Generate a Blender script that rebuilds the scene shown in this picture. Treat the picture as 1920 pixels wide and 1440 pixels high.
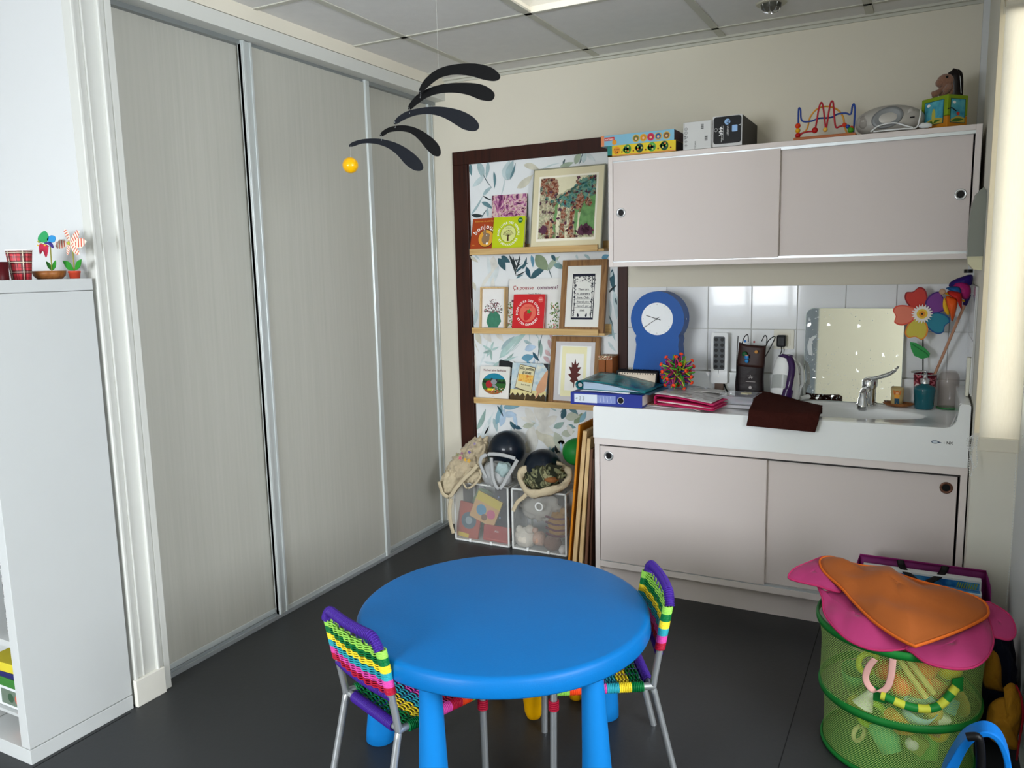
import bpy, math, random
from mathutils import Matrix, Vector, noise
random.seed(11)
for o in list(bpy.data.objects): bpy.data.objects.remove(o)
SC = bpy.context.scene; COL = SC.collection
PI = math.pi; sin, cos = math.sin, math.cos
V = Vector
# ---------------------------------------------------------------- camera
YAW, PITCH, ROLL, FPX, CAMZ = 0.48183668, -0.14333049, 0.0227484, 1483.96, 1.45
_f = V((-sin(YAW)*cos(PITCH), cos(YAW)*cos(PITCH), sin(PITCH)))
_r = V((cos(YAW), sin(YAW), 0)); _d = _f.cross(_r)
_r2 = cos(ROLL)*_r + sin(ROLL)*_d; _d2 = -sin(ROLL)*_r + cos(ROLL)*_d
cd = bpy.data.cameras.new('camera'); cam = bpy.data.objects.new('camera', cd); COL.objects.link(cam)
cd.sensor_width = 36; cd.lens = 36*FPX/1920; cd.clip_start = .02
cam.matrix_world = Matrix(((_r2.x, -_d2.x, -_f.x, 0), (_r2.y, -_d2.y, -_f.y, 0), (_r2.z, -_d2.z, -_f.z, CAMZ), (0, 0, 0, 1)))
SC.camera = cam
# ---------------------------------------------------------------- world, daylight, exposure
w = bpy.data.worlds.new('world'); SC.world = w; w.use_nodes = True
w.node_tree.nodes['Background'].inputs[0].default_value = (.75, .87, 1, 1)
w.node_tree.nodes['Background'].inputs[1].default_value = 5.0
vs = SC.view_settings; vs.view_transform = 'Standard'; vs.look = 'None'; vs.gamma = 1; vs.use_curve_mapping = False
vs.exposure = 0.5
def area(name, loc, target, sx, sy, power, col=(1, 1, 1)):
    l = bpy.data.lights.new(name, 'AREA'); l.shape = 'RECTANGLE'; l.size = sx; l.size_y = sy; l.energy = power; l.color = col
    o = bpy.data.objects.new(name, l); COL.objects.link(o); o.location = loc
    o.rotation_euler = (V(target)-V(loc)).to_track_quat('-Z', 'Y').to_euler()
    return o
area('daylight_rear_window', (-1.45, -2.42, 1.45), (-1.3, .0, -.8), 1.9, 1.4, 140, (.95, .975, 1))
area('daylight_side_window', (1.72, .8, 1.55), (-1.5, .9, .3), 1.9, 1.3, 58, (.97, .98, 1))
area('daylight_behind_blind', (.245, 3.5, 1.65), (.245, 3.0, 1.65), .14, 1.6, 9, (1, .98, .93))
# ---------------------------------------------------------------- helpers
def at(px, py, X=None, Y=None, Z=None):
    """point of the photo (1920x1440) on a plane of the room"""
    d = _r2*((px-960)/FPX) + _d2*((py-720)/FPX) + _f
    if Y is not None: t = Y/d.y
    elif X is not None: t = X/d.x
    else: t = (Z-CAMZ)/d.z
    return d*t + V((0, 0, CAMZ))
def lin(h):
    h = h.lstrip('#'); c = [int(h[i:i+2], 16)/255 for i in (0, 2, 4)]
    return tuple((x/12.92 if x <= .04045 else ((x+.055)/1.055)**2.4) for x in c)+(1,)
_mc = {}
def newmat(name):
    m = bpy.data.materials.new(name); m.use_nodes = True
    return m, m.node_tree.nodes, m.node_tree.links, m.node_tree.nodes['Principled BSDF']
def coord(N, L, scale=(1, 1, 1), kind='Object'):
    t = N.new('ShaderNodeTexCoord'); mp = N.new('ShaderNodeMapping'); mp.inputs['Scale'].default_value = scale
    L.new(t.outputs[kind], mp.inputs['Vector']); return mp.outputs[0]
def mix(N, L, fac, a, b):
    m = N.new('ShaderNodeMix'); m.data_type = 'RGBA'
    if fac is not None:
        if isinstance(fac, (int, float)): m.inputs[0].default_value = fac
        else: L.new(fac, m.inputs[0])
    for i, x in ((6, a), (7, b)):
        if isinstance(x, tuple): m.inputs[i].default_value = x
        else: L.new(x, m.inputs[i])
    return m.outputs[2]
def sh(c, k): return tuple(min(1, x*k) for x in c[:3])+(1,)
def C(h, rough=.5, metal=0, var=.06, scale=9, bump=0, spec=.22, bscale=None, trans=0, ior=1.45, alpha=1, coat=0, sheen=0, nm=None):
    """plain procedural material: base colour, slight mottling, optional bump"""
    k = (h, rough, metal, var, scale, bump, spec, bscale, trans, alpha, coat, sheen)
    if k in _mc: return _mc[k]
    m, N, L, b = newmat(nm or 'mat_'+h.lstrip('#')); c = lin(h)
    no = N.new('ShaderNodeTexNoise'); no.inputs['Scale'].default_value = scale; no.inputs['Detail'].default_value = 4
    L.new(coord(N, L), no.inputs['Vector'])
    L.new(mix(N, L, no.outputs[0], sh(c, 1-var), sh(c, 1+var)), b.inputs['Base Color'])
    b.inputs['Roughness'].default_value = rough; b.inputs['Metallic'].default_value = metal
    b.inputs['Specular IOR Level'].default_value = spec; b.inputs['IOR'].default_value = ior
    b.inputs['Transmission Weight'].default_value = trans; b.inputs['Alpha'].default_value = alpha
    b.inputs['Coat Weight'].default_value = coat; b.inputs['Sheen Weight'].default_value = sheen
    if bump:
        n2 = N.new('ShaderNodeTexNoise'); n2.inputs['Scale'].default_value = bscale or scale*4; n2.inputs['Detail'].default_value = 6
        L.new(coord(N, L), n2.inputs['Vector'])
        bp = N.new('ShaderNodeBump'); bp.inputs['Strength'].default_value = bump; bp.inputs['Distance'].default_value = .01
        L.new(n2.outputs[0], bp.inputs['Height']); L.new(bp.outputs[0], b.inputs['Normal'])
    _mc[k] = m; return m
def RAMP(name, stops, scale=(6, 6, 6), detail=5, rough=.6, kind='noise', dist=0, const=False, bump=0, lo=.3, hi=.7, uv='Object'):
    m, N, L, b = newmat(name)
    if kind == 'noise':
        t = N.new('ShaderNodeTexNoise'); t.inputs['Scale'].default_value = 1; t.inputs['Detail'].default_value = detail; t.inputs['Distortion'].default_value = dist
        out = t.outputs[0]
    elif kind == 'wave':
        t = N.new('ShaderNodeTexWave'); t.inputs['Scale'].default_value = 1; t.inputs['Distortion'].default_value = dist; t.inputs['Detail'].default_value = detail
        out = t.outputs[1]
    else:
        t = N.new('ShaderNodeTexVoronoi'); t.inputs['Scale'].default_value = 1; out = t.outputs[0]
    L.new(coord(N, L, scale, uv), t.inputs['Vector'])
    r = N.new('ShaderNodeValToRGB'); L.new(out, r.inputs[0]); e = r.color_ramp
    if const: e.interpolation = 'CONSTANT'
    n = len(stops)
    while len(e.elements) < n: e.elements.new(.5)
    for i, s in enumerate(stops):
        e.elements[i].position = lo+(hi-lo)*i/max(1, n-1); e.elements[i].color = lin(s)
    L.new(r.outputs[0], b.inputs['Base Color']); b.inputs['Roughness'].default_value = rough; b.inputs['Specular IOR Level'].default_value = .22
    if bump:
        bp = N.new('ShaderNodeBump'); bp.inputs['Strength'].default_value = bump; bp.inputs['Distance'].default_value = .005
        L.new(out, bp.inputs['Height']); L.new(bp.outputs[0], b.inputs['Normal'])
    return m
def NET(name, h, su, sv, hole=.25, rough=.6, haze=0.0, kind='UV'):
    """woven net: opaque threads with real see-through holes"""
    m, N, L, b = newmat(name); c = lin(h); b.inputs['Base Color'].default_value = c; b.inputs['Roughness'].default_value = rough
    v = coord(N, L, (su, sv, 1), kind); s = N.new('ShaderNodeSeparateXYZ'); L.new(v, s.inputs[0])
    def mth(op, a, bb=None):
        q = N.new('ShaderNodeMath'); q.operation = op
        for i, x in enumerate((a, bb)):
            if x is None: continue
            if isinstance(x, (int, float)): q.inputs[i].default_value = x
            else: L.new(x, q.inputs[i])
        return q.outputs[0]
    a = mth('ABSOLUTE', mth('SINE', mth('ADD', s.outputs[0], s.outputs[1]))); d = mth('ABSOLUTE', mth('SINE', mth('SUBTRACT', s.outputs[0], s.outputs[1])))
    mask = mth('LESS_THAN', mth('MULTIPLY', a, d), hole)
    tr = N.new('ShaderNodeBsdfTransparent'); mx = N.new('ShaderNodeMixShader')
    if haze: mask = mth('MAXIMUM', mask, haze)
    L.new(mask, mx.inputs[0]); L.new(tr.outputs[0], mx.inputs[1]); L.new(b.outputs[0], mx.inputs[2])
    L.new(mx.outputs[0], N['Material Output'].inputs['Surface']); return m

_W = {}
def tagp(o, label=None, cat=None, group=None, kind=None):
    for k, x in (('label', label), ('category', cat), ('group', group), ('kind', kind)):
        if x: o[k] = x
    return o
def thing(name, label, cat, loc=(0, 0, 0), rz=0, rx=0, ry=0, group=None, kind=None, order='XYZ'):
    o = bpy.data.objects.new(name, None); o.empty_display_size = .02; COL.objects.link(o)
    o.location = loc; o.rotation_euler = (rx, ry, rz)
    _W[o] = Matrix.Translation(V(loc)) @ o.rotation_euler.to_matrix().to_4x4()
    return tagp(o, label, cat, group, kind)
_tx = {}
def textgeo(body, bold=False, shear=0):
    k = (body, bold, shear)
    if k not in _tx:
        cu = bpy.data.curves.new('t', 'FONT'); cu.body = body; cu.size = 1; cu.resolution_u = 2; cu.shear = shear
        if bold: cu.offset = .018
        cu.align_x = 'CENTER'
        o = bpy.data.objects.new('t', cu); COL.objects.link(o)
        dg = bpy.context.evaluated_depsgraph_get(); ev = o.evaluated_get(dg); me = ev.to_mesh()
        _tx[k] = ([tuple(v.co) for v in me.vertices], [tuple(p.vertices) for p in me.polygons])
        ev.to_mesh_clear(); bpy.data.objects.remove(o); bpy.data.curves.remove(cu)
    return _tx[k]
class MB:
    def __init__(s): s.v = []; s.f = []; s.m = []; s.sm = []; s.mats = []; s.uv = []; s.M = Matrix()
    def mi(s, mat):
        if mat not in s.mats: s.mats.append(mat)
        return s.mats.index(mat)
    def add(s, vs, fs, mat, smooth=False, uvs=None):
        b = len(s.v); s.v += [s.M @ V(p) for p in vs]; s.uv += uvs or [(0, 0)]*len(vs)
        i = s.mi(mat)
        for f in fs: s.f.append([b+k for k in f]); s.m.append(i); s.sm.append(smooth)
        return s
    def box(s, c, d, mat, R=None):
        c = V(c); x, y, z = d[0]/2, d[1]/2, d[2]/2
        vs = [V((a*x, b*y, e*z)) for a in (-1, 1) for b in (-1, 1) for e in (-1, 1)]
        if R: vs = [R @ v for v in vs]
        return s.add([v+c for v in vs], [(0, 1, 3, 2), (4, 6, 7, 5), (0, 4, 5, 1), (2, 3, 7, 6), (0, 2, 6, 4), (1, 5, 7, 3)], mat)
    def bb(s, a, b, mat):
        return s.box([(p+q)/2 for p, q in zip(a, b)], [abs(q-p) for p, q in zip(a, b)], mat)
    def loft(s, rings, mat, caps=True, smooth=True, closed=False, uv=False):
        n = len(rings[0]); vs = [p for r in rings for p in r]; fs = []; m = len(rings)
        for i in range(m if closed else m-1):
            for j in range(n):
                a = i*n+j; b = i*n+(j+1) % n; i2 = (i+1) % m
                fs.append((a, b, i2*n+(j+1) % n, i2*n+j))
        s.add(vs, fs, mat, smooth)
        if caps and not closed:
            s.add(rings[0], [tuple(range(n))[::-1]], mat); s.add(rings[-1], [tuple(range(n))], mat)
        return s
    def cyl(s, p0, p1, r0, mat, r1=None, n=20, caps=True):
        p0, p1 = V(p0), V(p1); r1 = r0 if r1 is None else r1
        z = (p1-p0).normalized(); x = z.orthogonal().normalized(); y = z.cross(x)
        R = [[p+x*r*cos(2*PI*i/n)+y*r*sin(2*PI*i/n) for i in range(n)] for p, r in ((p0, r0), (p1, r1))]
        return s.loft(R, mat, caps)
    def lathe(s, prof, mat, c=(0, 0, 0), n=28, sx=1, sy=1, caps=True, R=None):
        c = V(c); rings = []
        for r, z in prof:
            ring = [V((r*sx*cos(2*PI*i/n), r*sy*sin(2*PI*i/n), z)) for i in range(n)]
            rings.append([(R @ p if R else p)+c for p in ring])
        return s.loft(rings, mat, caps)
    def tube(s, path, r, mat, n=8, closed=False, caps=True, flat=None):
        P = [V(p) for p in path]; m = len(P); rings = []; pn = None
        for i in range(m):
            if closed: t = (P[(i+1) % m]-P[i-1])
            else: t = P[min(i+1, m-1)]-P[max(i-1, 0)]
            t = t.normalized() if t.length > 1e-9 else V((0, 0, 1))
            if pn is None: pn = (V(flat)-t*t.dot(V(flat))).normalized() if flat else t.orthogonal().normalized()
            if flat: q = V(flat); pn2 = q-t*q.dot(t)
            else: pn2 = pn-t*pn.dot(t)
            pn = pn2.normalized() if pn2.length > 1e-6 else pn
            bi = t.cross(pn); rr = r[i] if isinstance(r, list) else r
            ra, rb = rr if isinstance(rr, tuple) else (rr, rr)
            rings.append([P[i]+pn*ra*cos(2*PI*k/n)+bi*rb*sin(2*PI*k/n) for k in range(n)])
        return s.loft(rings, mat, caps, True, closed)
    def sph(s, c, r, mat, n=20, R=None):
        r = (r, r, r) if isinstance(r, (int, float)) else r; m = n//2; rings = []
        for i in range(m+1):
            a = -PI/2+PI*i/m; a = max(min(a, PI/2-.001), -PI/2+.001)
            ring = [V((r[0]*cos(a)*cos(2*PI*k/n), r[1]*cos(a)*sin(2*PI*k/n), r[2]*sin(a))) for k in range(n)]
            rings.append([(R @ p if R else p)+V(c) for p in ring])
        return s.loft(rings, mat, True)
    def blob(s, c, r, mat, n=36, amp=.18, fr=2.5, seed=0, R=None, flatten=0, crease=.0):
        m = n//2; rings = []; sd = V((seed*7.3, seed*3.1, seed*1.7))
        for i in range(m+1):
            a = -PI/2+PI*i/m; a = max(min(a, PI/2-.001), -PI/2+.001); ring = []
            for k in range(n):
                d = V((cos(a)*cos(2*PI*k/n), cos(a)*sin(2*PI*k/n), sin(a)))
                q = 1+amp*noise.noise(d*fr+sd)+crease*(abs(noise.noise(d*fr*2.3+sd))-.2)
                p = V((d.x*r[0]*q, d.y*r[1]*q, d.z*r[2]*q))
                if flatten and p.z < -r[2]*flatten: p.z = -r[2]*flatten
                ring.append((R @ p if R else p)+V(c))
            rings.append(ring)
        return s.loft(rings, mat, True)
    def grid(s, fn, nu, nv, mat, smooth=True):
        vs = []; uvs = []
        for j in range(nv+1):
            for i in range(nu+1):
                vs.append(fn(i/nu, j/nv)); uvs.append((i/nu, j/nv))
        fs = [(j*(nu+1)+i, j*(nu+1)+i+1, (j+1)*(nu+1)+i+1, (j+1)*(nu+1)+i) for j in range(nv) for i in range(nu)]
        return s.add(vs, fs, mat, smooth, uvs)
    def prism(s, pts, o, U, Vv, th, mat, smooth=False):
        """outline pts (u,v) on plane o,U,V; thickness th against U x V"""
        o, U, Vv = V(o), V(U), V(Vv); Nn = U.cross(Vv).normalized(); n = len(pts)
        ar = sum(pts[i-1][0]*pts[i][1]-pts[i][0]*pts[i-1][1] for i in range(n))
        if ar < 0: pts = pts[::-1]
        a = [o+U*p[0]+Vv*p[1] for p in pts]; b = [p-Nn*th for p in a]
        s.add(a, [tuple(range(n))], mat); s.add(b, [tuple(range(n))[::-1]], mat)
        return s.add(a+b, [(i, i+n, (i+1) % n+n, (i+1) % n) for i in range(n)], mat, smooth)
    def build(s, name, parent=None, world=False, bevel=0, seg=2, solid=0, label=None, cat=None, group=None, kind=None, sub=0, off=0):
        me = bpy.data.meshes.new(name); vs = s.v
        if parent is not None and world:
            I = _W[parent].inverted(); vs = [I @ v for v in vs]
        me.from_pydata([tuple(v) for v in vs], [], s.f)
        for m in s.mats: me.materials.append(m)
        me.polygons.foreach_set('material_index', s.m); me.polygons.foreach_set('use_smooth', s.sm)
        ul = me.uv_layers.new(name='UVMap'); uv = s.uv
        for lp in me.loops: ul.data[lp.index].uv = uv[lp.vertex_index]
        me.update()
        o = bpy.data.objects.new(name, me); COL.objects.link(o)
        if parent is not None: o.parent = parent; _W[o] = _W[parent]
        else: _W[o] = Matrix()
        if solid:
            q = o.modifiers.new('solid', 'SOLIDIFY'); q.thickness = solid; q.offset = off
        if sub:
            q = o.modifiers.new('sub', 'SUBSURF'); q.levels = sub; q.render_levels = sub
        if bevel:
            q = o.modifiers.new('bevel', 'BEVEL'); q.width = bevel; q.segments = seg; q.limit_method = 'ANGLE'; q.angle_limit = .7; q.harden_normals = False
        return tagp(o, label, cat, group, kind)
def setorigin(o, loc):
    """move a top-level mesh's origin to loc without moving its geometry"""
    o.data.transform(Matrix.Translation(-V(loc))); o.location = loc; return o
class D:
    """flat printing on a face: origin o, axes U,V, seen from U x V"""
    def __init__(s, mb, o, U, Vv, step=.0004):
        s.mb = mb; s.o = V(o); s.U = V(U); s.V = V(Vv); s.N = s.U.cross(s.V).normalized(); s.st = step; s.l = 1
    def P(s, u, v, l=None): return s.o+s.U*u+s.V*v+s.N*s.st*(s.l if l is None else l)
    def poly(s, pts, mat, l=None):
        n = len(pts); ar = sum(pts[i-1][0]*pts[i][1]-pts[i][0]*pts[i-1][1] for i in range(n))
        if ar < 0: pts = pts[::-1]
        s.mb.add([s.P(u, v, l) for u, v in pts], [tuple(range(n))], mat); return s
    def rect(s, a, b, c, d, mat, l=None): return s.poly([(a, b), (c, b), (c, d), (a, d)], mat, l)
    def disc(s, cx, cy, r, mat, ry=None, l=None, n=28, a0=0):
        ry = ry or r; return s.poly([(cx+r*cos(2*PI*i/n+a0), cy+ry*sin(2*PI*i/n+a0)) for i in range(n)], mat, l)
    def ring(s, cx, cy, r, t, mat, l=None, n=32, a0=0, a1=2*PI):
        for i in range(n):
            a, b = a0+(a1-a0)*i/n, a0+(a1-a0)*(i+1)/n
            s.poly([(cx+r*cos(a), cy+r*sin(a)), (cx+r*cos(b), cy+r*sin(b)), (cx+(r-t)*cos(b), cy+(r-t)*sin(b)), (cx+(r-t)*cos(a), cy+(r-t)*sin(a))], mat, l)
        return s
    def line(s, pts, w, mat, l=None):
        for (a, b), (c, d) in zip(pts, pts[1:]):
            dx, dy = c-a, d-b; q = math.hypot(dx, dy) or 1; nx, ny = -dy/q*w/2, dx/q*w/2
            s.poly([(a+nx, b+ny), (c+nx, d+ny), (c-nx, d-ny), (a-nx, b-ny)], mat, l)
        return s
    def leaf(s, a, b, c, d, w, mat, l=None, n=7, bend=0):
        dx, dy = c-a, d-b; q = math.hypot(dx, dy) or 1; nx, ny = -dy/q, dx/q; L1 = []; L2 = []
        for i in range(n+1):
            t = i/n; h = w/2*sin(PI*t**.8)*(1 if 0 < i < n else 0); k = bend*sin(PI*t)*q
            L1.append((a+dx*t+nx*(h+k), b+dy*t+ny*(h+k)))
            if 0 < i < n: L2.append((a+dx*t-nx*(h-k), b+dy*t-ny*(h-k)))
        return s.poly(L1+L2[::-1], mat, l)
    def text(s, body, cx, cy, size, mat, rot=0, bold=False, l=None, sx=1, shear=0):
        vs, fs = textgeo(body, bold, shear); cr, sr = cos(rot), sin(rot); o = []
        for x, y, z in vs:
            x, y = x*size*sx, y*size; o.append(s.P(cx+x*cr-y*sr, cy+x*sr+y*cr, l))
        s.mb.add(o, fs, mat); return s
    def arc(s, body, cx, cy, r, size, mat, mid=PI/2, bold=True, inside=False, l=None, sp=.74):
        ws = []
        for ch in body:
            vs = textgeo(ch, bold)[0] if ch != ' ' else []
            ws.append(((max(v[0] for v in vs)-min(v[0] for v in vs)) if vs else .30)+.09)
        tot = sum(ws); acc = 0
        for ch, w_ in zip(body, ws):
            k = (acc+w_/2-tot/2)*size/r; acc += w_
            if ch == ' ': continue
            if inside: a = mid+k; s.text(ch, cx+r*cos(a), cy+r*sin(a), size, mat, a+PI/2, bold, l)
            else: a = mid-k; s.text(ch, cx+r*cos(a), cy+r*sin(a), size, mat, a-PI/2, bold, l)
        return s
def copytree(o, parent=None):
    c = o.copy(); COL.objects.link(c)
    if parent is not None: c.parent = parent
    for ch in [x for x in list(bpy.data.objects) if x.parent == o]: copytree(ch, c)
    return c
def smoothpath(pts, n=6, closed=False):
    P = [V(p) for p in pts]; out = []; m = len(P)
    for i in range(m if closed else m-1):
        if closed: a, b, c, d = P[i-1], P[i], P[(i+1) % m], P[(i+2) % m]
        else: a, b, c, d = P[max(i-1, 0)], P[i], P[i+1], P[min(i+2, m-1)]
        for k in range(n):
            t = k/n; out.append(.5*((2*b)+(c-a)*t+(2*a-5*b+4*c-d)*t*t+(3*b-a-3*c+d)*t**3))
    if not closed: out.append(P[-1])
    return out
def sm2(pts, n=5, closed=True): return [(p.x, p.y) for p in smoothpath([(a, b, 0) for a, b in pts], n, closed)]
def rrect(w, h, r, n=5):
    o = []
    for cx, cy, a0 in ((w-r, r, -PI/2), (w-r, h-r, 0), (r, h-r, PI/2), (r, r, PI)):
        for i in range(n+1):
            a = a0+PI/2*i/n; o.append((cx+r*cos(a), cy+r*sin(a)))
    return o
# common materials
WHITE = C('#e9ebe9', .35, var=.02); CREAM = C('#dcd6c4', .7, var=.03, scale=3)
BLACK = C('#0c0c0e', .4); CHROME = C('#d6d8da', .12, 1, var=.02); ALU = C('#c3c8ca', .38, .75, var=.04)
OAK = RAMP('oak', ['#b8945f', '#c9a873', '#bd9b66'], (3, 60, 60), 4, .5, lo=.35, hi=.65, bump=.05)
OAKZ = RAMP('oak_vertical', ['#b89765', '#d0b285', '#c0a070'], (50, 50, 4), 4, .5, lo=.35, hi=.65, bump=.05)
WALNUT = RAMP('walnut', ['#6b4a2c', '#8f6a42', '#7a5635'], (60, 30, 5), 5, .45, dist=.6, lo=.3, hi=.7, bump=.04)
PAPER = C('#ece9e2', .8, var=.02)
# ================================================================ THE SETTING
H = 2.46; BY = 3.76; S = 'structure'
wallm = C('#d6d0c0', .85, var=.03, scale=1.5, bump=.05, bscale=160, nm='painted_wall')
wallw = C('#cfd1d1', .7, var=.02, scale=2, bump=.03, bscale=150, nm='white_wall')
# floor
m, N, L, b = newmat('dark_vinyl_floor')
n1 = N.new('ShaderNodeTexNoise'); n1.inputs['Scale'].default_value = 2.2; n1.inputs['Detail'].default_value = 8; L.new(coord(N, L), n1.inputs['Vector'])
n2 = N.new('ShaderNodeTexNoise'); n2.inputs['Scale'].default_value = 60; n2.inputs['Detail'].default_value = 5; L.new(coord(N, L), n2.inputs['Vector'])
c1 = mix(N, L, n1.outputs[0], lin('#191b1d'), lin('#323436')); c2 = mix(N, L, n2.outputs[0], c1, lin('#2b2d2f'))
L.new(c2, b.inputs['Base Color']); b.inputs['Roughness'].default_value = .42; b.inputs['Specular IOR Level'].default_value = .35
bp = N.new('ShaderNodeBump'); bp.inputs['Strength'].default_value = .08; bp.inputs['Distance'].default_value = .004; L.new(n2.outputs[0], bp.inputs['Height']); L.new(bp.outputs[0], b.inputs['Normal'])
FLOOR = m
mb = MB(); mb.bb((-4.75, -2.65, -.1), (1.95, 3.95, 0), FLOOR)
seam = C('#17181a', .6)
mb.bb((-.318, -2, .0001), (-.315, 3.25, .0006), seam); mb.bb((-2.318, -2, .0001), (-2.315, 1.6, .0006), seam)
mb.build('floor', kind=S)
# ceiling: 600 mm lay-in tiles in a grey grid
tile = C('#dcdbd8', .9, var=.05, scale=25, bump=.1, bscale=220, nm='mineral_ceiling_tile'); tbar = C('#bfbeb2', .6)
mb = MB(); X0, Y0 = -1.457, 3.60
hole = (X0, Y0-1.2, X0+.6, Y0-.6)
xs = [X0+.6*k for k in range(-6, 6)]; ys = [Y0+.6-.6*k for k in range(0, 12)]
for i in range(len(xs)-1):
    for j in range(len(ys)-1):
        x0, x1, y1, y0 = xs[i], xs[i+1], ys[j], ys[j+1]
        if abs(x0-hole[0]) < .01 and abs(y0-hole[1]) < .01: continue
        if x0 > 1.9 or y0 > 3.8: continue
        mb.bb((x0+.012, max(y0+.012, -2.6), H), (x1-.012, min(y1-.012, 3.78), H+.02), tile)
mb.bb((-4.9, -2.65, H+.17), (2.0, 3.95, H+.2), tile)
ce = mb.build('ceiling', kind=S)
mb = MB()
for x in xs: mb.bb((x-.016, -2.6, H-.004), (x+.016, 3.76, H+.004), tbar)
for y in ys:
    if y < 3.7: mb.bb((-4.7, y-.011, H-.004), (1.9, y+.011, H+.003), tbar)
mb.bb((-2.33, 3.735, H-.01), (.17, 3.76, H+.004), tbar); mb.bb((-2.33, 3.752, H-.022), (.17, 3.76, H-.01), tbar)
mb.build('ceiling_grid', parent=ce)
# back wall
mb = MB(); mb.bb((-2.6, BY, 0), (-2.29, BY+.12, 2.6), wallm); mb.bb((-2.29, BY, 2.08), (-1.306, BY+.12, 2.6), wallm)
mb.bb((-1.306, BY, 0), (.35, BY+.12, 2.6), wallm); mb.build('wall_back', kind=S)
# glazed wall tiles above the sink (surface of the wall)
tm = C('#e4e6e8', .12, var=.02, coat=.3, nm='glazed_tile'); gr = C('#c9c9c6', .8)
mb = MB(); mb.bb((-1.306, BY-.006, .95), (.17, BY-.0005, 1.352), gr); mb.build('trim_3', kind=S)
mb = MB()
for zi in range(2):
    z1 = 1.352-.2*zi; z0 = z1-.197
    for k in range(9):
        a = -1.506+.2*k+.0; a0, a1 = max(a, -1.304), min(a+.197, .166)
        if a1 > a0: mb.bb((a0, BY-.011, z0), (a1, BY-.006, z1), tm)
for zi in range(2):
    z1 = 1.352-.2*zi; z0 = z1-.197
    for k in range(2): mb.bb((.161, 3.749-.2*(k+1)+.003, z0), (.1685, 3.749-.2*k, z1), tm)
mb.bb((.163, 3.33, .95), (.1695, 3.75, 1.352), gr)
mb.build('trim_4', kind=S, bevel=.0015)
# right side: pier beside the sink, window reveal, side wall
mb = MB(); mb.bb((.17, 3.12, 0), (.2, BY+.1, 2.6), wallw); mb.bb((.2, 3.12, 0), (.305, 3.22, .86), wallw); mb.bb((.2, 3.12, 2.42), (.305, 3.22, 2.6), wallw); mb.bb((.288, 3.12, .86), (.305, 3.22, 2.42), wallw); mb.mats = [C('#dddace', .7, var=.02, nm='cream_wall')]; mb.build('wall_right', kind=S)
mb = MB(); mb.bb((.2, 3.17, .86), (.212, 3.2, 2.42), wallw); mb.bb((.276, 3.17, .86), (.288, 3.2, 2.42), wallw); mb.bb((.212, 3.17, .86), (.276, 3.2, .89), wallw); mb.build('window_3', kind=S)
mb = MB(); mb.bb((.305, 2.1, 0), (.45, 3.3, 2.6), wallw); mb.bb((.305, 2.1, 0), (1.95, 2.25, 2.6), wallw); mb.build('wall_right_side', kind=S)
mb = MB(); mb.bb((.148, 3.72, 1.352), (.17, BY, 2.46), wallw); mb.build('trim_7', kind=S)
mb = MB(); mb.bb((.17, 3.095, .86), (.19, 3.12, 2.42), C('#d8cfb8', .5)); mb.bb((.17, 3.095, 2.4), (.3, 3.12, 2.43), C('#d8cfb8', .5)); mb.build('trim_8', kind=S)
# left: end wall beside the wardrobe and its boxed-in casing
mb = MB(); mb.bb((-4.75, 1.635, 0), (-2.37, 1.78, 2.6), wallw); mb.build('wall_left', kind=S)
cs = C('#cccdc7', .5, var=.02, nm='gloss_white_paint')
mb = MB(); mb.bb((-2.38, 1.6355, 0), (-2.335, 1.777, 2.36), cs)
for y0, y1, d in ((1.6355, 1.648, .008), (1.668, 1.676, .006), (1.722, 1.732, .012), (1.752, 1.777, .005)): mb.bb((-2.34, y0, .0), (-2.335+d, y1, 2.36), cs)
mb.build('trim_1', kind=S, bevel=.003)
mb = MB(); mb.bb((-2.335, 1.63, 0), (-2.318, 1.745, .095), C('#dcdad0', .6)); mb.build('baseboard_left', kind=S, bevel=.002)
mb = MB(); mb.bb((-2.46, 1.77, 2.352), (-2.33, 3.76, 2.405), cs); mb.bb((-2.46, 1.77, 2.407), (-2.328, 3.76, 2.46), C('#dcd6c6', .6, var=.05, scale=5))
mb.bb((-2.46, -.0+1.6355, 2.36), (-2.33, 1.77, 2.46), cs)
mb.build('trim_2', kind=S)
tk = C('#b9bfc2', .35, .6)
mb = MB(); mb.bb((-2.47, 1.777, 0), (-2.383, 3.76, .006), tk)
for x in (-2.383, -2.405, -2.43, -2.455): mb.bb((x-.004, 1.777, .0), (x, 3.76, .016), tk)
mb.build('trim_5', kind=S)
mb = MB(); mb.bb((-2.47, 1.777, 2.335), (-2.395, 3.76, 2.352), C('#8f9494', .4, .5)); mb.build('trim_6', kind=S)
mb = MB(); mb.bb((-2.62, 1.64, 0), (-2.5, 3.9, 2.6), wallw); mb.build('wall_left_closet', kind=S)
# sliding wardrobe doors
m, N, L, b = newmat('whitewashed_wood_laminate')
v = coord(N, L, (60, 60, 1.4)); n1 = N.new('ShaderNodeTexNoise'); n1.inputs['Scale'].default_value = 1.6; n1.inputs['Detail'].default_value = 6; L.new(v, n1.inputs['Vector'])
v2 = coord(N, L, (9, 9, .25)); n2 = N.new('ShaderNodeTexNoise'); n2.inputs['Scale'].default_value = 1; n2.inputs['Detail'].default_value = 3; L.new(v2, n2.inputs['Vector'])
r1 = N.new('ShaderNodeValToRGB'); r1.color_ramp.elements[0].position = .2; r1.color_ramp.elements[1].position = .8
r1.color_ramp.elements[0].color = lin('#a5a59b'); r1.color_ramp.elements[1].color = lin('#b8b7ae'); L.new(n1.outputs[0], r1.inputs[0])
c2 = mix(N, L, n2.outputs[0], r1.outputs[0], lin('#b0afa5')); L.new(c2, b.inputs['Base Color']); b.inputs['Roughness'].default_value = .5
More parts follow.
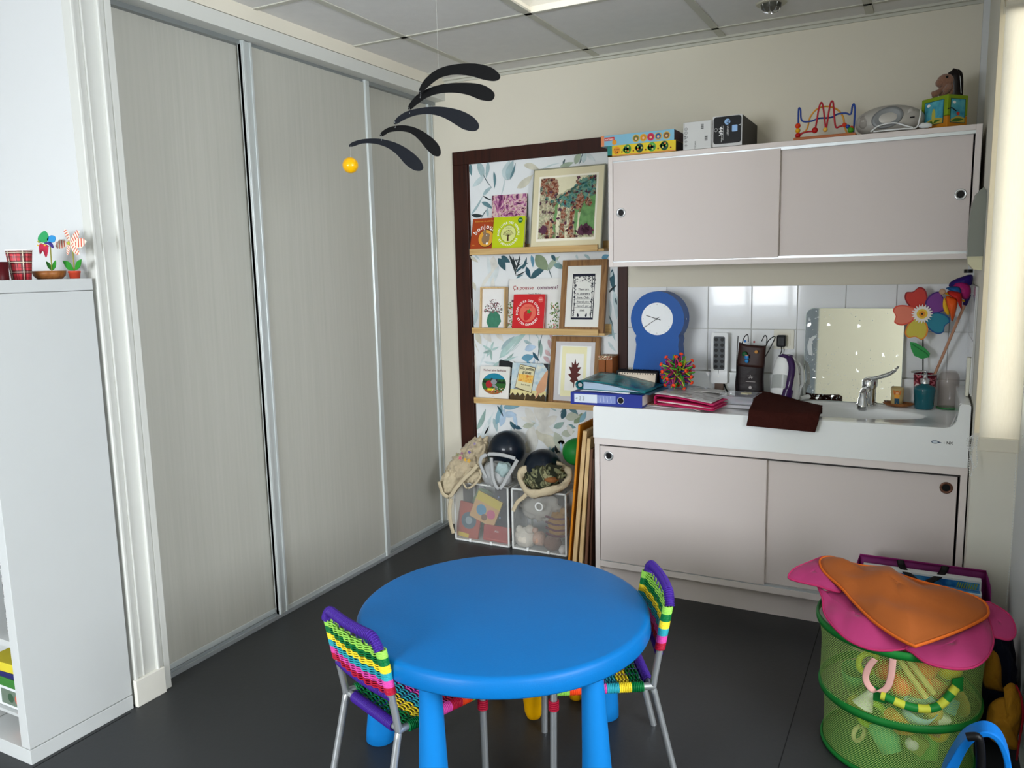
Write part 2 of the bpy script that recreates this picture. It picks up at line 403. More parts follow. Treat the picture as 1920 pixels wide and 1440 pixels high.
bp = N.new('ShaderNodeBump'); bp.inputs['Strength'].default_value = .12; bp.inputs['Distance'].default_value = .002; L.new(n1.outputs[0], bp.inputs['Height']); L.new(bp.outputs[0], b.inputs['Normal'])
LAM = m; st = C('#c9cfce', .35, .35, var=.03)
def sdoor(n, x, y0, y1, posts):
    e = thing('door_%d' % n, None, None, (x, y0, .012), kind=S)
    mb = MB(); mb.bb((x-.018, y0, .03), (x-.006, y1, 2.338), LAM); mb.build('door_panel', e, True)
    mb = MB(); mb.bb((x-.022, y0, .012), (x-.002, y1, .034), st); mb.build('bottom_rail', e, True, bevel=.002)
    for a in posts:
        mb = MB(); mb.bb((x-.024, a, .012), (x, a+.05, 2.35), st); mb.bb((x, a, .012), (x+.006, a+.012, 2.35), st); mb.bb((x, a+.038, .012), (x+.004, a+.05, 2.35), st)
        mb.build('stile', e, True, bevel=.002)
sdoor(1, -2.415, 1.7775, 2.42, [])
sdoor(2, -2.386, 2.375, 3.172, [2.375])
# second stile of middle door is slim
e = [o for o in bpy.data.objects if o.name == 'door_2'][0]
mb = MB(); mb.bb((-2.41, 3.136, .012), (-2.386, 3.172, 2.35), st); mb.bb((-2.386, 3.136, .012), (-2.381, 3.146, 2.35), st); mb.build('stile', e, True, bevel=.002)
sdoor(3, -2.415, 3.10, 3.758, [3.708])
# dark framed doorway filled with a wallpapered panel
DK = RAMP('dark_mahogany', ['#230f0a', '#38190f', '#2a120b'], (40, 40, 3), 5, .4, lo=.3, hi=.7)
e = thing('door_4', None, None, (-1.8, 3.76, 0), kind=S)
mb = MB(); mb.bb((-2.29, 3.745, 0), (-2.2, 3.82, 2.01), DK); mb.bb((-1.356, 3.745, 0), (-1.3065, 3.82, 2.01), DK); mb.bb((-2.29, 3.745, 2.01), (-1.3065, 3.82, 2.08), DK)
mb.bb((-2.2, 3.75, 0), (-2.19, 3.8, 2.01), DK); mb.build('door_frame', e, True, bevel=.002)
wp = C('#dfe2e3', .75, var=.02, scale=4, nm='wallpaper_white')
mb = MB(); mb.bb((-2.19, 3.752, 0), (-1.356, 3.775, 2.01), wp)
def WC(h): 
    c = lin(h); m, N, L, b = newmat('watercolour_'+h[1:]); n = N.new('ShaderNodeTexNoise'); n.inputs['Scale'].default_value = 22; n.inputs['Detail'].default_value = 3
    L.new(coord(N, L), n.inputs['Vector']); L.new(mix(N, L, n.outputs[0], sh(c, .72), sh(c, 1.35)), b.inputs['Base Color']); b.inputs['Roughness'].default_value = .8; return m
K = {k: WC(h) for k, h in dict(teal='#5c8088', gt='#9db4b8', g2='#b9c8ca', pale='#cdd5d6', gd='#4f6469', blk='#1d2a2e', beige='#c6c3b2', bp='#d3d2cb', sage='#9aa894', tdk='#2f5560', blue='#5f93ab', navy='#1f4a5c', ol='#7f8f72', tg='#6d8f90', mint='#a9c4c0', pb='#a9bfd4', pink='#c7a9ab', b2='#7ea6b5', bg='#b3b9a8', st='#8fa9a2').items()}
def O(px, py): p = at(px, py, Y=3.751); return (p.x, p.z)
dd = D(mb, (0, 3.752, 0), (1, 0, 0), (0, 0, 1), .00035); lay = [0]
LV = '''882 307 884 330 8 teal|896 303 906 337 15 gt|886 350 911 324 11 g2|915 302 911 334 9 gt|905 325 923 353 2 gd|926 321 927 354 6 teal|948 338 955 300 26 g2|952 338 963 300 16 gt|956 337 967 305 5 teal|946 335 938 370 3 g2|882 404 906 366 5 gt|905 367 923 350 8 gt|905 367 924 376 3 blk|903 379 924 392 9 teal|884 403 907 404 8 blk|902 410 916 390 2 gd|914 390 916 409 6 gt|982 309 1012 319 12 beige|969 353 1000 327 15 beige|1015 318 1050 306 3 g2|1050 312 1076 304 10 sage|1078 308 1090 284 12 sage|1086 308 1093 284 3 gd|1093 306 1100 284 10 g2|1099 286 1117 302 8 pale|1056 308 1060 298 4 gd
882 480 897 492 7 beige|889 478 900 488 4 g2|925 480 926 522 22 bp|914 478 916 534 9 pale|936 498 918 545 14 pale|900 545 932 500 8 bp|925 520 925 560 10 bp|934 484 948 508 15 tdk|940 480 957 492 12 tdk|955 478 968 518 6 blk|961 478 972 512 3 blk|975 478 965 512 4 blk|966 484 974 500 2 blk|958 492 978 486 2 blk|961 500 980 494 2 blk|966 512 992 492 5 tdk|968 517 986 508 3 blk|968 522 982 515 4 teal|980 505 988 482 6 tdk|996 478 999 502 8 blue|987 500 995 523 10 navy|994 523 1026 500 13 tdk|1004 478 1030 507 24 ol|1026 508 1050 480 11 sage|1028 500 1037 524 2 gd|1038 496 1058 504 11 tg|1040 486 1052 494 3 g2|1034 478 1042 490 8 tdk|1080 477 1084 487 5 g2|1095 477 1108 488 6 gt|1128 484 1142 478 10 blue
885 528 892 546 9 beige|884 560 893 600 8 bp|894 580 888 612 8 g2|1148 504 1152 548 10 tdk|1142 549 1157 534 4 blk|1143 520 1150 508 6 g2|1150 545 1156 600 12 g2|1154 558 1157 572 4 gd|1141 590 1150 620 3 gd|1144 600 1154 640 7 gt|1139 631 1157 625 4 gt|1140 640 1156 660 6 g2|1142 560 1144 596 6 g2
893 622 903 646 14 beige|905 622 922 642 16 bp|889 638 899 662 2 beige|928 622 944 640 12 bp|898 690 915 634 5 pale|921 656 904 646 6 mint|921 656 912 670 6 mint|921 656 926 640 5 mint|921 656 936 650 5 mint|921 656 905 662 6 st|921 656 922 676 5 st|936 672 988 624 20 mint|948 662 968 640 2 pale|953 664 972 644 2 pale|958 660 978 640 2 pale|939 656 966 630 8 gt|933 690 964 661 8 st|936 685 972 668 5 mint|935 692 974 682 6 gt|920 700 938 676 8 mint|906 678 936 682 6 g2|938 674 946 686 8 tdk|938 676 960 672 2 gd|892 700 892 660 8 bp|978 672 1002 667 15 blue|984 656 1006 650 14 pb|999 660 1012 678 7 navy|988 676 997 694 8 blue|997 690 1003 672 6 pb|1010 636 1014 672 10 st|1018 622 1008 684 2 gd|1000 622 1013 640 3 g2|982 638 998 645 7 gt|991 622 993 650 2 g2|1016 680 1022 690 4 gt|1028 636 1033 656 9 pink|1022 656 1033 668 9 pink|1019 668 1032 682 9 pink|1031 622 1038 640 7 pink|1046 622 1056 630 4 pink
894 806 911 766 11 st|902 850 926 772 16 pale|930 796 941 756 15 b2|944 764 975 762 15 b2|938 800 946 764 14 pb|944 778 970 778 14 pb|964 776 970 800 9 pb|956 790 965 806 9 tdk|961 797 979 804 9 navy|925 784 932 810 11 gt|908 815 917 798 4 gd|916 798 922 780 5 g2|895 812 912 830 16 pale|932 760 944 782 5 tdk|980 800 1005 792 12 bg|976 782 1000 795 10 bp|985 764 1006 792 18 bp|1004 760 1012 792 20 bp|1030 762 1010 795 20 bp|1045 780 1008 798 18 bp|985 790 1015 800 16 pale|1002 800 985 824 20 bp|1010 800 1020 830 24 beige|1005 802 1040 812 20 bp|1000 806 1000 850 26 bp|1015 815 1050 850 26 beige|1040 810 1062 850 22 bg|985 850 1005 820 20 beige|1053 786 1060 763 12 tdk|1066 764 1084 777 10 teal|1087 792 1099 771 10 b2|1056 764 1050 775 2 gd|1038 802 1058 791 12 st|1060 784 1088 780 17 bg|1076 794 1092 774 13 ol|1062 800 1080 802 10 tg|1052 814 1078 808 15 bg|1064 796 1072 818 12 bp|1076 850 1086 818 12 bg|1058 850 1066 826 10 st|1066 832 1082 820 9 st|1044 770 1032 764 3 gt|1090 765 1102 768 3 gt|1084 812 1096 800 8 g2|1046 830 1060 828 9 bp|925 850 940 820 12 pale|950 826 960 800 8 g2'''
for k, s_ in enumerate(LV.replace('\n', '|').split('|')):
    a = s_.split(); x0, z0 = O(float(a[0]), float(a[1])); x1, z1 = O(float(a[2]), float(a[3]))
    dd.leaf(x0, z0, x1, z1, float(a[4])*.00262, K[a[5]], 1+(k % 9), bend=.05 if k % 2 else -.04)
random.seed(3)
for k in range(46):   # lower part, behind the boxes
    x = random.uniform(-2.15, -1.4); z = random.uniform(.05, .5); a = random.uniform(0, 6.28); q = random.uniform(.04, .09)
    dd.leaf(x, z, x+q*cos(a)*.5, z+q*abs(sin(a)), q*.35, K[random.choice(list(K))], 1+k % 9)
mb.build('wallpaper_panel', e, True)
# room behind the camera
mb = MB()
for a, c in (((-4.75, -2.65, 0), (1.95, -2.5, .75)), ((-4.75, -2.65, 2.15), (1.95, -2.5, 2.6)), ((-.45, -2.65, .75), (1.95, -2.5, 2.15)), ((-4.75, -2.65, .75), (-2.45, -2.5, 2.15))): mb.bb(a, c, wallm)
mb.build('wall_rear', kind=S)
mb = MB(); mb.bb((-4.9, -2.65, 0), (-4.75, 1.78, 2.6), wallw); mb.build('wall_left_far', kind=S)
mb = MB()
for a, c in (((1.8, -2.5, 0), (1.95, 2.25, .9)), ((1.8, -2.5, 2.2), (1.95, 2.25, 2.6)), ((1.8, -2.5, .9), (1.95, -.2, 2.2)), ((1.8, 1.8, .9), (1.95, 2.25, 2.2))): mb.bb(a, c, wallw)
mb.build('wall_right_far', kind=S)
wf = C('#e8e8e6', .4)
for n, (axis, a0, a1, z0, z1, p) in enumerate((('x', -2.45, -.45, .75, 2.15, -2.58), ('y', -.2, 1.8, .9, 2.2, 1.88))):
    mb = MB(); k = 4
    for i in range(k+1):
        q = a0+(a1-a0)*i/k
        if axis == 'x': mb.bb((q-.03, p-.03, z0), (q+.03, p+.03, z1), wf)
        else: mb.bb((p-.03, q-.03, z0), (p+.03, q+.03, z1), wf)
    for z in (z0, z1-.06):
        if axis == 'x': mb.bb((a0, p-.03, z), (a1, p+.03, z+.06), wf)
        else: mb.bb((p-.03, a0, z), (p+.03, a1, z+.06), wf)
    mb.build('window_%d' % (n+1), kind=S)
mb = MB(); mb.bb((-.86, -.42, 0), (1.8, -.30, 2.46), C('#c9c4ad', .7, var=.03)); mb.bb((-1.04, -.43, 0), (-.86, -.29, 2.46), C('#6f777b', .5)); mb.build('wall_light_blocker', kind=S)  # added unseen wall, blocks rear window light on the right; grey strip for mirror
# recessed luminaire in the ceiling grid
e = thing('ceiling_light', 'recessed square white ceiling light panel at the top edge of the photo', 'ceiling light', (X0+.3, Y0-.9, H))
lum = C('#f1ecdf', .5, nm='white_reflector')
mb = MB(); a, b_ = .288, .2
P = [[V((X0+.3+sx*q, Y0-.9+sy*q, z)) for sx, sy in ((-1, -1), (1, -1), (1, 1), (-1, 1))] for q, z in ((a, H-.003), (a, H+.02), (b_, H+.1))]
mb.loft([r[::-1] for r in P], lum, caps=False, smooth=False); mb.bb((X0+.3-b_, Y0-.9-b_, H+.1), (X0+.3+b_, Y0-.9+b_, H+.11), lum)
mb.build('reflector', e, True)
mb = MB(); em, N, L, b = newmat('lit_diffuser'); b.inputs['Base Color'].default_value = (.9, .87, .78, 1); b.inputs['Emission Color'].default_value = (1, .93, .8, 1); b.inputs['Emission Strength'].default_value = 1.2
mb.bb((X0+.3-.19, Y0-.9-.19, H+.085), (X0+.3+.19, Y0-.9+.19, H+.095), em); mb.build('diffuser', e, True)
p = at(1446, 6, Z=H)
e = thing('ceiling_spotlight', 'small round ceiling spotlight with wire clips at the top edge', 'spotlight', (p.x, p.y, H))
mb = MB(); mb.lathe([(.055, -.005), (.06, 0), (.06, .003)], C('#b9b6a4', .5), p.to_tuple()); mb.build('rim', e, True)
mb = MB(); mb.lathe([(.036, -.02), (.04, -.004)], C('#44443c', .4), p.to_tuple())
for i in range(8): a = i*PI/4; mb.tube([(p.x+.04*cos(a), p.y+.04*sin(a), H-.004), (p.x+.03*cos(a), p.y+.03*sin(a), H-.03), (p.x+.01*cos(a), p.y+.01*sin(a), H-.035)], .0015, CHROME, 5)
mb.build('bulb_clips', e, True)
# ================================================================ CABINETS AND SINK
CAB = C('#d3c9c5', .5, var=.02, scale=3, nm='pinkish_grey_laminate'); CABI = C('#dcd3cf', .5, var=.02, nm='cabinet_carcass')
DARKG = C('#3c3a3a', .6)
def pull(par, x, y, z, rm, r=.021, name='finger_pull', label=None):
    mb = MB(); R = Matrix.Rotation(PI/2, 4, 'X')
    mb.lathe([(r, 0), (r, .003), (r*.93, .005), (r*.62, .0035), (r*.58, -.001)], rm, (x, y, z), R=R, n=32, caps=False)
    mb.lathe([(.0001, .0008), (r*.6, .0008)], BLACK, (x, y, z), R=R, caps=False)
    mb.build(name, par, True, label=label)
ringg = C('#c9cbcd', .25, .8)
e = thing('wall_cabinet', 'pinkish grey wall cabinet with two sliding doors hung above the sink', 'wall cabinet', (-.56, 3.42, 1.452))
x0, x1, y0, y1, z0, z1 = -1.28, .155, 3.42, 3.757, 1.452, 1.935
mb = MB(); t = .02
mb.bb((x0, y0, z0), (x0+t, y1, z1), CABI); mb.bb((x1-t, y0, z0), (x1, y1, z1), CABI); mb.bb((x0+t, y0, z1-t), (x1-t, y1, z1), CABI); mb.bb((x0+t, y0, z0), (x1-t, y1, z0+t), CABI); mb.bb((x0+t, y1-.01, z0+t), (x1-t, y1, z1-t), CABI)
mb.build('body', e, True, bevel=.001)
mb = MB(); mb.bb((x0+t, y0+.004, z1-t-.012), (x1-t, y0+.04, z1-t), ALU); mb.bb((x0+t, y0+.004, z0+t), (x1-t, y0+.04, z0+t+.009), ALU); mb.build('door_track', e, True, label='aluminium track of the sliding doors')
mb = MB(); mb.bb((x0+t+.003, y0-.002, z0+t+.004), (-.545, y0+.014, z1-t-.006), CAB); d1 = mb.build('sliding_door', e, True, bevel=.0015)
mb = MB(); mb.bb((-.60, y0+.018, z0+t+.006), (x1-t-.006, y0+.032, z1-t-.008), CAB); d2 = mb.build('sliding_door', e, True, bevel=.0015)
pull(d1, -1.22, y0-.002, 1.69, ringg); pull(d2, .098, y0+.018, 1.689, ringg)
# base unit
e = thing('sink_cabinet', 'pinkish grey base cabinet with two sliding doors under the white sink', 'base cabinet', (-.56, 3.23, 0))
x0, x1, y0, y1, z0, z1 = -1.28, .165, 3.23, 3.755, .0, .704
mb = MB(); mb.bb((x0, y0, z0), (x0+.022, y1, z1-.03), CABI); mb.bb((x1-.022, y0, z0), (x1, y1, z1-.03), CABI); mb.bb((x0, y0-.004, z1-.03), (x1, y1, z1), CABI)
mb.bb((x0+.022, y0, .108), (x1-.022, y1, .134), CABI); mb.bb((x0+.022, y1-.01, .13), (x1-.022, y1, .68), CABI); mb.build('body', e, True, bevel=.001)
mb = MB(); mb.bb((x0+.022, y0+.04, 0), (x1-.022, y0+.056, .108), CAB); mb.build('plinth', e, True)
mb = MB(); mb.bb((x0+.022, y0+.004, .134), (x1-.022, y0+.04, .142), ALU); mb.bb((x0+.022, y0+.01, .664), (x1-.022, y0+.04, .674), DARKG); mb.build('door_track', e, True)
mb = MB(); mb.bb((x0+.026, y0-.002, .139), (-.537, y0+.014, .667), CAB); d1 = mb.build('sliding_door', e, True, bevel=.0015)
mb = MB(); mb.bb((-.60, y0+.02, .142), (x1-.03, y0+.034, .668), CAB); d2 = mb.build('sliding_door', e, True, bevel=.0015)
pull(d1, -1.212, y0-.002, .625, ringg, .022); pull(d2, .10, y0+.02, .617, C('#6b4a3c', .35, .5), .022, label='bronze ringed finger pull')
# ceramic sink top
CER = C('#e9ecec', .16, var=.015, coat=.35, nm='white_glazed_ceramic')
e = thing('sink_counter', 'long white ceramic sink counter with oval basin and deep front apron', 'sink', (-.56, 3.22, .705))
mb = MB(); ZT = .845
out = [(-1.283, .7045), (.163, .7045), (.163, .93), (.158, .936), (.133, .936), (.127, .93), (.122, .88), (.115, .862), (.10, .85), (.08, .846), (-1.277, .846), (-1.283, .84)]
mb.prism(out, (0, 3.222, 0), (1, 0, 0), (0, 0, 1), .024, CER)
mb.bb((-1.283, 3.244, .7045), (-.78, 3.74, ZT), CER); mb.bb((.127, 3.244, .7045), (.163, 3.745, .936), CER)
mb.bb((-1.283, 3.731, .7045), (.163, 3.749, .952), CER)
cx, cy, rx, ry = -.305, 3.445, .325, .135; n = 64; rings = []
def sq(a, X0_=-.78, X1_=.127, Y0_=3.244, Y1_=3.74):
    dx, dy = cos(a), sin(a); t = min(((X1_-cx)/dx if dx > 0 else (X0_-cx)/dx) if abs(dx) > 1e-9 else 9, ((Y1_-cy)/dy if dy > 0 else (Y0_-cy)/dy) if abs(dy) > 1e-9 else 9)
    return (cx+dx*t, cy+dy*t)
A = [2*PI*i/n for i in range(n)]
for k, (s_, z) in enumerate(((None, ZT), (1.03, ZT), (1.0, ZT-.003), (.97, ZT-.012), (.9, ZT-.05), (.75, ZT-.09), (.4, ZT-.105), (.06, ZT-.108))):
    rings.append([V((*sq(a), z)) if s_ is None else V((cx+rx*s_*cos(a), cy+ry*s_*sin(a), z)) for a in A])
mb.loft(rings, CER, caps=False); mb.f[-1:]; mb.build('counter_top', e, True, bevel=.004, seg=3)
mb = MB(); mb.lathe([(.02, 0), (.022, .002), (.012, .003)], CHROME, (cx, cy, ZT-.108)); mb.build('drain', e, True)
mb = MB(); d = D(mb, (.055, 3.222, .792), (1, 0, 0), (0, 0, 1)); bl = C('#2f4a66', .4)
d.disc(0, 0, .012, bl, .006); d.disc(0, 0, .009, C('#c9d4dc', .4), .004, l=2); d.poly([(.010, .003), (.022, 0), (.010, -.003)], bl); d.text('NX', .047, -.005, .014, BLACK, bold=True); d.text(':', .03, -.004, .014, BLACK)
mb.build('maker_mark', e, True)
# tap
e = thing('tap', 'chrome single-lever tap with long medical lever at the back of the basin', 'tap', (-.195, 3.64, ZT))
mb = MB(); b0 = V((-.195, 3.64, ZT)); mb.cyl(b0, b0+V((0, 0, .008)), .03, CHROME, n=28); mb.cyl(b0, b0+V((0, 0, .075)), .023, CHROME, n=28); mb.lathe([(.024, .07), (.028, .08), (.028, .105), (.022, .115), (.008, .118)], CHROME, b0, caps=True); mb.build('body', e, True)
mb = MB(); pts = smoothpath([b0+V((0, 0, .07)), b0+V((-.008, -.06, .078)), b0+V((-.014, -.12, .07)), b0+V((-.015, -.135, .045))], 6); mb.tube(pts, .014, CHROME, 16)
q = b0+V((-.015, -.137, .05)); mb.lathe([(.012, .01), (.017, 0), (.018, -.018), (.022, -.022), (.021, -.044), (.015, -.05)], CHROME, q, n=24); mb.cyl(q+V((0, 0, -.018)), q+V((0, 0, -.024)), .0175, BLACK, n=24); mb.build('spout', e, True)
mb = MB(); mb.tube(smoothpath([b0+V((0, -.005, .112)), b0+V((.03, -.04, .122)), b0+V((.075, -.095, .145)), b0+V((.098, -.12, .165)), b0+V((.1, -.122, .174))], 6), (.0085, .005), CHROME, 12); mb.build('lever', e, True)
# ================================================================ BOOKSHELF AT THE LEFT EDGE
LW = C('#c0c3c2', .45, var=.02, nm='light_grey_white_melamine')
e = thing('bookshelf', 'pale grey-white open bookshelf standing against the left end wall', 'bookshelf', (-2.36, 1.45, 0))
xr, xl, yf, yb = -2.333, -3.13, 1.272, 1.622
mb = MB(); mb.bb((xr-.04, yf, .05), (xr, yb, 1.415), LW); mb.build('side_panel', e, True, bevel=.001)
mb = MB(); mb.bb((xl, yf, .05), (xl+.04, yb, 1.415), LW); mb.build('side_panel', e, True, bevel=.001)
mb = MB(); mb.bb((xl, yf, 1.417), (xr+.002, yb, 1.453), LW); mb.build('top_panel', e, True, bevel=.001)
mb = MB(); mb.bb((xl, yf, 0), (xr+.001, yb, .047), LW); mb.build('base', e, True, bevel=.001)
mb = MB(); mb.bb((xl+.04, yb-.01, .05), (xr-.04, yb, 1.415), LW); mb.build('back_panel', e, True)
for z in (.36, .70, 1.05):
    mb = MB(); mb.bb((xl+.04, yf+.01, z), (xr-.04, yb-.01, z+.02), LW); mb.build('shelf', e, True)
# things in the lowest bay
pat = RAMP('black_white_pattern', ['#1a1a1c', '#dcdcdc', '#77605a', '#e8e8e8'], (60, 60, 60), 3, .5, const=True, lo=.42, hi=.58)
def boxthing(name, label, cat, c, d, mat, rz=0, group=None, bev=.002, extra=None):
    e = thing(name, label, cat, c, rz, group=group); mb = MB(); mb.box((0, 0, d[2]/2), d, mat)
    o = mb.build('body', e, bevel=bev)
    if extra: extra(e, d)
    return e
bx = -2.46
boxthing('flower_pot_holder', 'small peach and white plastic pot in the bookshelf bottom at the left edge', 'pot', (-2.43, 1.36, .05), (.06, .06, .07), C('#e59c82', .5))
mb = MB(); clear = C('#dfe3e6', .15, alpha=.55); 
e = thing('game_box', 'clear plastic game box with picture label low in the bookshelf', 'box', (-2.50, 1.42, .12), group=None)
mb = MB(); mb.box((0, 0, .035), (.2, .2, .07), C('#dce0e2', .3)); mb.build('body', e, bevel=.003)
mb = MB(); d = D(mb, (-.1, -.1, 0), (1, 0, 0), (0, 0, 1)); d.rect(.06, .01, .19, .06, C('#6c7b6c', .5)); d.disc(.15, .035, .018, C('#c9604c', .5), l=2); d.disc(.11, .035, .015, C('#3f5a44', .5), l=2); mb.build('label_print', e)
e = thing('shelf_riser', 'small white riser carrying games in the bookshelf bottom bay', 'riser', (-2.5, 1.42, .05))
mb = MB(); mb.bb((-2.62, 1.31, .108), (-2.375, 1.55, .118), LW); mb.bb((-2.62, 1.31, .05), (-2.61, 1.55, .108), LW); mb.build('board', e, True)
for i, (h, z, dz, lb) in enumerate((('#3f7d3a', .192, .03, 'green boxed game lying in the bookshelf bottom bay'), ('#2d2f63', .2235, .018, 'navy blue boxed game on the green one in the bookshelf'), ('#d5c63c', .243, .03, 'yellow boxed game topmost of the bookshelf stack'))):
    boxthing('board_game', lb, 'board game', (-2.50+.004*i, 1.42, z), (.2, .21, dz), C(h, .4), rz=.03*i, group='games in the bookshelf')
e = thing('picture_book', 'black and white patterned picture book standing in the bookshelf', 'book', (-2.415, 1.42, .382))
mb = MB(); mb.box((0, 0, .12), (.06, .22, .24), pat); mb.build('cover', e)
# ================================================================ PICTURE LEDGES
for k, (zt, lb) in enumerate(((1.562, 'top oak picture ledge with three books and the forest picture'), (1.15, 'middle oak picture ledge with the strawberry book and papercut frame'), (.774, 'lowest oak picture ledge with the leaf frame'))):
    a, b_ = -2.137, (-1.42 if k < 2 else -1.345)
    e = thing('picture_ledge', lb, 'picture ledge', ((a+b_)/2, 3.70, zt-.03), group=None)
    mb = MB(); mb.bb((a, 3.638, zt-.031), (b_, 3.649, zt), OAK); mb.build('front_lip', e, True, bevel=.001)
    mb = MB(); mb.bb((a, 3.649, zt-.031), (b_+.03, 3.744, zt-.020), OAK); mb.build('shelf', e, True, bevel=.001)
    mb = MB(); mb.bb((a, 3.7445, zt-.031), (b_+.03, 3.7485, zt+.02), OAK); mb.build('back_strip', e, True)
LZ = (1.5425, 1.1305, .7545)
def lean(name, label, cat, bl, br, tl, zi, yb=3.665, yt=3.728, group=None, th=.012):
    zb = LZ[zi]; B = at(*bl, Y=yb); R_ = at(*br, Y=yb); T = at(*tl, Y=yt)
    h = math.hypot(T.z-zb, yt-yb); a = math.atan2(yt-yb, T.z-zb); wd = R_.x-B.x
    e = thing(name, label, cat, (B.x, yb, zb), rx=-a, group=group); return e, wd, h
def book(name, label, bl, br, tl, zi, cov, yb=3.665, yt=3.728, th=.012, draw=None, side=None, yb2=None):
    e, wd, h = lean(name, label, 'book', bl, br, tl, zi, yb, yt)
    mb = MB(); mb.prism(rrect(wd, h, .006), (0, 0, 0), (1, 0, 0), (0, 0, 1), .0015, cov); mb.prism(rrect(wd, h, .006), (0, th-.0015, 0), (1, 0, 0), (0, 0, 1), .0015, side or cov)
    mb.bb((0, 0, 0), (.0015, th, h), side or cov); mb.build('cover', e)
    mb = MB(); mb.bb((.002, .0018, .002), (wd-.002, th-.0018, h-.003), PAPER); mb.build('pages', e)
    if draw:
        mb = MB(); q = .02 if wd < .2 and yb < 3.69 else 0; d = D(mb, (0, 0, q), (1, 0, 0), (0, 0, 1)); draw(d, wd, h-q); mb.build('cover_print', e)
    return e
WT = C('#f2f0ea', .6); RED = C('#c4262b', .45, var=.03)
# top ledge
purp = RAMP('purple_flower_print', ['#2a1a2c', '#7a3468', '#b8749c', '#d9c3b8', '#8a3f5f', '#4a2440'], (14, 14, 14), 6, .45, dist=3.5, lo=.3, hi=.68)
book('floral_book', 'purple and pink floral covered book standing behind the lime book', (920, 470), (985, 470), (921, 367), 0, purp, yb=3.705, yt=3.738, th=.009, side=BLACK)
def dr(d, w_, h):
    d.text('la journée de petit lapin', w_*.52, h*.88, h*.075, C('#e3b04a', .6)); d.arc('bonjour!', w_*.58, h*.30, h*.36, h*.21, WT, mid=PI/2+.05)
    d.disc(w_*.64, h*.34, h*.29, C('#3a2a20', .6)); d.disc(w_*.63, h*.34, h*.27, C('#e0a13a', .6), l=2)
    br = C('#8f7458', .8); d.disc(w_*.62, h*.32, h*.14, br, h*.17, l=3); d.disc(w_*.66, h*.42, h*.11, br, h*.09, l=4); d.leaf(w_*.55, h*.45, w_*.48, h*.60, h*.07, br, 4); d.leaf(w_*.60, h*.47, w_*.56, h*.64, h*.07, br, 5)
    d.disc(w_*.65, h*.44, h*.022, WT, l=6); d.disc(w_*.655, h*.44, h*.014, BLACK, l=7); d.disc(w_*.70, h*.17, h*.04, WT, l=6); d.text('milan', w_*.12, h*.12, h*.05, C('#e3b04a', .6))
book('rabbit_book', 'orange-brown book with a rabbit in a round window, leftmost on the top ledge', (880, 470), (925, 469), (879, 411), 0, C('#a5431f', .5), draw=dr, yb=3.67, yt=3.72)
def dr(d, w_, h):
    d.disc(w_*.5, h*.45, h*.27, C('#d5d98c', .6)); d.ring(w_*.5, h*.45, h*.275, h*.01, C('#2c3a18', .6), l=2); d.arc('MON LIVRE DES ODEURS', w_*.5, h*.45, h*.33, h*.095, WT); d.arc('ET DES COULEURS', w_*.5, h*.45, h*.385, h*.095, WT, mid=-PI/2, inside=True, sp=.62)
    g = C('#1f6b35', .6); d.disc(w_*.85, h*.87, h*.085, g); d.text('PAGES', w_*.85, h*.86, h*.035, WT, l=2, bold=True)
    t = C('#4b2f22', .7); d.poly([(w_*.47, h*.22), (w_*.53, h*.22), (w_*.515, h*.42), (w_*.485, h*.42)], t, 2)
    for a in range(9):
        q = PI*(a+.5)/9; d.line([(w_*.5, h*.36), (w_*.5+h*.1*cos(q), h*.40+h*.08*sin(q)), (w_*.5+h*.19*cos(q+.1), h*.42+h*.15*sin(q+.1))], h*.009, t, 2)
        d.disc(w_*.5+h*.17*cos(q), h*.42+h*.14*sin(q), h*.014, t, l=3)
    d.text('La Nature', w_*.5, h*.62, h*.05, C('#5b7a2a', .6), l=2)
book('smell_book', 'lime yellow-green book with a tree in a circle on the top ledge', (921, 470), (980, 468), (926, 408), 0, C('#b9c71c', .45), draw=dr, yb=3.662, yt=3.703, th=.015)
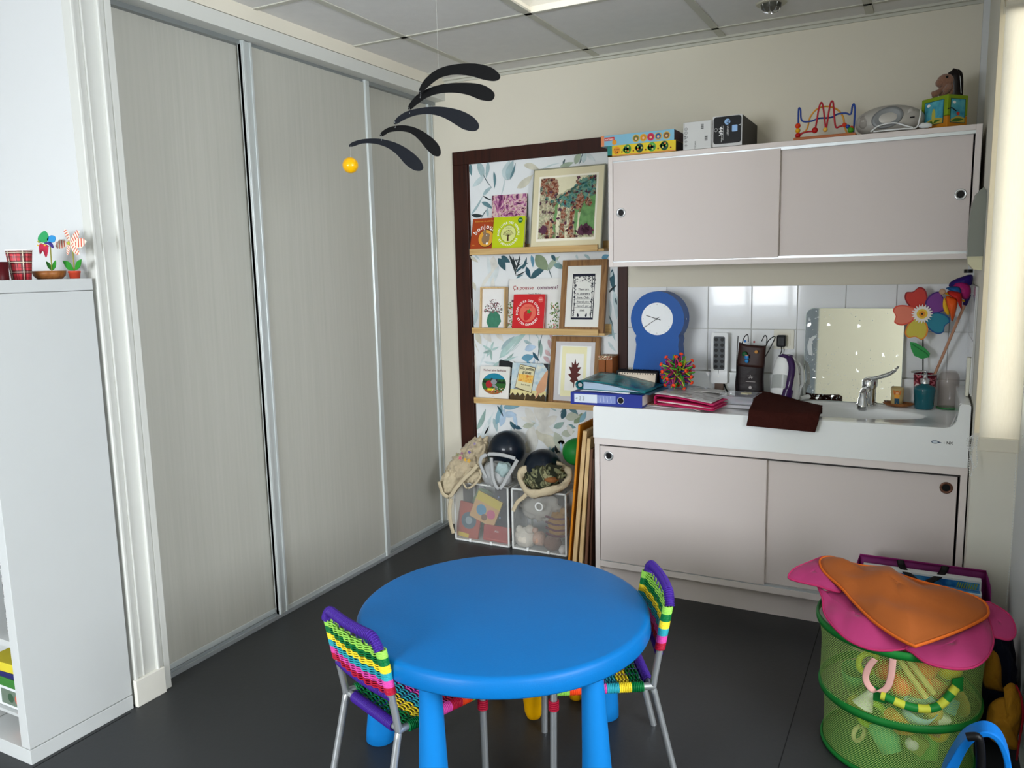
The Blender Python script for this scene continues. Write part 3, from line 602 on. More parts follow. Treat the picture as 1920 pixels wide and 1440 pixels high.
# pictures
def frame(name, label, bl, br, tl, zi, fw, depth, fm, mat_col, mw, draw, yb=3.66, yt=3.72, inset=.004, gold=None, cat='picture frame'):
    e, wd, h = lean(name, label, cat, bl, br, tl, zi, yb, yt)
    mb = MB(); mb.bb((0, 0, 0), (fw, depth, h), fm); mb.bb((wd-fw, 0, 0), (wd, depth, h), fm); mb.bb((fw, 0, 0), (wd-fw, depth, fw), fm); mb.bb((fw, 0, h-fw), (wd-fw, depth, h), fm)
    mb.build('frame', e, bevel=.0015)
    mb = MB(); mb.bb((fw, inset, fw), (wd-fw, inset+.004, h-fw), mat_col); mb.build('mount', e)
    mb = MB(); d = D(mb, (fw, inset, fw), (1, 0, 0), (0, 0, 1)); draw(d, wd-2*fw, h-2*fw); mb.build('picture', e)
    return e
def dr(d, w_, h):
    m0, m1 = .09, .91; cw = C('#ece7d6', .7); d.rect(w_*.075, h*.10, w_*.925, h*.915, cw, 1)
    x0, x1, y0, y1 = w_*.10, w_*.90, h*.13, h*.89; W, H_ = x1-x0, y1-y0
    bg = RAMP('painting_pale', ['#b39d84', '#cfc8a8', '#a9ad8c', '#8f7c68', '#cfc9b2'], (50, 50, 50), 8, .8, dist=1, lo=.35, hi=.65)
    gr_ = RAMP('painting_green', ['#4c7a46', '#6f9a60', '#587f50'], (20, 20, 20), 6, .8, lo=.3, hi=.7); te = RAMP('painting_teal', ['#2c5f50', '#477a7c', '#6f917c', '#33603f'], (60, 60, 60), 6, .8, lo=.35, hi=.65)
    brn = RAMP('painting_brown', ['#54342c', '#8a4a34', '#a98a74', '#5a3f3c'], (70, 70, 70), 7, .8, lo=.35, hi=.65); pl = C('#5a3548', .8, var=.2, scale=60); cr = C('#d9d3b4', .8, var=.06, scale=40)
    d.rect(x0, y0, x1, y1, bg, 2)
    rj = random.Random(44)
    def f(pts, j=.018):
        o = []
        for (a, b), (c_, e_) in zip(pts, pts[1:]+pts[:1]):
            for t in (0, .33, .66): o.append((x0+W*min(1, max(0, a+(c_-a)*t+(rj.uniform(-j, j) if t or 0 < a < 1 else 0))), y0+H_*min(1, max(0, b+(e_-b)*t+(rj.uniform(-j, j) if t or 0 < b < 1 else 0)))))
        return o
    d.poly(f([(.25, 1), (1, 1), (1, .93), (.62, .82), (.3, .72), (.22, .84)]), cr, 3)
    d.poly(f([(.62, .58), (1, .72), (1, .05), (.66, .05)]), gr_, 3); d.poly(f(sm2([(.3, .68), (.55, .78), (.72, .94), (.99, .98), (.99, .72), (.75, .58), (.55, .5), (.35, .55)])), te, 4)
    d.poly(f(sm2([(.02, .99), (.25, .99), (.34, .86), (.3, .66), (.12, .7), (.02, .76)])), brn, 4)
    d.poly(f([(.28, .58), (.34, .58), (.34, .30), (.27, .30)]), gr_, 4); d.poly(f(sm2([(.02, .5), (.2, .62), (.27, .45), (.24, .3), (.08, .28)])), bg, 5)
    for i, (a, w2, t, m_) in enumerate(((.16, .07, .30, brn), (.24, .07, .32, C('#b8906a', .8)), (.36, .05, .55, cr), (.44, .10, .50, brn), (.52, .05, .38, cr), (.60, .10, .45, brn), (.72, .04, .42, cr), (.30, .05, .3, gr_))):
        d.poly(f([(a-w2/2, 0), (a+w2/2, 0), (a+w2*.4, t), (a-w2*.3, t*.95)]), m_, 6+i % 2)
    random.seed(5)
    for i in range(230):
        a, b_, m_ = random.random(), random.random(), random.choice([brn, pl, te, bg])
        if m_ is te and b_ < .5: continue
        if a > .66 and .2 < b_ < .6: continue
        if b_ > .75 and .25 < a < .65: continue
        r = random.uniform(.008, .034); d.poly(f([(min(.99, max(.01, a+r*random.uniform(.6, 1.2)*cos(q*PI/4))), min(.99, max(.01, b_+r*random.uniform(.6, 1.2)*sin(q*PI/4)))) for q in range(8)]), m_, 8)
    for a, b_ in ((.86, .14), (.92, .1), (.8, .1), (.1, .14)):
        d.poly(f(sm2([(a-.09, b_), (a, b_+.08), (a+.07, b_), (a, b_-.07)])), pl, 9)
    d.poly(f(sm2([(.66, .62), (.74, .72), (.8, .62), (.76, .5), (.68, .46)])), brn, 9); d.poly(f(sm2([(.82, .58), (.86, .64), (.93, .58), (.92, .5), (.86, .52)])), brn, 9); d.line(f([(.72, .4), (.78, .55)]), .004, brn, 9)
frame('framed_forest_print', 'large square picture of trees in a thin greenish grey frame on the top ledge', (992, 468), (1127, 465), (999, 318), 0, .006, .022, C('#8d8d7c', .5), C('#d8cfae', .7), .1, dr, yb=3.652, yt=3.722, inset=.003)
# middle ledge
def dr(d, w_, h):
    d.rect(0, 0, w_, h, C('#e4e2df', .7), 1); random.seed(9); pk = [C('#7a3442', .7), C('#9c6a72', .7), C('#2c2026', .7), C('#5c7a64', .7)]
    g = C('#3f7a62', .7, var=.3, scale=50); d.poly([(w_*.3, h*.05), (w_*.7, h*.05), (w_*.85, h*.2), (w_*.78, h*.36), (w_*.62, h*.45), (w_*.4, h*.45), (w_*.26, h*.34), (w_*.2, h*.18)], g, 3)
    for i in range(150):
        a, r = random.uniform(-.3, PI+.3), random.random()**.6*w_*.40; d.disc(w_*.5+r*cos(a), h*.42+r*abs(sin(a))*1.25, w_*random.uniform(.012, .03), random.choice(pk), l=2+i % 3, n=6)
    d.line([(w_*.1, h*.05), (w_*.9, h*.06)], .002, pk[1])
frame('small_oak_frame', 'small deep oak frame with a vase of flowers, leftmost on the middle ledge', (898, 609), (946, 609), (897, 538), 1, .009, .032, OAKZ, WT, 0, dr, yb=3.668, yt=3.69, inset=.014)
def dr(d, w_, h):
    for t, x, c in (('Ça pousse', .28, '#9c3a34'), ('comment?', .74, '#6b3a54')): d.text(t, w_*x, h*.795, h*.105, C(c, .6), bold=True)
    d.text('Gerda Muller', w_*.5, h*.69, h*.05, C('#555555', .6)); random.seed(4)
    gs = [C('#5f7a3c', .7), C('#3f5f34', .7), C('#8fa565', .7)]
    for sd in (0.06, .86):
        for i in range(70):
            x, y = w_*(sd+random.uniform(-.06, .10)), h*random.uniform(.05, .55); a = random.uniform(0, 6.28); d.leaf(x, y, x+.012*cos(a), y+.012*sin(a), .006, gs[i % 3], 1+i % 4, n=3)
        for i in range(12): d.disc(w_*(sd+random.uniform(-.05, .09)), h*random.uniform(.08, .5), .0028, RED, l=6, n=8)
    d.rect(w_*.07, h*.55, w_*.13, h*.60, C('#7b5a6a', .7), 2)
book('growing_book', 'white picture book with red title and berry plants on the middle ledge', (950, 610), (1050, 611), (960, 523), 1, C('#dddcd8', .5), yb=3.70, yt=3.738, th=.008, draw=dr)
def dr(d, w_, h):
    d.disc(w_*.48, h*.45, h*.27, C('#dd6a58', .6)); d.arc('MON LIVRE DES ODEURS', w_*.48, h*.45, h*.325, h*.095, WT); d.arc('ET DES COULEURS', w_*.48, h*.45, h*.385, h*.095, WT, mid=-PI/2, inside=True, sp=.62)
    d.poly(sm2([(w_*.38, h*.24), (w_*.36, h*.42), (w_*.44, h*.52), (w_*.58, h*.5), (w_*.6, h*.38), (w_*.5, h*.24)]), RED, 2)
    g = C('#3f8a3a', .6)
    for a in (0, 1, 2, 3, 4): d.leaf(w_*.52, h*.49, w_*.52+h*.09*cos(a*1.3), h*.49+h*.09*sin(a*1.3), h*.04, g, 3)
    d.text('Les Fruits', w_*.5, h*.60, h*.06, RED, l=3); d.disc(w_*.87, h*.84, h*.085, C('#d9605a', .6)); d.text('PAGES', w_*.87, h*.83, h*.035, WT, l=2)
    random.seed(2)
    for i in range(14): d.disc(w_*random.uniform(.4, .56), h*random.uniform(.28, .46), .0008, C('#7a1518', .6), l=3, n=5)
book('strawberry_book', 'red square book with a strawberry in a circle on the middle ledge', (959, 611), (1018, 612), (966, 552), 1, RED, yb=3.662, yt=3.697, th=.014, draw=dr)
def dr(d, w_, h):
    nv = C('#1d2030', .6); x0, x1, y0, y1 = w_*.17, w_*.83, h*.12, h*.87; t = .004
    d.rect(x0, y0, x1, y0+h*.035, nv); d.rect(x0, y1-h*.045, x1, y1, nv); d.rect(x0, y0, x0+t, y1, nv); d.rect(x1-t, y0, x1, y1, nv); W = x1-x0
    for i, s_ in enumerate(('There are', 'no strangers', 'here. Only', 'friends you', "haven't yet", 'met.')): 
        y = y0+(y1-y0)*(.64-.09*i); d.text(s_, (x0+x1)/2, y, .0145, nv, bold=True, shear=.2); d.line([((x0+x1)/2-W*.34*(1 if i < 5 else .35), y-.003), ((x0+x1)/2+W*.34*(1 if i < 5 else .35), y-.003)], .0014, nv)
    random.seed(6)
    for sx in (x0+W*.11, x1-W*.11):
        d.line([(sx, y0), (sx+.002, y0+(y1-y0)*.5), (sx-.002, y1)], .003, nv)
        for i in range(34): 
            y = random.uniform(y0+.01, y1-.02); a = random.uniform(0, 6.28); d.leaf(sx, y, sx+.010*cos(a), y+.010*sin(a), .004, nv, 2, n=3)
    for i in range(60):
        x = random.uniform(x0, x1); y = y1-random.uniform(.01, .045)*(1.3 if abs(x-(x0+x1)/2) > W*.25 else .8); a = random.uniform(0, 6.28); d.leaf(x, y, x+.009*cos(a), y+.009*sin(a), .004, nv, 2, n=3)
    for sx in (-.17, .17): d.leaf((x0+x1)/2+W*sx, y0+.012, (x0+x1)/2+W*sx*1.2, y0+.035, .009, nv, 2); d.line([((x0+x1)/2+W*sx*1.1, y0+.03), ((x0+x1)/2+W*sx*.8, y0+.02)], .002, nv)
frame('papercut_frame', 'brown wooden frame with a dark papercut text on the middle ledge', (1047, 612), (1131, 617), (1055, 488), 1, .030, .022, WALNUT, C('#dcdcd6', .7), .05, dr, yb=3.655, yt=3.72)
# lowest ledge
def dr(d, w_, h):
    d.text('Norbert aime les fraises', w_*.5, h*.84, h*.098, C('#6a3030', .6), sx=.86, bold=True); d.text('- - -', w_*.5, h*.93, h*.04, BLACK); d.text('école', w_*.5, h*.03, h*.04, BLACK)
    c_ = lambda pts, m, l: d.poly([(w_*a, h*b) for a, b in pts], m, l)
    d.disc(w_*.5, h*.44, w_*.40, C('#1e7c96', .6), h*.34, l=1)
    d.poly([(w_*.5+w_*.40*cos(a*PI/20), h*.44+h*.34*sin(a*PI/20)) for a in range(-20-3, 4)], C('#2f5f2c', .7), 2); d.poly([(w_*.5+w_*.385*cos(a*PI/20), h*.44+h*.335*sin(a*PI/20)) for a in range(-20+4, -3)], C('#9c6234', .7, var=.2, scale=60), 3)
    random.seed(8)
    for i in range(26): x = w_*(.14+.72*i/25); d.poly([(x-.004, h*.46), (x+.004, h*.46), (x, h*random.uniform(.54, .6))], C('#16281c', .7), 3)
    d.disc(w_*.34, h*.42, w_*.11, C('#a3232b', .6), h*.12, l=4); d.disc(w_*.5, h*.50, w_*.10, C('#8c8f94', .6), h*.085, l=5); d.disc(w_*.6, h*.56, w_*.04, C('#3a3a3e', .6), l=6); d.disc(w_*.42, h*.58, w_*.04, C('#3a3a3e', .6), l=4); d.leaf(w_*.45, h*.4, w_*.66, h*.3, .016, C('#8c8f94', .6), 6); d.rect(w_*.3, h*.22, w_*.55, h*.29, C('#e0c52c', .6), 7)
    for i in range(70): d.disc(w_*random.uniform(.45, .82), h*random.uniform(.16, .34), .0025, random.choice([C('#3f7a34', .7), RED, C('#dfe4d8', .7), C('#24401c', .7)]), l=8, n=6)
book('koala_book', 'white book with a round picture of a koala gardening, on the lowest ledge', (896, 742), (952, 746), (906, 686), 2, C('#dcdad4', .5), draw=dr, yb=3.664, yt=3.70, th=.008)
book('geometric_book', 'book with a black and white geometric cover half hidden behind the koala book', (932, 744), (960, 746), (937, 676), 2, RAMP('geometric_print', ['#1c1e22', '#dfe1e0'], (1, 22, 22), 0, .5, kind='wave', dist=4, const=True, lo=.4, hi=.6), yb=3.70, yt=3.735, th=.006)
def dr(d, w_, h):
    d.rect(0, 0, w_, h, RAMP('cloudy_sky_print', ['#8fb0c0', '#c9d3d2', '#a9c0cc', '#e0dcc8'], (14, 14, 14), 5, .6, lo=.3, hi=.7), 1); so = C('#4a3c28', .8, var=.4, scale=70)
    d.poly([(0, 0), (w_, 0), (w_, h*.24)]+[(w_*(1-i/14), h*(.26 if i % 2 else .18)) for i in range(15)], so, 3)
    d.poly([(0, h*.2), (w_, h*.2), (w_, h*.32), (0, h*.34)], C('#d8cd94', .7), 2)
    sk = C('#cf9c78', .6, var=.1, scale=30); d.poly(sm2([(w_*.72, h*.34), (w_*.76, h*.48), (w_*.86, h*.66), (w_*1.0, h*.84), (w_*1.0, h*.52), (w_*.97, h*.36), (w_*.88, h*.28), (w_*.80, h*.27)]), sk, 4); d.leaf(w_*.80, h*.32, w_*.72, h*.12, .014, sk, 5)
    d.poly([(w_*.86, h*1.0), (w_, h), (w_, h*.84)], C('#2a2a30', .6), 6)
    cr = C('#d8d0a8', .6); d.poly([(w_*.12, h*.38), (w_*.60, h*.26), (w_*.66, h*.90), (w_*.22, h*.97)], C('#5a4630', .6), 5); d.poly([(w_*.135, h*.395), (w_*.59, h*.28), (w_*.645, h*.885), (w_*.23, h*.955)], cr, 6)
    d.poly([(w_*.2, h*.55), (w_*.60, h*.50), (w_*.62, h*.70), (w_*.21, h*.73)], RAMP('orange_print', ['#d98a2c', '#e8c060', '#c96a24'], (60, 60, 60), 4, .6), 7)
    d.text('Dix petites', w_*.43, h*.83, h*.105, BLACK, rot=-.1, l=8, bold=True, sx=.8); d.text('graines', w_*.43, h*.735, h*.105, BLACK, rot=-.1, l=8, bold=True, sx=.8); d.text('Ruth Brown', w_*.42, h*.44, h*.05, BLACK, rot=-.1, l=8)
    d.line([(w_*.1, h*.36), (w_*.3, h*.33), (w_*.5, h*.3), (w_*.56, h*.28)], .003, C('#6b5a34', .7), 8); d.line([(w_*.42, h*.02), (w_*.46, h*.3)], .003, C('#c9b27c', .7), 8)
book('seeds_book', 'picture book with a hand planting seeds under a cloudy sky, on the lowest ledge', (955, 746), (1022, 750), (963, 680), 2, C('#a9bcc4', .5), draw=dr, yb=3.662, yt=3.71, th=.007)
def dr(d, w_, h):
    d.rect(w_*.12, h*.10, w_*.90, h*.93, C('#e8ebe9', .7), 1); d.rect(w_*.17, h*.08, w_*.80, h*.92, C('#e8e3b8', .7), 2); d.rect(w_*.27, h*.18, w_*.73, h*.80, C('#e9e8e2', .7), 3); br = C('#5a2e2a', .7, var=.2, scale=60)
    L_ = [(.5, .23), (.5, .30), (.40, .34), (.44, .38), (.35, .45), (.43, .47), (.36, .58), (.44, .57), (.43, .66), (.49, .62), (.52, .72), (.55, .62), (.62, .66), (.58, .57), (.68, .58), (.59, .48), (.68, .46), (.58, .40), (.62, .35), (.53, .33), (.515, .23)]
    d.poly([(w_*a, h*b) for a, b in L_], br, 4)
frame('leaf_frame', 'brown wooden frame with a pressed oak leaf on the lowest ledge', (1027, 752), (1119, 756), (1036, 630), 2, .027, .02, WALNUT, C('#c9c7c9', .7), .04, dr, yb=3.655, yt=3.715)
p0, p1 = at(1131, 745, Y=3.72), at(1157, 745, Y=3.72); zt = at(1140, 666, Y=3.70).z
e = thing('leather_book_box', 'brown wooden book shaped box with patterned top right of the leaf frame', 'box', ((p0.x+p1.x)/2, 3.70, LZ[2]))
wd = p1.x-p0.x; hh = zt-LZ[2]; LTH = C('#8a4f26', .45, var=.15, scale=20)
mb = MB(); mb.bb((-wd/2, -.045, 0), (-.002, .04, hh), LTH); mb.bb((.001, -.045, 0), (wd/2, .04, hh-.003), LTH); mb.build('body', e, bevel=.004)
mb = MB(); mb.bb((-wd/2+.002, -.047, hh-.018), (wd/2-.002, .038, hh+.002), RAMP('multicolour_print', ['#7a3a2a', '#d9c9a0', '#3f5a4c', '#b04a34', '#e0d8c4'], (90, 90, 90), 3, .6, const=True, lo=.4, hi=.6)); mb.build('printed_top', e)
# ================================================================ ON THE SINK COUNTER
ZT = .8468; X1, Z1 = V((1, 0, 0)), V((0, 0, 1))
PLW = C('#e4e6e6', .3, var=.02, coat=.2)
# clock
c = at(1232, 598, Y=3.56); BLU = C('#17509a', .42, var=.03, nm='blue_painted_wood')
e = thing('table_clock', 'tall blue keyhole-shaped clock with a round white dial standing on the counter', 'clock', (c.x, 3.60, ZT))
r = .127; zc = c.z-ZT
o_ = [(r*cos(a), zc+r*sin(a)) for a in [math.radians(q) for q in range(-38, 219, 8)]]
L_ = [(-.105, zc-.095), (-.100, zc-.12), (-.104, zc-.16), (-.118, zc-.24), (-.13, 0)]; outl = o_+L_+[(.13, 0)]+[(-a, b) for a, b in L_[:-1]][::-1]
mb = MB(); mb.prism(outl, (0, -.04, 0), X1, Z1, .09, BLU, smooth=True); mb.build('case', e, bevel=.0015)
mb = MB(); d = D(mb, (0, -.04, zc), X1, Z1); d.disc(0, 0, .075, C('#e6e8ea', .5, var=.01), n=48); 
for k in range(12): a = k*PI/6; d.line([(.064*cos(a), .064*sin(a)), (.068*cos(a), .068*sin(a))], .0016, BLACK, 2)
mb.build('dial', e)
mb = MB(); d = D(mb, (0, -.04, zc), X1, Z1, .001); d.line([(.017, -.005), (-.052, .016)], .0028, BLACK, 2); d.line([(.013, .010), (-.066, -.043)], .002, BLACK, 3); d.disc(0, 0, .004, BLACK, l=4); mb.build('hands', e)
mb = MB(); mb.cyl((r-.001, -.02, zc), (r+.005, -.02, zc), .004, CHROME); mb.build('knob', e)
# power strip
a0 = at(1332, 718, Y=3.70); a1 = at(1363, 718, Y=3.70); a2 = at(1335, 624, Y=3.70); wd = a1.x-a0.x; hh = a2.z-a0.z
e = thing('power_strip', 'upright white power strip with twelve dark sockets in two columns', 'power strip', ((a0.x+a1.x)/2, 3.70, ZT)); zb = a0.z-ZT
mb = MB(); mb.prism([(x-wd/2, z+zb) for x, z in rrect(wd, hh, .008)], (0, 0, 0), X1, Z1, .035, PLW); mb.build('body', e, bevel=.003)
dg = C('#54585b', .5); mb = MB(); d = D(mb, (-wd/2, 0, zb), X1, Z1); d.poly([(x+.012, z+hh*.27) for x, z in rrect(wd-.024, hh*.66, .008)], dg)
for i in range(6):
    for q in (.32, .68): d.disc(wd*q, hh*(.33+.108*i), .0085, BLACK, l=2)
d.line([(wd*.48, hh*.20), (wd*.48, hh*.27)], .002, dg, 2); d.disc(wd*.48, hh*.14, .004, WT, l=2, n=4); mb.build('socket_panel', e)
mb = MB(); mb.bb((-.02, .006, 0), (.02, .03, zb+.003), C('#6b5a50', .6)); mb.build('foot', e)
mb = MB(); mb.tube(smoothpath([(.018, .02, zb+.004), (.04, .0, .02), (.065, -.01, .006), (.10, -.01, .005)], 6), .0035, BLACK, 6); mb.build('cable', e)
# gift bag
a0, a1 = at(1381, 733, Y=3.64), at(1433, 735, Y=3.64); a2, a3 = at(1388, 644, Y=3.66), at(1438, 642, Y=3.66); xb = (a0.x+a1.x)/2
BB = C('#1c1214', .42, var=.1, coat=0, bump=.3, bscale=18); B2 = C('#321c18', .4, var=.1)
e = thing('gift_bag', 'glossy dark brown gift bag with thin string handles between power strip and kettle', 'gift bag', (xb, 3.64, ZT)); hh = a2.z-ZT; w0, w1 = (a1.x-a0.x)/2, (a3.x-a2.x)/2
def fb(u, v):
    ang = u*2*PI; ww = w0*(1-v)+w1*v; se = lambda q: math.copysign(abs(q)**.55, q)
    wv = 1+.05*noise.noise(V((cos(ang)*2, v*3, 2))); dx = -.012*sin(v*PI)
    return V((ww*se(cos(ang))*wv+dx*(1-v)+(a2.x+a3.x-a0.x-a1.x)/2*v, .03*(1-.35*v)*se(sin(ang))*wv, v*hh-(.008*math.sin(u*9)*v)))
mb = MB(); mb.grid(fb, 40, 14, BB); mb.grid(lambda u, v: V(fb(.5+.5*u, .6+.4*v))+V((0, -.001, 0)), 20, 8, B2); mb.build('bag', e, solid=.0012)
for nm, pts in (('handle', [(1384, 738), (1381, 690), (1384, 630)]), ('handle', [(1391, 645), (1396, 632), (1402, 628), (1403, 641)]), ('handle', [(1428, 640), (1434, 629), (1438, 634), (1437, 648), (1440, 640), (1449, 632), (1453, 634), (1440, 660), (1434, 670)])):
    mb = MB(); mb.tube(smoothpath([at(x, y, Y=3.612) for x, y in pts], 6), .0022, BLACK, 6); mb.build(nm, e, True)
mb = MB(); 
for x, y, r_, h_ in ((1400, 677, .009, '#2f86c8'), (1397, 640, .006, '#2f6fb8'), (1414, 641, .005, '#a8343a'), (1396, 664, .012, '#14532e'), (1418, 660, .008, '#c08a4a')): p = at(x, y, Y=3.606); mb.sph(p, (r_, .004, r_), C(h_, .4), 12)
p = at(1400, 672, Y=3.60); mb.cyl(p, p+V((0, 0, .012)), .009, C('#2f86c8', .4)); mb.cyl(p+V((0, 0, .011)), p+V((0, 0, .016)), .008, C('#c98a6a', .5)); mb.build('charms', e, True)
mb = MB(); p = at(1407, 708, Y=3.606); d = D(mb, p, X1, Z1); g = C('#b9b2b2', .5); d.line([(-.012, .008), (.012, .008)], .0015, g); d.line([(-.01, .0), (.01, .0)], .0015, g); d.line([(0, .012), (-.006, -.006)], .0015, g); d.line([(0, .012), (.006, -.006)], .0015, g); d.line([(-.02, -.018), (.022, -.019)], .0022, g); d.disc(0, -.045, .007, g)
mb.build('bag_print', e, True)
# wall socket and adapter
p = at(1470, 636, Y=3.749); e = thing('wall_socket', 'cream double wall socket plate on the tiles beside the mirror', 'wall socket', (p.x, 3.7488, p.z))
mb = MB(); mb.prism([(x-.044, z-.044) for x, z in rrect(.088, .088, .006)], (0, -.008, 0), X1, Z1, .0078, C('#e2dfd2', .4)); mb.prism([(x-.03, z-.03) for x, z in rrect(.06, .06, .005)], (0, -.010, 0), X1, Z1, .002, C('#dedaca', .4)); mb.build('plate', e, bevel=.002)
e = thing('plug_adapter', 'small black power adapter plugged into the cream wall socket', 'adapter', (p.x-.006, 3.738, p.z-.005))
mb = MB(); mb.box((0, -.02, 0), (.038, .036, .052), BLACK); mb.build('body', e, bevel=.005); mb = MB(); d = D(mb, (0, -.0381, 0), X1, Z1); d.rect(-.012, -.016, .012, .016, C('#3c3e40', .5)); mb.build('label_print', e)
mb = MB(); mb.tube(smoothpath([(0, -.02, -.026), (.002, -.022, -.045), (-.008, -.02, -.07), (-.02, -.01, -.09), (-.03, -.005, -.2), (-.045, -.012, -.24)], 6), .0025, BLACK, 6); mb.build('cable', e)
# kettle
a0, a1, a2 = at(1441, 740, Y=3.60), at(1508, 742, Y=3.60), at(1470, 664, Y=3.60); xb = (a0.x+a1.x)/2; hh = a2.z-ZT; rb = (a1.x-a0.x)/2*.86
e = thing('kettle', 'small white electric kettle with grey water window and dark purple handle', 'kettle', (xb-.006, 3.60, ZT))
PUR = C('#33184a', .25, coat=.4); GW = C('#a9adab', .25, var=.02)
mb = MB(); mb.lathe([(rb*.95, 0), (rb*1.0, .004), (rb*1.0, .012), (rb*.9, .016)], BLACK, n=36); mb.build('power_base', e)
prof = [(rb*.93, .016), (rb*.95, .03), (rb*.94, .07), (rb*.86, .12), (rb*.72, hh*.82), (rb*.58, hh*.92), (rb*.45, hh*.97)]
mb = MB(); mb.lathe(prof, PLW, n=40); mb.build('body', e)
R_ = lambda z: next(a[0]+(b[0]-a[0])*(z-a[1])/(b[1]-a[1]) for a, b in zip(prof, prof[1:]) if a[1] <= z <= b[1])
mb = MB(); 
def fw_(u, v): a = math.radians(-150+95*u); z = .062+.035*v*1.7+.008*math.cos((u-.5)*3); q = R_(z)+.0012; return V((q*cos(a), q*sin(a), z))
mb.grid(fw_, 14, 6, GW); mb.build('water_window', e)
mb = MB(); mb.lathe([(rb*.50, hh*.955), (rb*.46, hh*.985), (rb*.2, hh), (.002, hh)], PUR, n=30); mb.build('lid', e)
mb = MB(); mb.tube(smoothpath([(-.012, -.02, hh*.97), (.02, -.035, hh*.93), (.034, -.052, hh*.75), (.030, -.066, hh*.5), (.024, -.070, hh*.3), (.014, -.073, hh*.1), (.0, -.073, .03)], 6), [(.010, .012)]*6+[(.015, .017)]*18+[(.022, .015)]*13, PUR, 12); mb.build('handle', e)
mb = MB(); mb.tube(smoothpath([(rb*.6, .0, hh*.86), (rb*1.0, .0, hh*.74), (rb*1.12, .0, hh*.4), (rb*1.0, .0, .07), (rb*.85, .0, .03)], 6), (.005, .010), C('#c9cccb', .2, alpha=.75), 10); mb.build('side_guard', e)
# kettle cord lying in front of it
mb = MB(); P_ = [at(x, y, Z=ZT+.005) for x, y in ((1424, 741), (1445, 748), (1475, 750), (1500, 747))]; mb.tube(smoothpath(P_, 6), .0035, PLW, 6); P_ = [at(x, y, Z=ZT+.009) for x, y in ((1430, 738), (1452, 744), (1480, 745), (1500, 747))]; mb.tube(smoothpath(P_, 6), .0035, PLW, 6); mb.build('cable', e, True)
mb = MB(); a, b_ = at(1500, 747, Z=ZT+.012), at(1524, 742, Z=ZT+.014); mb.cyl(a, b_, .008, PLW, r1=.014); mb.cyl(b_, b_+(b_-a).normalized()*.018, .002, CHROME); mb.cyl(b_+V((0, .007, 0)), b_+V((0, .007, 0))+(b_-a).normalized()*.018, .002, CHROME); mb.build('plug', e, True)
# mirror
m, N, L, b = newmat('mirror_glass'); b.inputs['Metallic'].default_value = 1; b.inputs['Base Color'].default_value = (.86, .87, .84, 1)
n1 = N.new('ShaderNodeTexNoise'); n1.inputs['Scale'].default_value = 26; n1.inputs['Detail'].default_value = 8; L.new(coord(N, L), n1.inputs['Vector'])
r1 = N.new('ShaderNodeValToRGB'); r1.color_ramp.elements[0].position = .66; r1.color_ramp.elements[1].position = .72; r1.color_ramp.elements[0].color = (.03, .03, .03, 1); r1.color_ramp.elements[1].color = (.6, .6, .6, 1); L.new(n1.outputs[0], r1.inputs[0]); L.new(r1.outputs[0], b.inputs['Roughness'])
MIR = m
a0, a1 = at(1504, 745, Y=3.685), at(1689, 748, Y=3.685); wd = a1.x-a0.x; a2 = at(1600, 577, Y=3.72); hh = a2.z-ZT
e = thing('mirror', 'rectangular frameless mirror with rounded corners and water spots leaning on the tiles', 'mirror', (a0.x, 3.69, ZT), rx=-math.atan2(.035, hh))
mb = MB(); mb.prism([(x, z) for x, z in rrect(wd, hh, .035, 8)], (0, 0, 0), X1, Z1, .005, C('#c9d4ce', .2)); mb.build('glass_edge', e, bevel=.001)
mb = MB(); d = D(mb, (.002, 0, .002), X1, Z1); d.poly(rrect(wd-.004, hh-.004, .034, 8), MIR); mb.build('mirror_face', e)
mb = MB(); d = D(mb, (0, 0, 0), X1, Z1); sp = C('#e4e8ea', .8, alpha=.75, var=.1); random.seed(12)
for i in range(240): d.disc(random.uniform(.01, wd-.02), hh*random.random()**2*.55+.01, random.uniform(.0006, .0018), sp, l=2, n=6)
for i in range(34): d.disc(.012+.045*random.random(), hh*random.uniform(.1, .93), random.uniform(.001, .0045), sp, l=2, n=7, ry=random.uniform(.001, .006))
for i in range(16): d.disc(wd*random.uniform(.1, .95), hh*random.uniform(.86, .97), random.uniform(.001, .003), sp, l=2, n=7)
d.poly(sm2([(.02, hh*.50), (.035, hh*.50), (.03, hh*.62), (.045, hh*.68), (.05, hh*.70), (.038, hh*.70), (.02, hh*.66), (.012, hh*.58)]), sp, 3); mb.build('water_spots', e, kind='stuff')
# towel over the front edge
TW = C('#43211c', .95, var=.25, scale=120, bump=.8, bscale=420, spec=.05, nm='brown_terry'); 
TL, TR = at(1424, 738, Z=ZT+.032), at(1542, 765, Z=ZT+.016); 
e = thing('towel', 'folded dark brown towel hanging over the front edge of the sink counter', 'towel', (-.46, 3.25, ZT))
BLp, BRp = at(1401, 797, Y=3.207), at(1529, 809, Y=3.207); EL, ER = at(1405, 779, Y=3.21), at(1536, 792, Y=3.21)
def ft(off):
    def f(u, v):
        a, b_, c_ = TL.lerp(TR, u), EL.lerp(ER, u), BLp.lerp(BRp, u); b_ = V((b_.x, 3.208, ZT+.014)); c_ = V((c_.x, 3.203-.004*sin(u*7), c_.z))
        if v < .55: p = a.lerp(b_, v/.55); n = V((0, 0, 1)); p = p+V((0, 0, .006*sin(v/.55*PI)-max(0, -off)*(1-v/.55)))
        elif v < .62: t = (v-.55)/.07; p = b_+V((0, -.008*sin(t*PI/2), -.012*(1-cos(t*PI/2)))); n = V((0, -sin(t*PI/2), cos(t*PI/2)))
        else: t = (v-.62)/.38; p = (b_+V((0, -.008, -.012))).lerp(c_, t); n = V((0, -1, 0))
        return p+n*(max(off, 0)+.0025*noise.noise(p*28)+.003*sin(u*6+v*4))
    return f
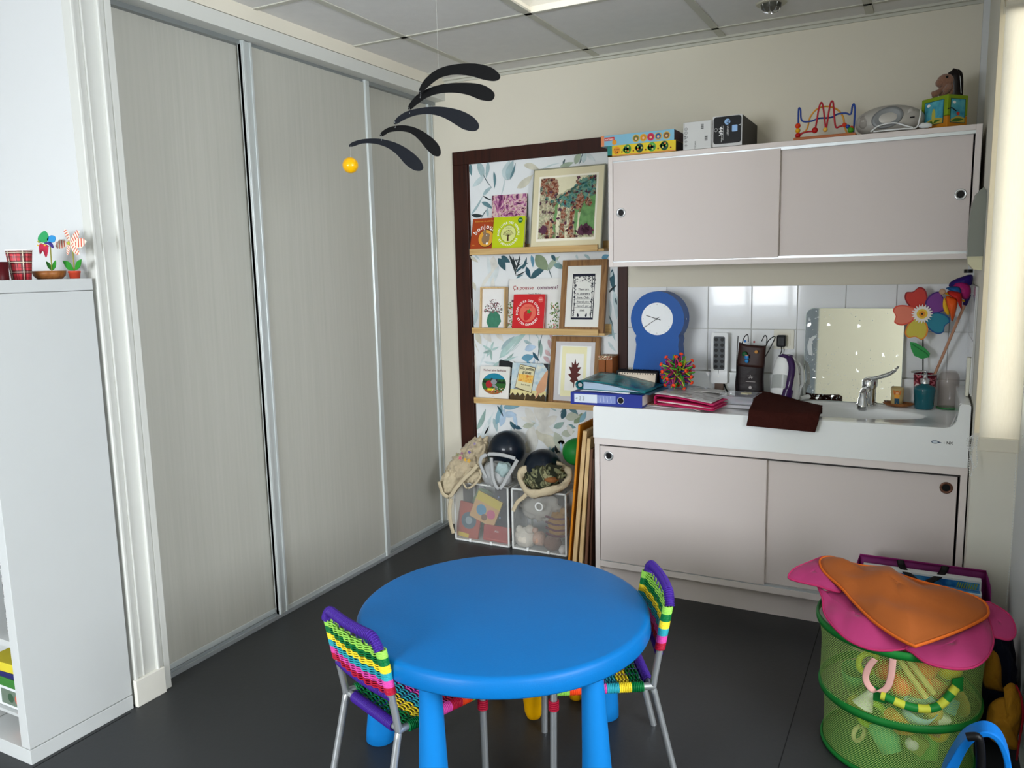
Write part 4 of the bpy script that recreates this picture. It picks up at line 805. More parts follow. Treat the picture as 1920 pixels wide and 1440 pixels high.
mb = MB(); mb.grid(ft(.009), 40, 40, TW); mb.grid(ft(.0), 40, 40, TW); mb.build('fold', e, True, solid=.0075)
for k in (1, 2, 3): mb = MB(); g_ = ft(-.0065*k); mb.grid(lambda u, v: g_(u, v*.5), 30, 20, TW); mb.build('inner_fold', e, True, solid=.007)
# candle glass on wooden dish
p = at(1685, 752, Y=3.66); p.y = 3.66; e = thing('wooden_dish', 'small oval brown wooden dish on the counter right of the tap', 'dish', (p.x, p.y-.02, ZT))
WD = RAMP('brown_dish_wood', ['#6b3d1c', '#9a6334'], (20, 60, 20), 4, .4, lo=.3, hi=.7)
mb = MB(); mb.lathe([(.030, 0), (.045, .004), (.058, .014), (.0575, .016), (.053, .014), (.04, .006), (.001, .005)], WD, sx=1.05, sy=.62, n=36, caps=False); mb.add([(0, 0, 0)]+[(.030*1.05*cos(i*PI/8), .030*.62*sin(i*PI/8), 0) for i in range(16)], [tuple(range(16, 0, -1))], WD); mb.build('bowl', e)
e = thing('candle_glass', 'small gold lined glass with a red haired cartoon figure on the wooden dish', 'candle glass', (p.x-.006, p.y-.02, ZT+.0065))
gl = C('#e0c68a', .15, alpha=.6, coat=.5); mb = MB(); mb.lathe([(.02, 0), (.0235, .002), (.026, .072), (.0245, .072), (.0225, .004)], gl, n=28); mb.build('glass', e)
mb = MB(); mb.lathe([(.021, .004), (.0225, .055)], C('#e8b04a', .3, .4), n=24); mb.build('wax', e)
mb = MB(); d = D(mb, (0, -.0265, .004), X1, Z1); o2 = C('#c9692a', .6); bl2 = C('#23465c', .6); d.poly([(-.009, .026), (.009, .026), (.010, .044), (-.010, .044)], C('#e09a3a', .6)); d.disc(0, .052, .008, o2, l=2); d.disc(0, .049, .0055, C('#e2a878', .6), l=3); d.poly([(-.008, 0), (-.003, 0), (0, .014), (.003, 0), (.008, 0), (.009, .027), (-.009, .027)], bl2, 2); d.line([(-.01, .042), (-.013, .062)], .004, o2, 2); d.line([(.01, .042), (.013, .062)], .004, o2, 2); mb.build('figure_print', e)
# soap bottle
p = at(1732, 761, Y=3.62); e = thing('soap_bottle', 'teal glass soap bottle with chrome pump beside the wooden dish', 'soap bottle', (p.x, 3.625, ZT)); TEAL = C('#0f5560', .12, var=.05, coat=.5); 
mb = MB(); mb.lathe([(.033, 0), (.036, .004), (.039, .06), (.041, .078), (.038, .09), (.026, .097), (.016, .100), (.016, .106)], TEAL, n=32); mb.build('bottle', e)
mb = MB(); mb.lathe([(.017, .104), (.0175, .124), (.009, .126), (.008, .15), (.011, .151), (.011, .157), (.002, .158)], CHROME, n=24); mb.tube([(0, 0, .154), (-.03, -.008, .155), (-.052, -.014, .151)], .004, CHROME, 8); mb.build('pump', e)
# floral tin with two pinwheels
TIN = RAMP('red_flower_print', ['#5a1420', '#7a1c2c', '#c9707c', '#4a101a'], (55, 55, 55), 1, .4, kind='noise', const=True, lo=.35, hi=.65)
p = at(1735, 735, Z=ZT); px_ = at(1735, 700, Y=3.68).x; e = thing('pencil_tin', 'dark red flower patterned tin holding the two pinwheels behind the soap bottle', 'tin', (px_, 3.685, ZT)); hh = at(1735, 701, Y=3.68).z-ZT
mb = MB(); mb.lathe([(.037, 0), (.044, hh), (.0425, hh), (.036, .003), (.001, .003)], TIN, n=28, caps=False); mb.lathe([(.0001, .0), (.037, 0)], TIN, n=28, caps=False); mb.build('cup', e)
mb = MB(); mb.tube([(.0445*cos(i*PI/12), .0445*sin(i*PI/12), hh) for i in range(24)], .0015, CHROME, 6, closed=True); d = D(mb, (0, -.046, hh*.6), X1, Z1)
for x_, y_ in ((-.028, .01), (.02, -.005)):
    for k in range(6): d.disc(x_+.006*cos(k*PI/3), y_+.006*sin(k*PI/3), .0035, C('#e4c6c4', .5), n=8)
    d.disc(x_, y_, .003, C('#d9a83a', .5), l=3, n=8)
mb.build('rim', e)
f0 = at(1729, 588, Y=3.655); e = thing('flower_pinwheel', 'large five petal rainbow flower pinwheel with daisy centre and green leaf', 'pinwheel', (f0.x+.012, 3.685, ZT+.005))
mb = MB(); mb.tube(smoothpath([(f0.x+.015, 3.685, ZT+.006), (f0.x+.014, 3.68, ZT+.14), (f0.x+.004, 3.668, f0.z-.04), (f0.x, 3.662, f0.z)], 5), .0025, BLACK, 6); mb.build('stem', e, True)
cols = [('#c23a30', '#8c1f24', 110), ('#7a3d8c', '#43206c', 40), ('#2c7f93', '#1c4f86', -32), ('#c9b948', '#d9822c', -104), ('#dd7a62', '#d9503c', -176)]
for k, (ca, cb, an) in enumerate(cols):
    a = math.radians(an); U_ = V((cos(a), 0, sin(a))); W_ = V((-sin(a), 0, cos(a))); mb = MB(); q = .105
    pe = sm2([(.012, -.012), (q*.45, -.036), (q*.85, -.040), (q*1.02, -.022), (q*.93, .004), (q*.98, .03), (q*.72, .042), (q*.35, .030)], 5)
    lift = V((0, -.004-.002*k, 0)); mb.prism(pe, f0+lift, U_, W_, .0015, C(cb, .5)); cxm = sum(x for x, y in pe)/len(pe); cym = sum(y for x, y in pe)/len(pe)
    mb.prism([(cxm+(x-cxm)*.87, cym+(y-cym)*.87) for x, y in pe], f0+lift+V((0, -.0006, 0)), U_, W_, .0015, C(ca, .5)); mb.build('petal', e, True)
mb = MB(); yl = C('#e0b93a', .5)
for k in range(20):
    a = k*PI/10; U_ = V((cos(a), 0, sin(a))); W_ = V((-sin(a), 0, cos(a))); d = D(mb, f0+V((0, -.018, 0)), U_, W_); d.leaf(.006, 0, .040, 0, .011, C('#e9e3dc', .6), 1+k % 2)
d = D(mb, f0+V((0, -.0195, 0)), X1, Z1); d.disc(0, 0, .02, yl); d.disc(0, 0, .012, C('#d98a2c', .6), l=2); d.disc(0, 0, .004, BLACK, l=3); mb.build('daisy_centre', e, True)
mb = MB(); g0, g1 = at(1706, 642, Y=3.66), at(1743, 668, Y=3.66); GL = C('#2f8f48', .5, var=.1); gm = [at(x, y, Y=3.66) for x, y in ((1706, 641), (1718, 643), (1735, 653), (1744, 663), (1742, 670), (1728, 673), (1714, 667), (1708, 654))]
mb.prism([(p.x, p.z) for p in gm], (0, 3.66, 0), X1, Z1, .002, GL); d = D(mb, (0, 3.66, 0), X1, Z1); d.line([(g0.x+.01, g0.z-.008), (g1.x-.012, g1.z+.012), (g1.x-.002, g1.z-.002)], .004, C('#1c6a34', .5)); mb.build('leaf', e, True)
t0, t1 = at(1752, 703, Y=3.69), at(1811, 566, Y=3.60); t0 = t0.lerp(V((f0.x+.01, 3.69, ZT)), .0); b0 = V((px_+.012, 3.70, ZT+.006)); dr_ = (t1-t0).normalized(); b0 = t0-dr_*((t0.z-ZT-.008)/dr_.z)*.75
e = thing('rainbow_pinwheel', 'folded rainbow pinwheel on a long wooden stick leaning in the corner', 'pinwheel', tuple(b0))
mb = MB(); mb.tube([b0, t1], .0055, C('#b98a70', .6), 10); mb.build('stick', e, True)
mb = MB(); mb.tube([t1-dr_*.012, t1+dr_*.03], .0085, C('#2a1a5a', .5), 10); mb.build('collar', e, True)
def blade(pts, h_, Y_=3.58, bulge=.02, nm='blade'):
    P_ = [at(x, y, Y=Y_) for x, y in pts]; P_ = smoothpath(P_, 4, True); c_ = sum(P_, V())/len(P_); mb = MB(); rings = []
    for t, hgt in ((1, 0), (.7, .5), (.35, .85), (.02, 1)): rings.append([c_+(p-c_)*t+V((0, -bulge*hgt, 0)) for p in P_])
    mb.loft(rings, C(h_, .45), caps=False); mb.build(nm, e, True, solid=.0015)
blade([(1779, 536), (1785, 527), (1804, 519), (1820, 515), (1824, 520), (1820, 535), (1800, 534), (1788, 540)], '#2c1a6c', 3.60)
blade([(1786, 545), (1791, 532), (1803, 528), (1818, 536), (1820, 550), (1814, 560), (1802, 559)], '#a8206a', 3.585)
blade([(1774, 540), (1786, 537), (1799, 539), (1802, 549), (1793, 552), (1778, 543)], '#1c5a94', 3.565)
blade([(1776, 548), (1784, 545), (1798, 548), (1803, 556), (1803, 580), (1799, 572), (1795, 562), (1784, 556)], '#b8241c', 3.55)
blade([(1774, 556), (1784, 557), (1795, 563), (1791, 588), (1785, 603), (1782, 590), (1775, 570)], '#e0591c', 3.545)
blade([(1770, 558), (1775, 566), (1780, 588), (1774, 588), (1768, 575)], '#e0ac20', 3.56, .005)
mb = MB(); mb.sph(at(1767, 547, Y=3.53), .012, C('#b9957a', .6), 16); mb.tube([at(1769, 548, Y=3.535), at(1776, 551, Y=3.55), t1], .004, C('#e0ac20', .5), 8); mb.build('hub', e, True)
# glass jar upside down on a green lid
p = at(1777, 757, Y=3.655); e = thing('jar_coaster', 'round green coaster under the upturned jar at the right of the counter', 'coaster', (p.x, p.y+.01, ZT)); p2 = V((p.x, p.y+.01, ZT+.005))
mb = MB(); mb.lathe([(.040, 0), (.042, .001), (.042, .004), (.0405, .005)], C('#2c7d40', .5), n=32); mb.build('disc', e)
e = thing('glass_jar', 'upturned smoky clear glass jar in the right corner of the counter', 'jar', tuple(p2)); hj = at(1777, 696, Y=p.y).z-ZT-.004
gj, N, L, b = newmat('smoky_glass'); b.inputs['Transmission Weight'].default_value = 0; b.inputs['Base Color'].default_value = lin('#a89a92'); b.inputs['Roughness'].default_value = .06; b.inputs['Alpha'].default_value = .22; b.inputs['Coat Weight'].default_value = .6
mb = MB(); mb.lathe([(.037, 0), (.0385, .003), (.039, hj*.8), (.036, hj*.9), (.028, hj*.97), (.025, hj), (.001, hj)], gj, n=32, caps=False); mb.lathe([(.0355, .001), (.037, .004), (.0375, hj*.8), (.034, hj*.9), (.026, hj*.955), (.001, hj*.96)], gj, n=32, caps=False); mb.build('glass', e)
# two white rods
for k, (a, b_) in enumerate((((1784, 799), (1800, 763)), ((1789, 799), (1804, 764)))):
    A_, B_ = at(*a, Z=ZT+.004), at(*b_, Z=ZT+.004); e = thing('white_rod', ('left' if k == 0 else 'right')+' one of two short white sticks lying at the right end of the counter', 'stick', tuple(A_)); mb = MB(); mb.tube([A_, B_], .0035, WHITE, 6); mb.build('stick', e, True)
mb = MB(); q0, q1 = at(1815, 742, Y=3.42), at(1818, 670, Y=3.42); mb.bb((.150, 3.40, q0.z), (.161, 3.44, q1.z), C('#dedccb', .4)); mb.build('trim_9', kind=S, bevel=.002)
# soap dispenser on the pier
DG = C('#84877f', .35, var=.02, alpha=1); e = thing('soap_dispenser', 'grey plastic soap dispenser with cream base fixed to the right wall', 'soap dispenser', (.168, 3.24, 1.42))
y_ = 3.24; q = [at(1816, 388, Y=y_), at(1813, 480, Y=y_)]; xL = q[1].x; zt = at(1846, 361, Y=y_).z; zb = at(1816, 481, Y=y_).z; z3 = at(1820, 505, Y=y_).z
f_ = lambda x, z: (x, z)
mb = MB(); pr = sm2([(.169, zb), (.169, zt), (.14, zt-.003), (xL+.012, zt-.02), (xL+.004, zt-.05), (xL, zt-.12), (xL, zb)], 3, False); mb.prism(pr, (0, y_-.045, 0), X1, Z1, .10, DG); mb.build('cover', e, True, bevel=.008, seg=3)
mb = MB(); pr = [(.169, zb), (xL+.001, zb), (xL+.004, zb-.025), (xL+.02, z3), (.169, z3-.004)]; mb.prism(pr, (0, y_-.04, 0), X1, Z1, .09, C('#d4cfae', .35)); mb.build('base', e, True, bevel=.006, seg=3, label='cream base of the dispenser')
mb = MB(); mb.cyl((.13, y_, z3-.012), (.13, y_, z3), .014, BLACK); mb.build('nozzle', e, True)
# roller blind with bead chain
BL_ = RAMP('blind_fabric', ['#e8e4d8', '#f1eee5'], (300, 300, 40), 3, .85, lo=.3, hi=.7); N, L = BL_.node_tree.nodes, BL_.node_tree.links; tl = N.new('ShaderNodeBsdfTranslucent'); tl.inputs[0].default_value = (.85, .82, .74, 1); ms = N.new('ShaderNodeMixShader'); ms.inputs[0].default_value = .6; L.new(N['Principled BSDF'].outputs[0], ms.inputs[1]); L.new(tl.outputs[0], ms.inputs[2]); L.new(ms.outputs[0], N['Material Output'].inputs['Surface']); xl, xr = .182, .298
e = thing('roller_blind', 'narrow cream roller blind lowered over the window strip right of the sink', 'roller blind', ((xl+xr)/2, 3.055, .81)); zt = at(1872, 14, Y=3.055).z; zb = at(1840, 820, Y=3.055).z; zz = at(1840, 845, Y=3.055).z
mb = MB(); mb.bb((xl, 3.05, zb), (xr, 3.052, zt), BL_); mb.build('fabric', e, True)
mb = MB(); mb.bb((xl, 3.044, zz), (xr, 3.056, zb+.002), C('#e0dac8', .6)); mb.build('bottom_bar', e, True, bevel=.004)
mb = MB(); mb.cyl((xl-.004, 3.07, zt+.0), (xr, 3.07, zt+.0), .020, C('#d5cfbd', .6)); mb.bb((xl-.003, 3.05, zt-.002), (xl, 3.10, zt+.03), C('#b0a58c', .6)); mb.build('roller', e, True)
def beads(pts, par, nm, r=.0022, step=.007, Y_=3.04, mat=None):
    P_ = smoothpath([at(x, y, Y=Y_) for x, y in pts], 20); mb = MB(); mb.tube(P_[::3], .0006, WHITE, 4); acc = 0
    for a, b_ in zip(P_, P_[1:]):
        acc += (b_-a).length
        if acc >= step: acc = 0; mb.sph(b_, r, mat or C('#dadcd8', .3), 6)
    mb.build(nm, par, True)
beads([(1826, 812), (1820, 840), (1817, 868), (1819, 893), (1823, 880), (1822, 850), (1826, 830), (1822, 818), (1816, 830), (1820, 855), (1828, 876), (1832, 868), (1831, 840), (1833, 818)], e, 'bead_chain'); beads([(1827, 815), (1813, 825), (1817, 845), (1829, 835), (1829, 818), (1820, 822), (1819, 850), (1826, 885)], e, 'bead_chain')
beads([(1916, 812), (1918, 826), (1915, 842), (1917, 850)], e, 'bead_chain')
beads([(1906, 850), (1903, 900), (1900, 960), (1897, 1010), (1893, 1060), (1889, 1110), (1885, 1150), (1884, 1160)], e, 'bead_chain', step=.006)
# ---- folders and papers on the left of the counter
NB = C('#27358c', .45, var=.04, nm='blue_binder'); a0, a1 = at(1070, 757, Y=3.235), at(1204, 762, Y=3.235)
e = thing('lever_binder', 'blue ring binder lying on its side overhanging the left end of the counter', 'binder', (a0.x, 3.235, ZT), rz=.0); wd = a1.x-a0.x; hh = .055
mb = MB(); mb.bb((0, 0, 0), (wd, .003, hh), NB); mb.bb((0, .003, hh-.003), (wd, .26, hh), NB); mb.bb((0, .003, 0), (wd, .26, .003), NB); mb.build('cover', e, bevel=.001)
mb = MB(); mb.bb((.006, .004, .0035), (wd-.008, .25, hh-.008), PAPER); mb.build('papers', e)
mb = MB(); d = D(mb, (0, 0, 0), X1, Z1); d.rect(wd*.055, hh*.18, wd*.38, hh*.86, C('#d4dde8', .4)); d.rect(wd*.38, hh*.2, wd*.64, hh*.84, C('#8391c4', .3))
for i, t in enumerate(('la', 'shof', 'Bad')): d.text(t, wd*(.10+.05*i), hh*.5, .013, BLACK, rot=PI/2, l=2)
for i in range(4): d.line([(wd*(.42+.05*i), hh*.75), (wd*(.43+.05*i), hh*.3)], .002, C('#c9cfe4', .4), 2)
d.disc(wd*.71, hh*.5, .0155, C('#c9cdd4', .3, .6), l=2); d.disc(wd*.71, hh*.5, .013, BLACK, l=3); mb.build('spine_label', e)
z_ = ZT+hh+.001
e = thing('document_wallet', 'thin white plastic wallet lying between the blue binder and the teal folder', 'folder', (a0.x+.04, 3.25, z_), rz=-.03); mb = MB()
mb.grid(lambda u, v: V((u*.23, v*.2, .0015+.005*(1-u)*sin(u*3.1))), 12, 6, C('#e3e6ea', .3)); mb.build('cover', e, solid=.003, off=1)
TF = RAMP('teal_marbled_plastic', ['#12464f', '#1c6a74', '#2c7f86', '#14505c'], (9, 9, 9), 4, .25, lo=.35, hi=.65)
e = thing('ring_folder', 'teal marbled ring folder on top of the blue binder', 'folder', (a0.x+.02, 3.262, z_+.0085), rz=-.05)
w1, d1_ = .31, .24; topf = lambda u, v: V((.012+u*w1, v*d1_+.01*u, .032*(1-u)**.8+.006+.012*v*(1-u)+.004*sin(u*5)))
mb = MB(); mb.grid(topf, 16, 8, TF); mb.grid(lambda u, v: V((.012+u*w1, v*d1_, .0005)), 8, 2, TF); mb.build('cover', e, solid=.0016)
mb = MB(); mb.tube([(.012, 0, .019), (.012, d1_, .022)], .019, TF, 20, caps=False); mb.build('spine', e, solid=.0015)
mb = MB(); mb.tube([(.014, .004, .019), (.014, .012, .019)], .010, CHROME, 14); mb.build('ring', e)
mb = MB(); mb.grid(lambda u, v: V((.03+u*(w1-.03), .004+v*.2, .003+(topf(u*.95+.03, 0).z-.008)*v*0+(topf(u*.9+.06, 0).z-.006)*1.0)), 10, 2, C('#a9bccc', .4, alpha=.9)); mb.grid(lambda u, v: V((.03+u*(w1-.03), .004, .002+(topf(u*.9+.06, 0).z-.006)*v)), 10, 3, C('#9fb2c6', .4)); mb.build('sleeves', e)
e = thing('blue_folder', 'dark blue-green soft folder under the right side of the teal folder', 'folder', (a0.x+.17, 3.30, z_+.0005), rz=-.1)
mb = MB(); mb.bb((.06, -.03, 0), (.2, .17, .005), C('#1d4656', .35)); mb.build('cover', e, bevel=.001)
def quad(nm, lb, cat, pxs, z, th, mat, extra=None, group=None):
    P_ = [at(x, y, Z=z) for x, y in pxs]; o0 = P_[0]; e = thing(nm, lb, cat, (o0.x, o0.y, z), group=group)
    mb = MB(); mb.prism([(p.x-o0.x, p.y-o0.y) for p in P_], (0, 0, th), (1, 0, 0), (0, 1, 0), th, mat); mb.build('sheet' if th < .004 else 'body', e)
    if extra: extra(e, [(p.x-o0.x, p.y-o0.y) for p in P_], th)
    return e
quad('printed_cloth', 'red and cream patterned sheet under the pink folder at the counter edge', 'paper', [(1210, 758), (1302, 764), (1325, 746), (1225, 741)], ZT+.0035, .002, RAMP('red_leaf_print', ['#8a2f20', '#cdbf9c', '#a8442c', '#b9b08c'], (80, 80, 80), 2, .7, const=True, lo=.4, hi=.6))
quad('loose_sheet', 'white printed sheet showing under the patterned red sheet', 'paper', [(1206, 761), (1300, 768), (1312, 752), (1226, 748)], ZT+.0005, .002, C('#dedee0', .5))
def dr(e, q, t): 
    mb = MB(); d = D(mb, (0, 0, t), (1, 0, 0), (0, 1, 0)); cx_ = sum(p[0] for p in q)/4; cy_ = sum(p[1] for p in q)/4
    d.poly([(cx_+(p[0]-cx_)*.8, cy_+(p[1]-cy_)*.8) for p in q], RAMP('leaflet_print', ['#3f6f5c', '#c9d4e4', '#7a8ab8', '#e4e6ea'], (40, 40, 40), 3, .5, const=True, lo=.35, hi=.65)); mb.build('print', e)
quad('leaflet', 'small green and lilac leaflet lying at the counter edge left of the towel', 'leaflet', [(1285, 764), (1312, 771), (1335, 756), (1305, 751)], ZT+.0062, .0015, WT, dr)
quad('plastic_pocket', 'green tinted plastic pocket between pink folder and clear box', 'paper', [(1312, 757), (1335, 764), (1352, 747), (1328, 741)], ZT+.008, .002, C('#4c7a6c', .25))
PKm = C('#c22c62', .45, var=.04, nm='pink_card')
P_ = [at(x, y, Z=ZT+.05) for x, y in ((1228, 742), (1337, 754), (1378, 736), (1262, 722))]; o0 = P_[0]
e = thing('pink_folder', 'bright pink card folder stuffed with papers in the middle of the pile', 'folder', (o0.x, o0.y, ZT+.012)); q = [V((p.x-o0.x, p.y-o0.y, 0)) for p in P_]
def bil(u, v): return (q[0].lerp(q[1], u)).lerp(q[3].lerp(q[2], u), v)
mb = MB(); mb.grid(lambda u, v: bil(u, v)+V((0, 0, .038+.004*sin(u*4)-.012*u)), 14, 8, PKm); mb.grid(lambda u, v: bil(u, v)+V((0, 0, .018-.008*u+.004*sin(u*3))), 14, 8, PKm); mb.grid(lambda u, v: bil(u, v)+V((0, 0, .001)), 14, 8, PKm)
mb.grid(lambda u, v: bil(0, 0)*0+V((q[0].x-.004*sin(v*PI), q[0].y, .001+.037*v)).lerp(V((q[3].x-.004*sin(v*PI), q[3].y, .001+.037*v)), u), 6, 6, PKm); mb.build('card', e, solid=.0018)
mb = MB(); mb.grid(lambda u, v: bil(.03+.93*u, .05+.9*v)+V((0, 0, .003+.010*(1-u*.4))), 8, 4, PAPER); mb.build('papers', e, solid=.006)
e = thing('paper_sleeve', 'clear plastic sleeve of grey printed papers on top of the pink folder', 'paper', (o0.x, o0.y, ZT+.056)); SL = RAMP('printed_sleeve', ['#8f8f90', '#c9c8c8', '#a8a3a4', '#dedede', '#8a8788'], (9, 26, 9), 3, .12, lo=.35, hi=.65)
mb = MB(); mb.grid(lambda u, v: bil(u*1.03-.08, v*1.03+.04)+V((0, 0, .004*sin(u*4)-.012*u+.001)), 14, 8, SL); mb.build('sleeve', e, solid=.0015)
e = thing('stapled_sheets', 'white sheets sticking out behind the pink folder under the sleeve', 'paper', (o0.x+.03, o0.y+.10, ZT+.055)); mb = MB(); mb.box((.11, .09, 0), (.22, .08, .0015), C('#c9c8c6', .6), R=Matrix.Rotation(-.12, 3, 'Z')); mb.build('sheets', e)
CLB = C('#b9bcc4', .08, var=.02, alpha=.5, coat=.6); HOL = RAMP('holographic_print', ['#8f8cc4', '#c98aa0', '#7fb08a', '#c4bde0', '#9a9ab0'], (30, 60, 60), 3, .25, dist=2, lo=.35, hi=.65)
a, b_ = at(1346, 764, Z=ZT), at(1408, 770, Z=ZT); e = thing('clear_card_box', 'clear plastic box of shimmering cards left of the brown towel', 'box', (a.x, a.y+.02, ZT+.014), rz=-.06); wd = b_.x-a.x
mb = MB(); mb.bb((0, 0, 0), (wd, .16, .034), CLB); mb.build('lid', e, bevel=.002); mb = MB(); mb.bb((.004, .003, .002), (wd-.004, .155, .02), HOL); mb.build('cards', e); mb = MB(); mb.box((wd*.62, .10, .036), (.035, .03, .004), C('#c9c2a4', .6), R=Matrix.Rotation(-.4, 3, 'Z')); mb.build('tag', e)
e = thing('grey_box_base', 'flat grey white carton under the clear card box left of the towel', 'box', (a.x-.005, a.y+.012, ZT), rz=-.06); mb = MB(); mb.bb((0, 0, 0), (wd+.008, .17, .0135), C('#b7b6bb', .3)); mb.build('body', e, bevel=.001)
# desk calendar
a0, a1, a2 = at(1160, 716, Y=3.54), at(1237, 722, Y=3.54), at(1165, 689, Y=3.56); xa, xb = a0.x, at(1236, 700, Y=3.54).x; zt = a2.z
e = thing('desk_calendar', 'black spiral desk calendar with a cream landscape picture in front of the clock', 'calendar', ((xa+xb)/2, 3.49, ZT)); wd = xb-xa; hh = zt-ZT; sl = V((0, .35, 1)).normalized()
mb = MB(); mb.prism([(x-wd/2, z) for x, z in rrect(wd, hh, .003)], (0, -.02, 0), X1, sl, .003, C('#16171a', .5)); mb.prism([(x-wd/2, z) for x, z in rrect(wd, hh*.99, .003)], (0, .075, 0), X1, V((0, -.25, 1)).normalized(), .003, C('#16171a', .5)); mb.bb((-wd/2, -.016, 0), (wd/2, .075, .003), C('#16171a', .5)); mb.build('easel', e)
mb = MB(); mb.prism([(-wd/2+.012, hh*.18), (wd/2-.006, hh*.18), (wd/2-.006, hh*.93), (-wd/2+.012, hh*.93)], (0, -.0215, 0), X1, sl, .001, C('#d9cbb9', .6)); d = D(mb, V((0, -.0215, 0)), X1, sl); 
d.rect(-wd/2+.014, hh*.2, wd/2-.008, hh*.52, C('#5a4238', .7, var=.3, scale=50)); d.disc(-.01, hh*.6, .014, C('#5a4238', .7), .008, l=2); d.line([(-.01, hh*.5), (-.01, hh*.6)], .003, C('#5a4238', .7), 2)
for i in range(14): d.rect(-wd/2+.016+i*(wd-.03)/13.5, hh*.875, -wd/2+.020+i*(wd-.03)/13.5, hh*.92, BLACK, 3)
mb.build('page', e)
mb = MB(); tp = V((0, -.02, 0))+sl*hh
for i in range(22):
    x = -wd/2+.01+i*(wd-.02)/21; mb.tube([tp+V((x, .008+.010*cos(q*PI/5), .010*sin(q*PI/5)-.002)) for q in range(10)], .0011, BLACK, 4, closed=True)
mb.build('spiral', e)
# expanding ball toy
c = at(1270, 697, Y=3.45); e = thing('expanding_ball', 'colourful spiky expanding plastic ball toy in front of the blue clock', 'toy ball', (c.x, 3.45, c.z-.085)); c = V((c.x, 3.45, c.z)); gp = PI*(3-5**.5)
cs_ = [C(h, .45) for h in ('#3f9a2c', '#b9c93a', '#2a1a6c', '#a8205c', '#c23a8a', '#5fb84a')]; mb = MB(); OR = C('#ee4a24', .4); random.seed(21)
for i in range(44):
    z = 1-2*(i+.5)/44; r_ = (1-z*z)**.5; dv = V((r_*cos(gp*i), r_*sin(gp*i), z)); tt = dv.orthogonal().normalized(); bt = dv.cross(tt)
    for k in range(5):
        a = k*2*PI/5; off = tt*cos(a)+bt*sin(a); m_ = cs_[(i*3+k) % 6]; mb.tube([c+dv*.012+off*.003, c+dv*.046+off*.014, c+dv*.078+off*.003], [.0014, .0035, .0016], m_, 5)
    if i % 2 == 0: tips = MB(); tips.lathe([(.0001, .077), (.010, .079), (.010, .083), (.004, .088)], OR, c, n=6, R=dv.to_track_quat('Z', 'Y').to_matrix(), caps=False); tips.build('joint', e, True, label='orange star shaped joint')
mb.build('links', e, True)
mb = MB(); mb.sph(c, .015, C('#c4244a', .4), 12); mb.build('core', e, True)
# ================================================================ ON THE WALL CABINET
ZC = 1.936
def tbox(name, lb, px0, px1, zb, h, y0, dep, mat, pr=None, sidemat=None, rz=0, cat='box', topm=None):
    a = at(px0, 270, Y=y0).x; b_ = at(px1, 270, Y=y0).x; wd = b_-a; e = thing(name, lb, cat, (a, y0, zb), rz=rz)
    mb = MB(); mb.bb((0, 0, 0), (wd, dep, h), mat)
    if sidemat: mb.bb((wd-.0005, .001, .001), (wd+.0004, dep-.001, h-.001), sidemat)
    mb.build('body', e, bevel=.001)
    if pr: mb = MB(); d = D(mb, (0, 0, 0), X1, Z1); pr(d, wd, h, mb, dep); mb.build('box_print', e)
    return e
def dr(d, w_, h, mb, dep):
    d.rect(0, 0, w_*.07, h, C('#2f7f78', .5)); d.rect(0, 0, w_, h*.12, C('#c98a4a', .5)); d.disc(w_*.14, h*.52, h*.36, C('#e0942c', .5), l=2); d.text('PUZZLE', w_*.14, h*.55, h*.16, C('#5a2a1a', .5), l=3, bold=True); d.text('24', w_*.14, h*.25, h*.3, BLACK, l=3, bold=True)
    for i, x in enumerate((.30, .48, .66, .84)):
        g = C(('#3f8a3a', '#2c4a34', '#4c9a44', '#22502c')[i], .5); d.disc(w_*x, h*.56, h*.38, g, h*.42, l=2); d.leaf(w_*x-h*.5, h*(.5+.1*(i % 2)), w_*x+h*.3, h*.56, h*.5, g, 2)
        for k in range(5): d.disc(w_*x+h*.2*cos(k*1.26), h*.56+h*.2*sin(k*1.26), h*.09, C(('#1f5a24', '#c9c26a', '#1f3f5a', '#8fb84a', '#d97a2c')[(k+i) % 5], .5), l=3, n=10)
    for x in (.22, .39, .57, .75, .93): d.disc(w_*x, h*.35, h*.08, C('#7a2a1c', .5), l=2, n=10)
tbox('puzzle_box', 'yellow puzzle box with green leaf creatures, lower of the two at the cabinet left end', 1139, 1267, ZC, .046, 3.415, .24, C('#d9bf2c', .45), dr, C('#2a2320', .5))
def dr(d, w_, h, mb, dep):
    d.rect(0, 0, w_*.045, h, C('#d98a5c', .5)); d.rect(w_*.05, h*.5, w_*.19, h*.82, C('#c9362c', .5), 2); d.text('NATHAN', w_*.12, h*.56, h*.2, WT, l=3, bold=True); d.disc(w_*.19, h*.30, h*.24, C('#e0942c', .5), l=2)
    for i, (x, c_) in enumerate(((.49, '#6a6a34'), (.59, '#c9861c'), (.69, '#b8244a'), (.79, '#2c5f94'), (.90, '#7a5a34'))): d.disc(w_*x, h*.48, h*.36, C('#c9a44a' if i != 2 else '#c43a5a', .5), l=2); d.disc(w_*x, h*.48, h*.27, C(c_, .5), l=3); d.disc(w_*x, h*.44, h*.12, C('#d9b08a', .5), l=4)
tbox('puzzle_box', 'light blue puzzle box with round badges, upper of the two at the cabinet left end', 1127, 1264, ZC+.0465, .045, 3.418, .24, C('#7fb4cc', .45), dr, C('#4a2a2c', .5))
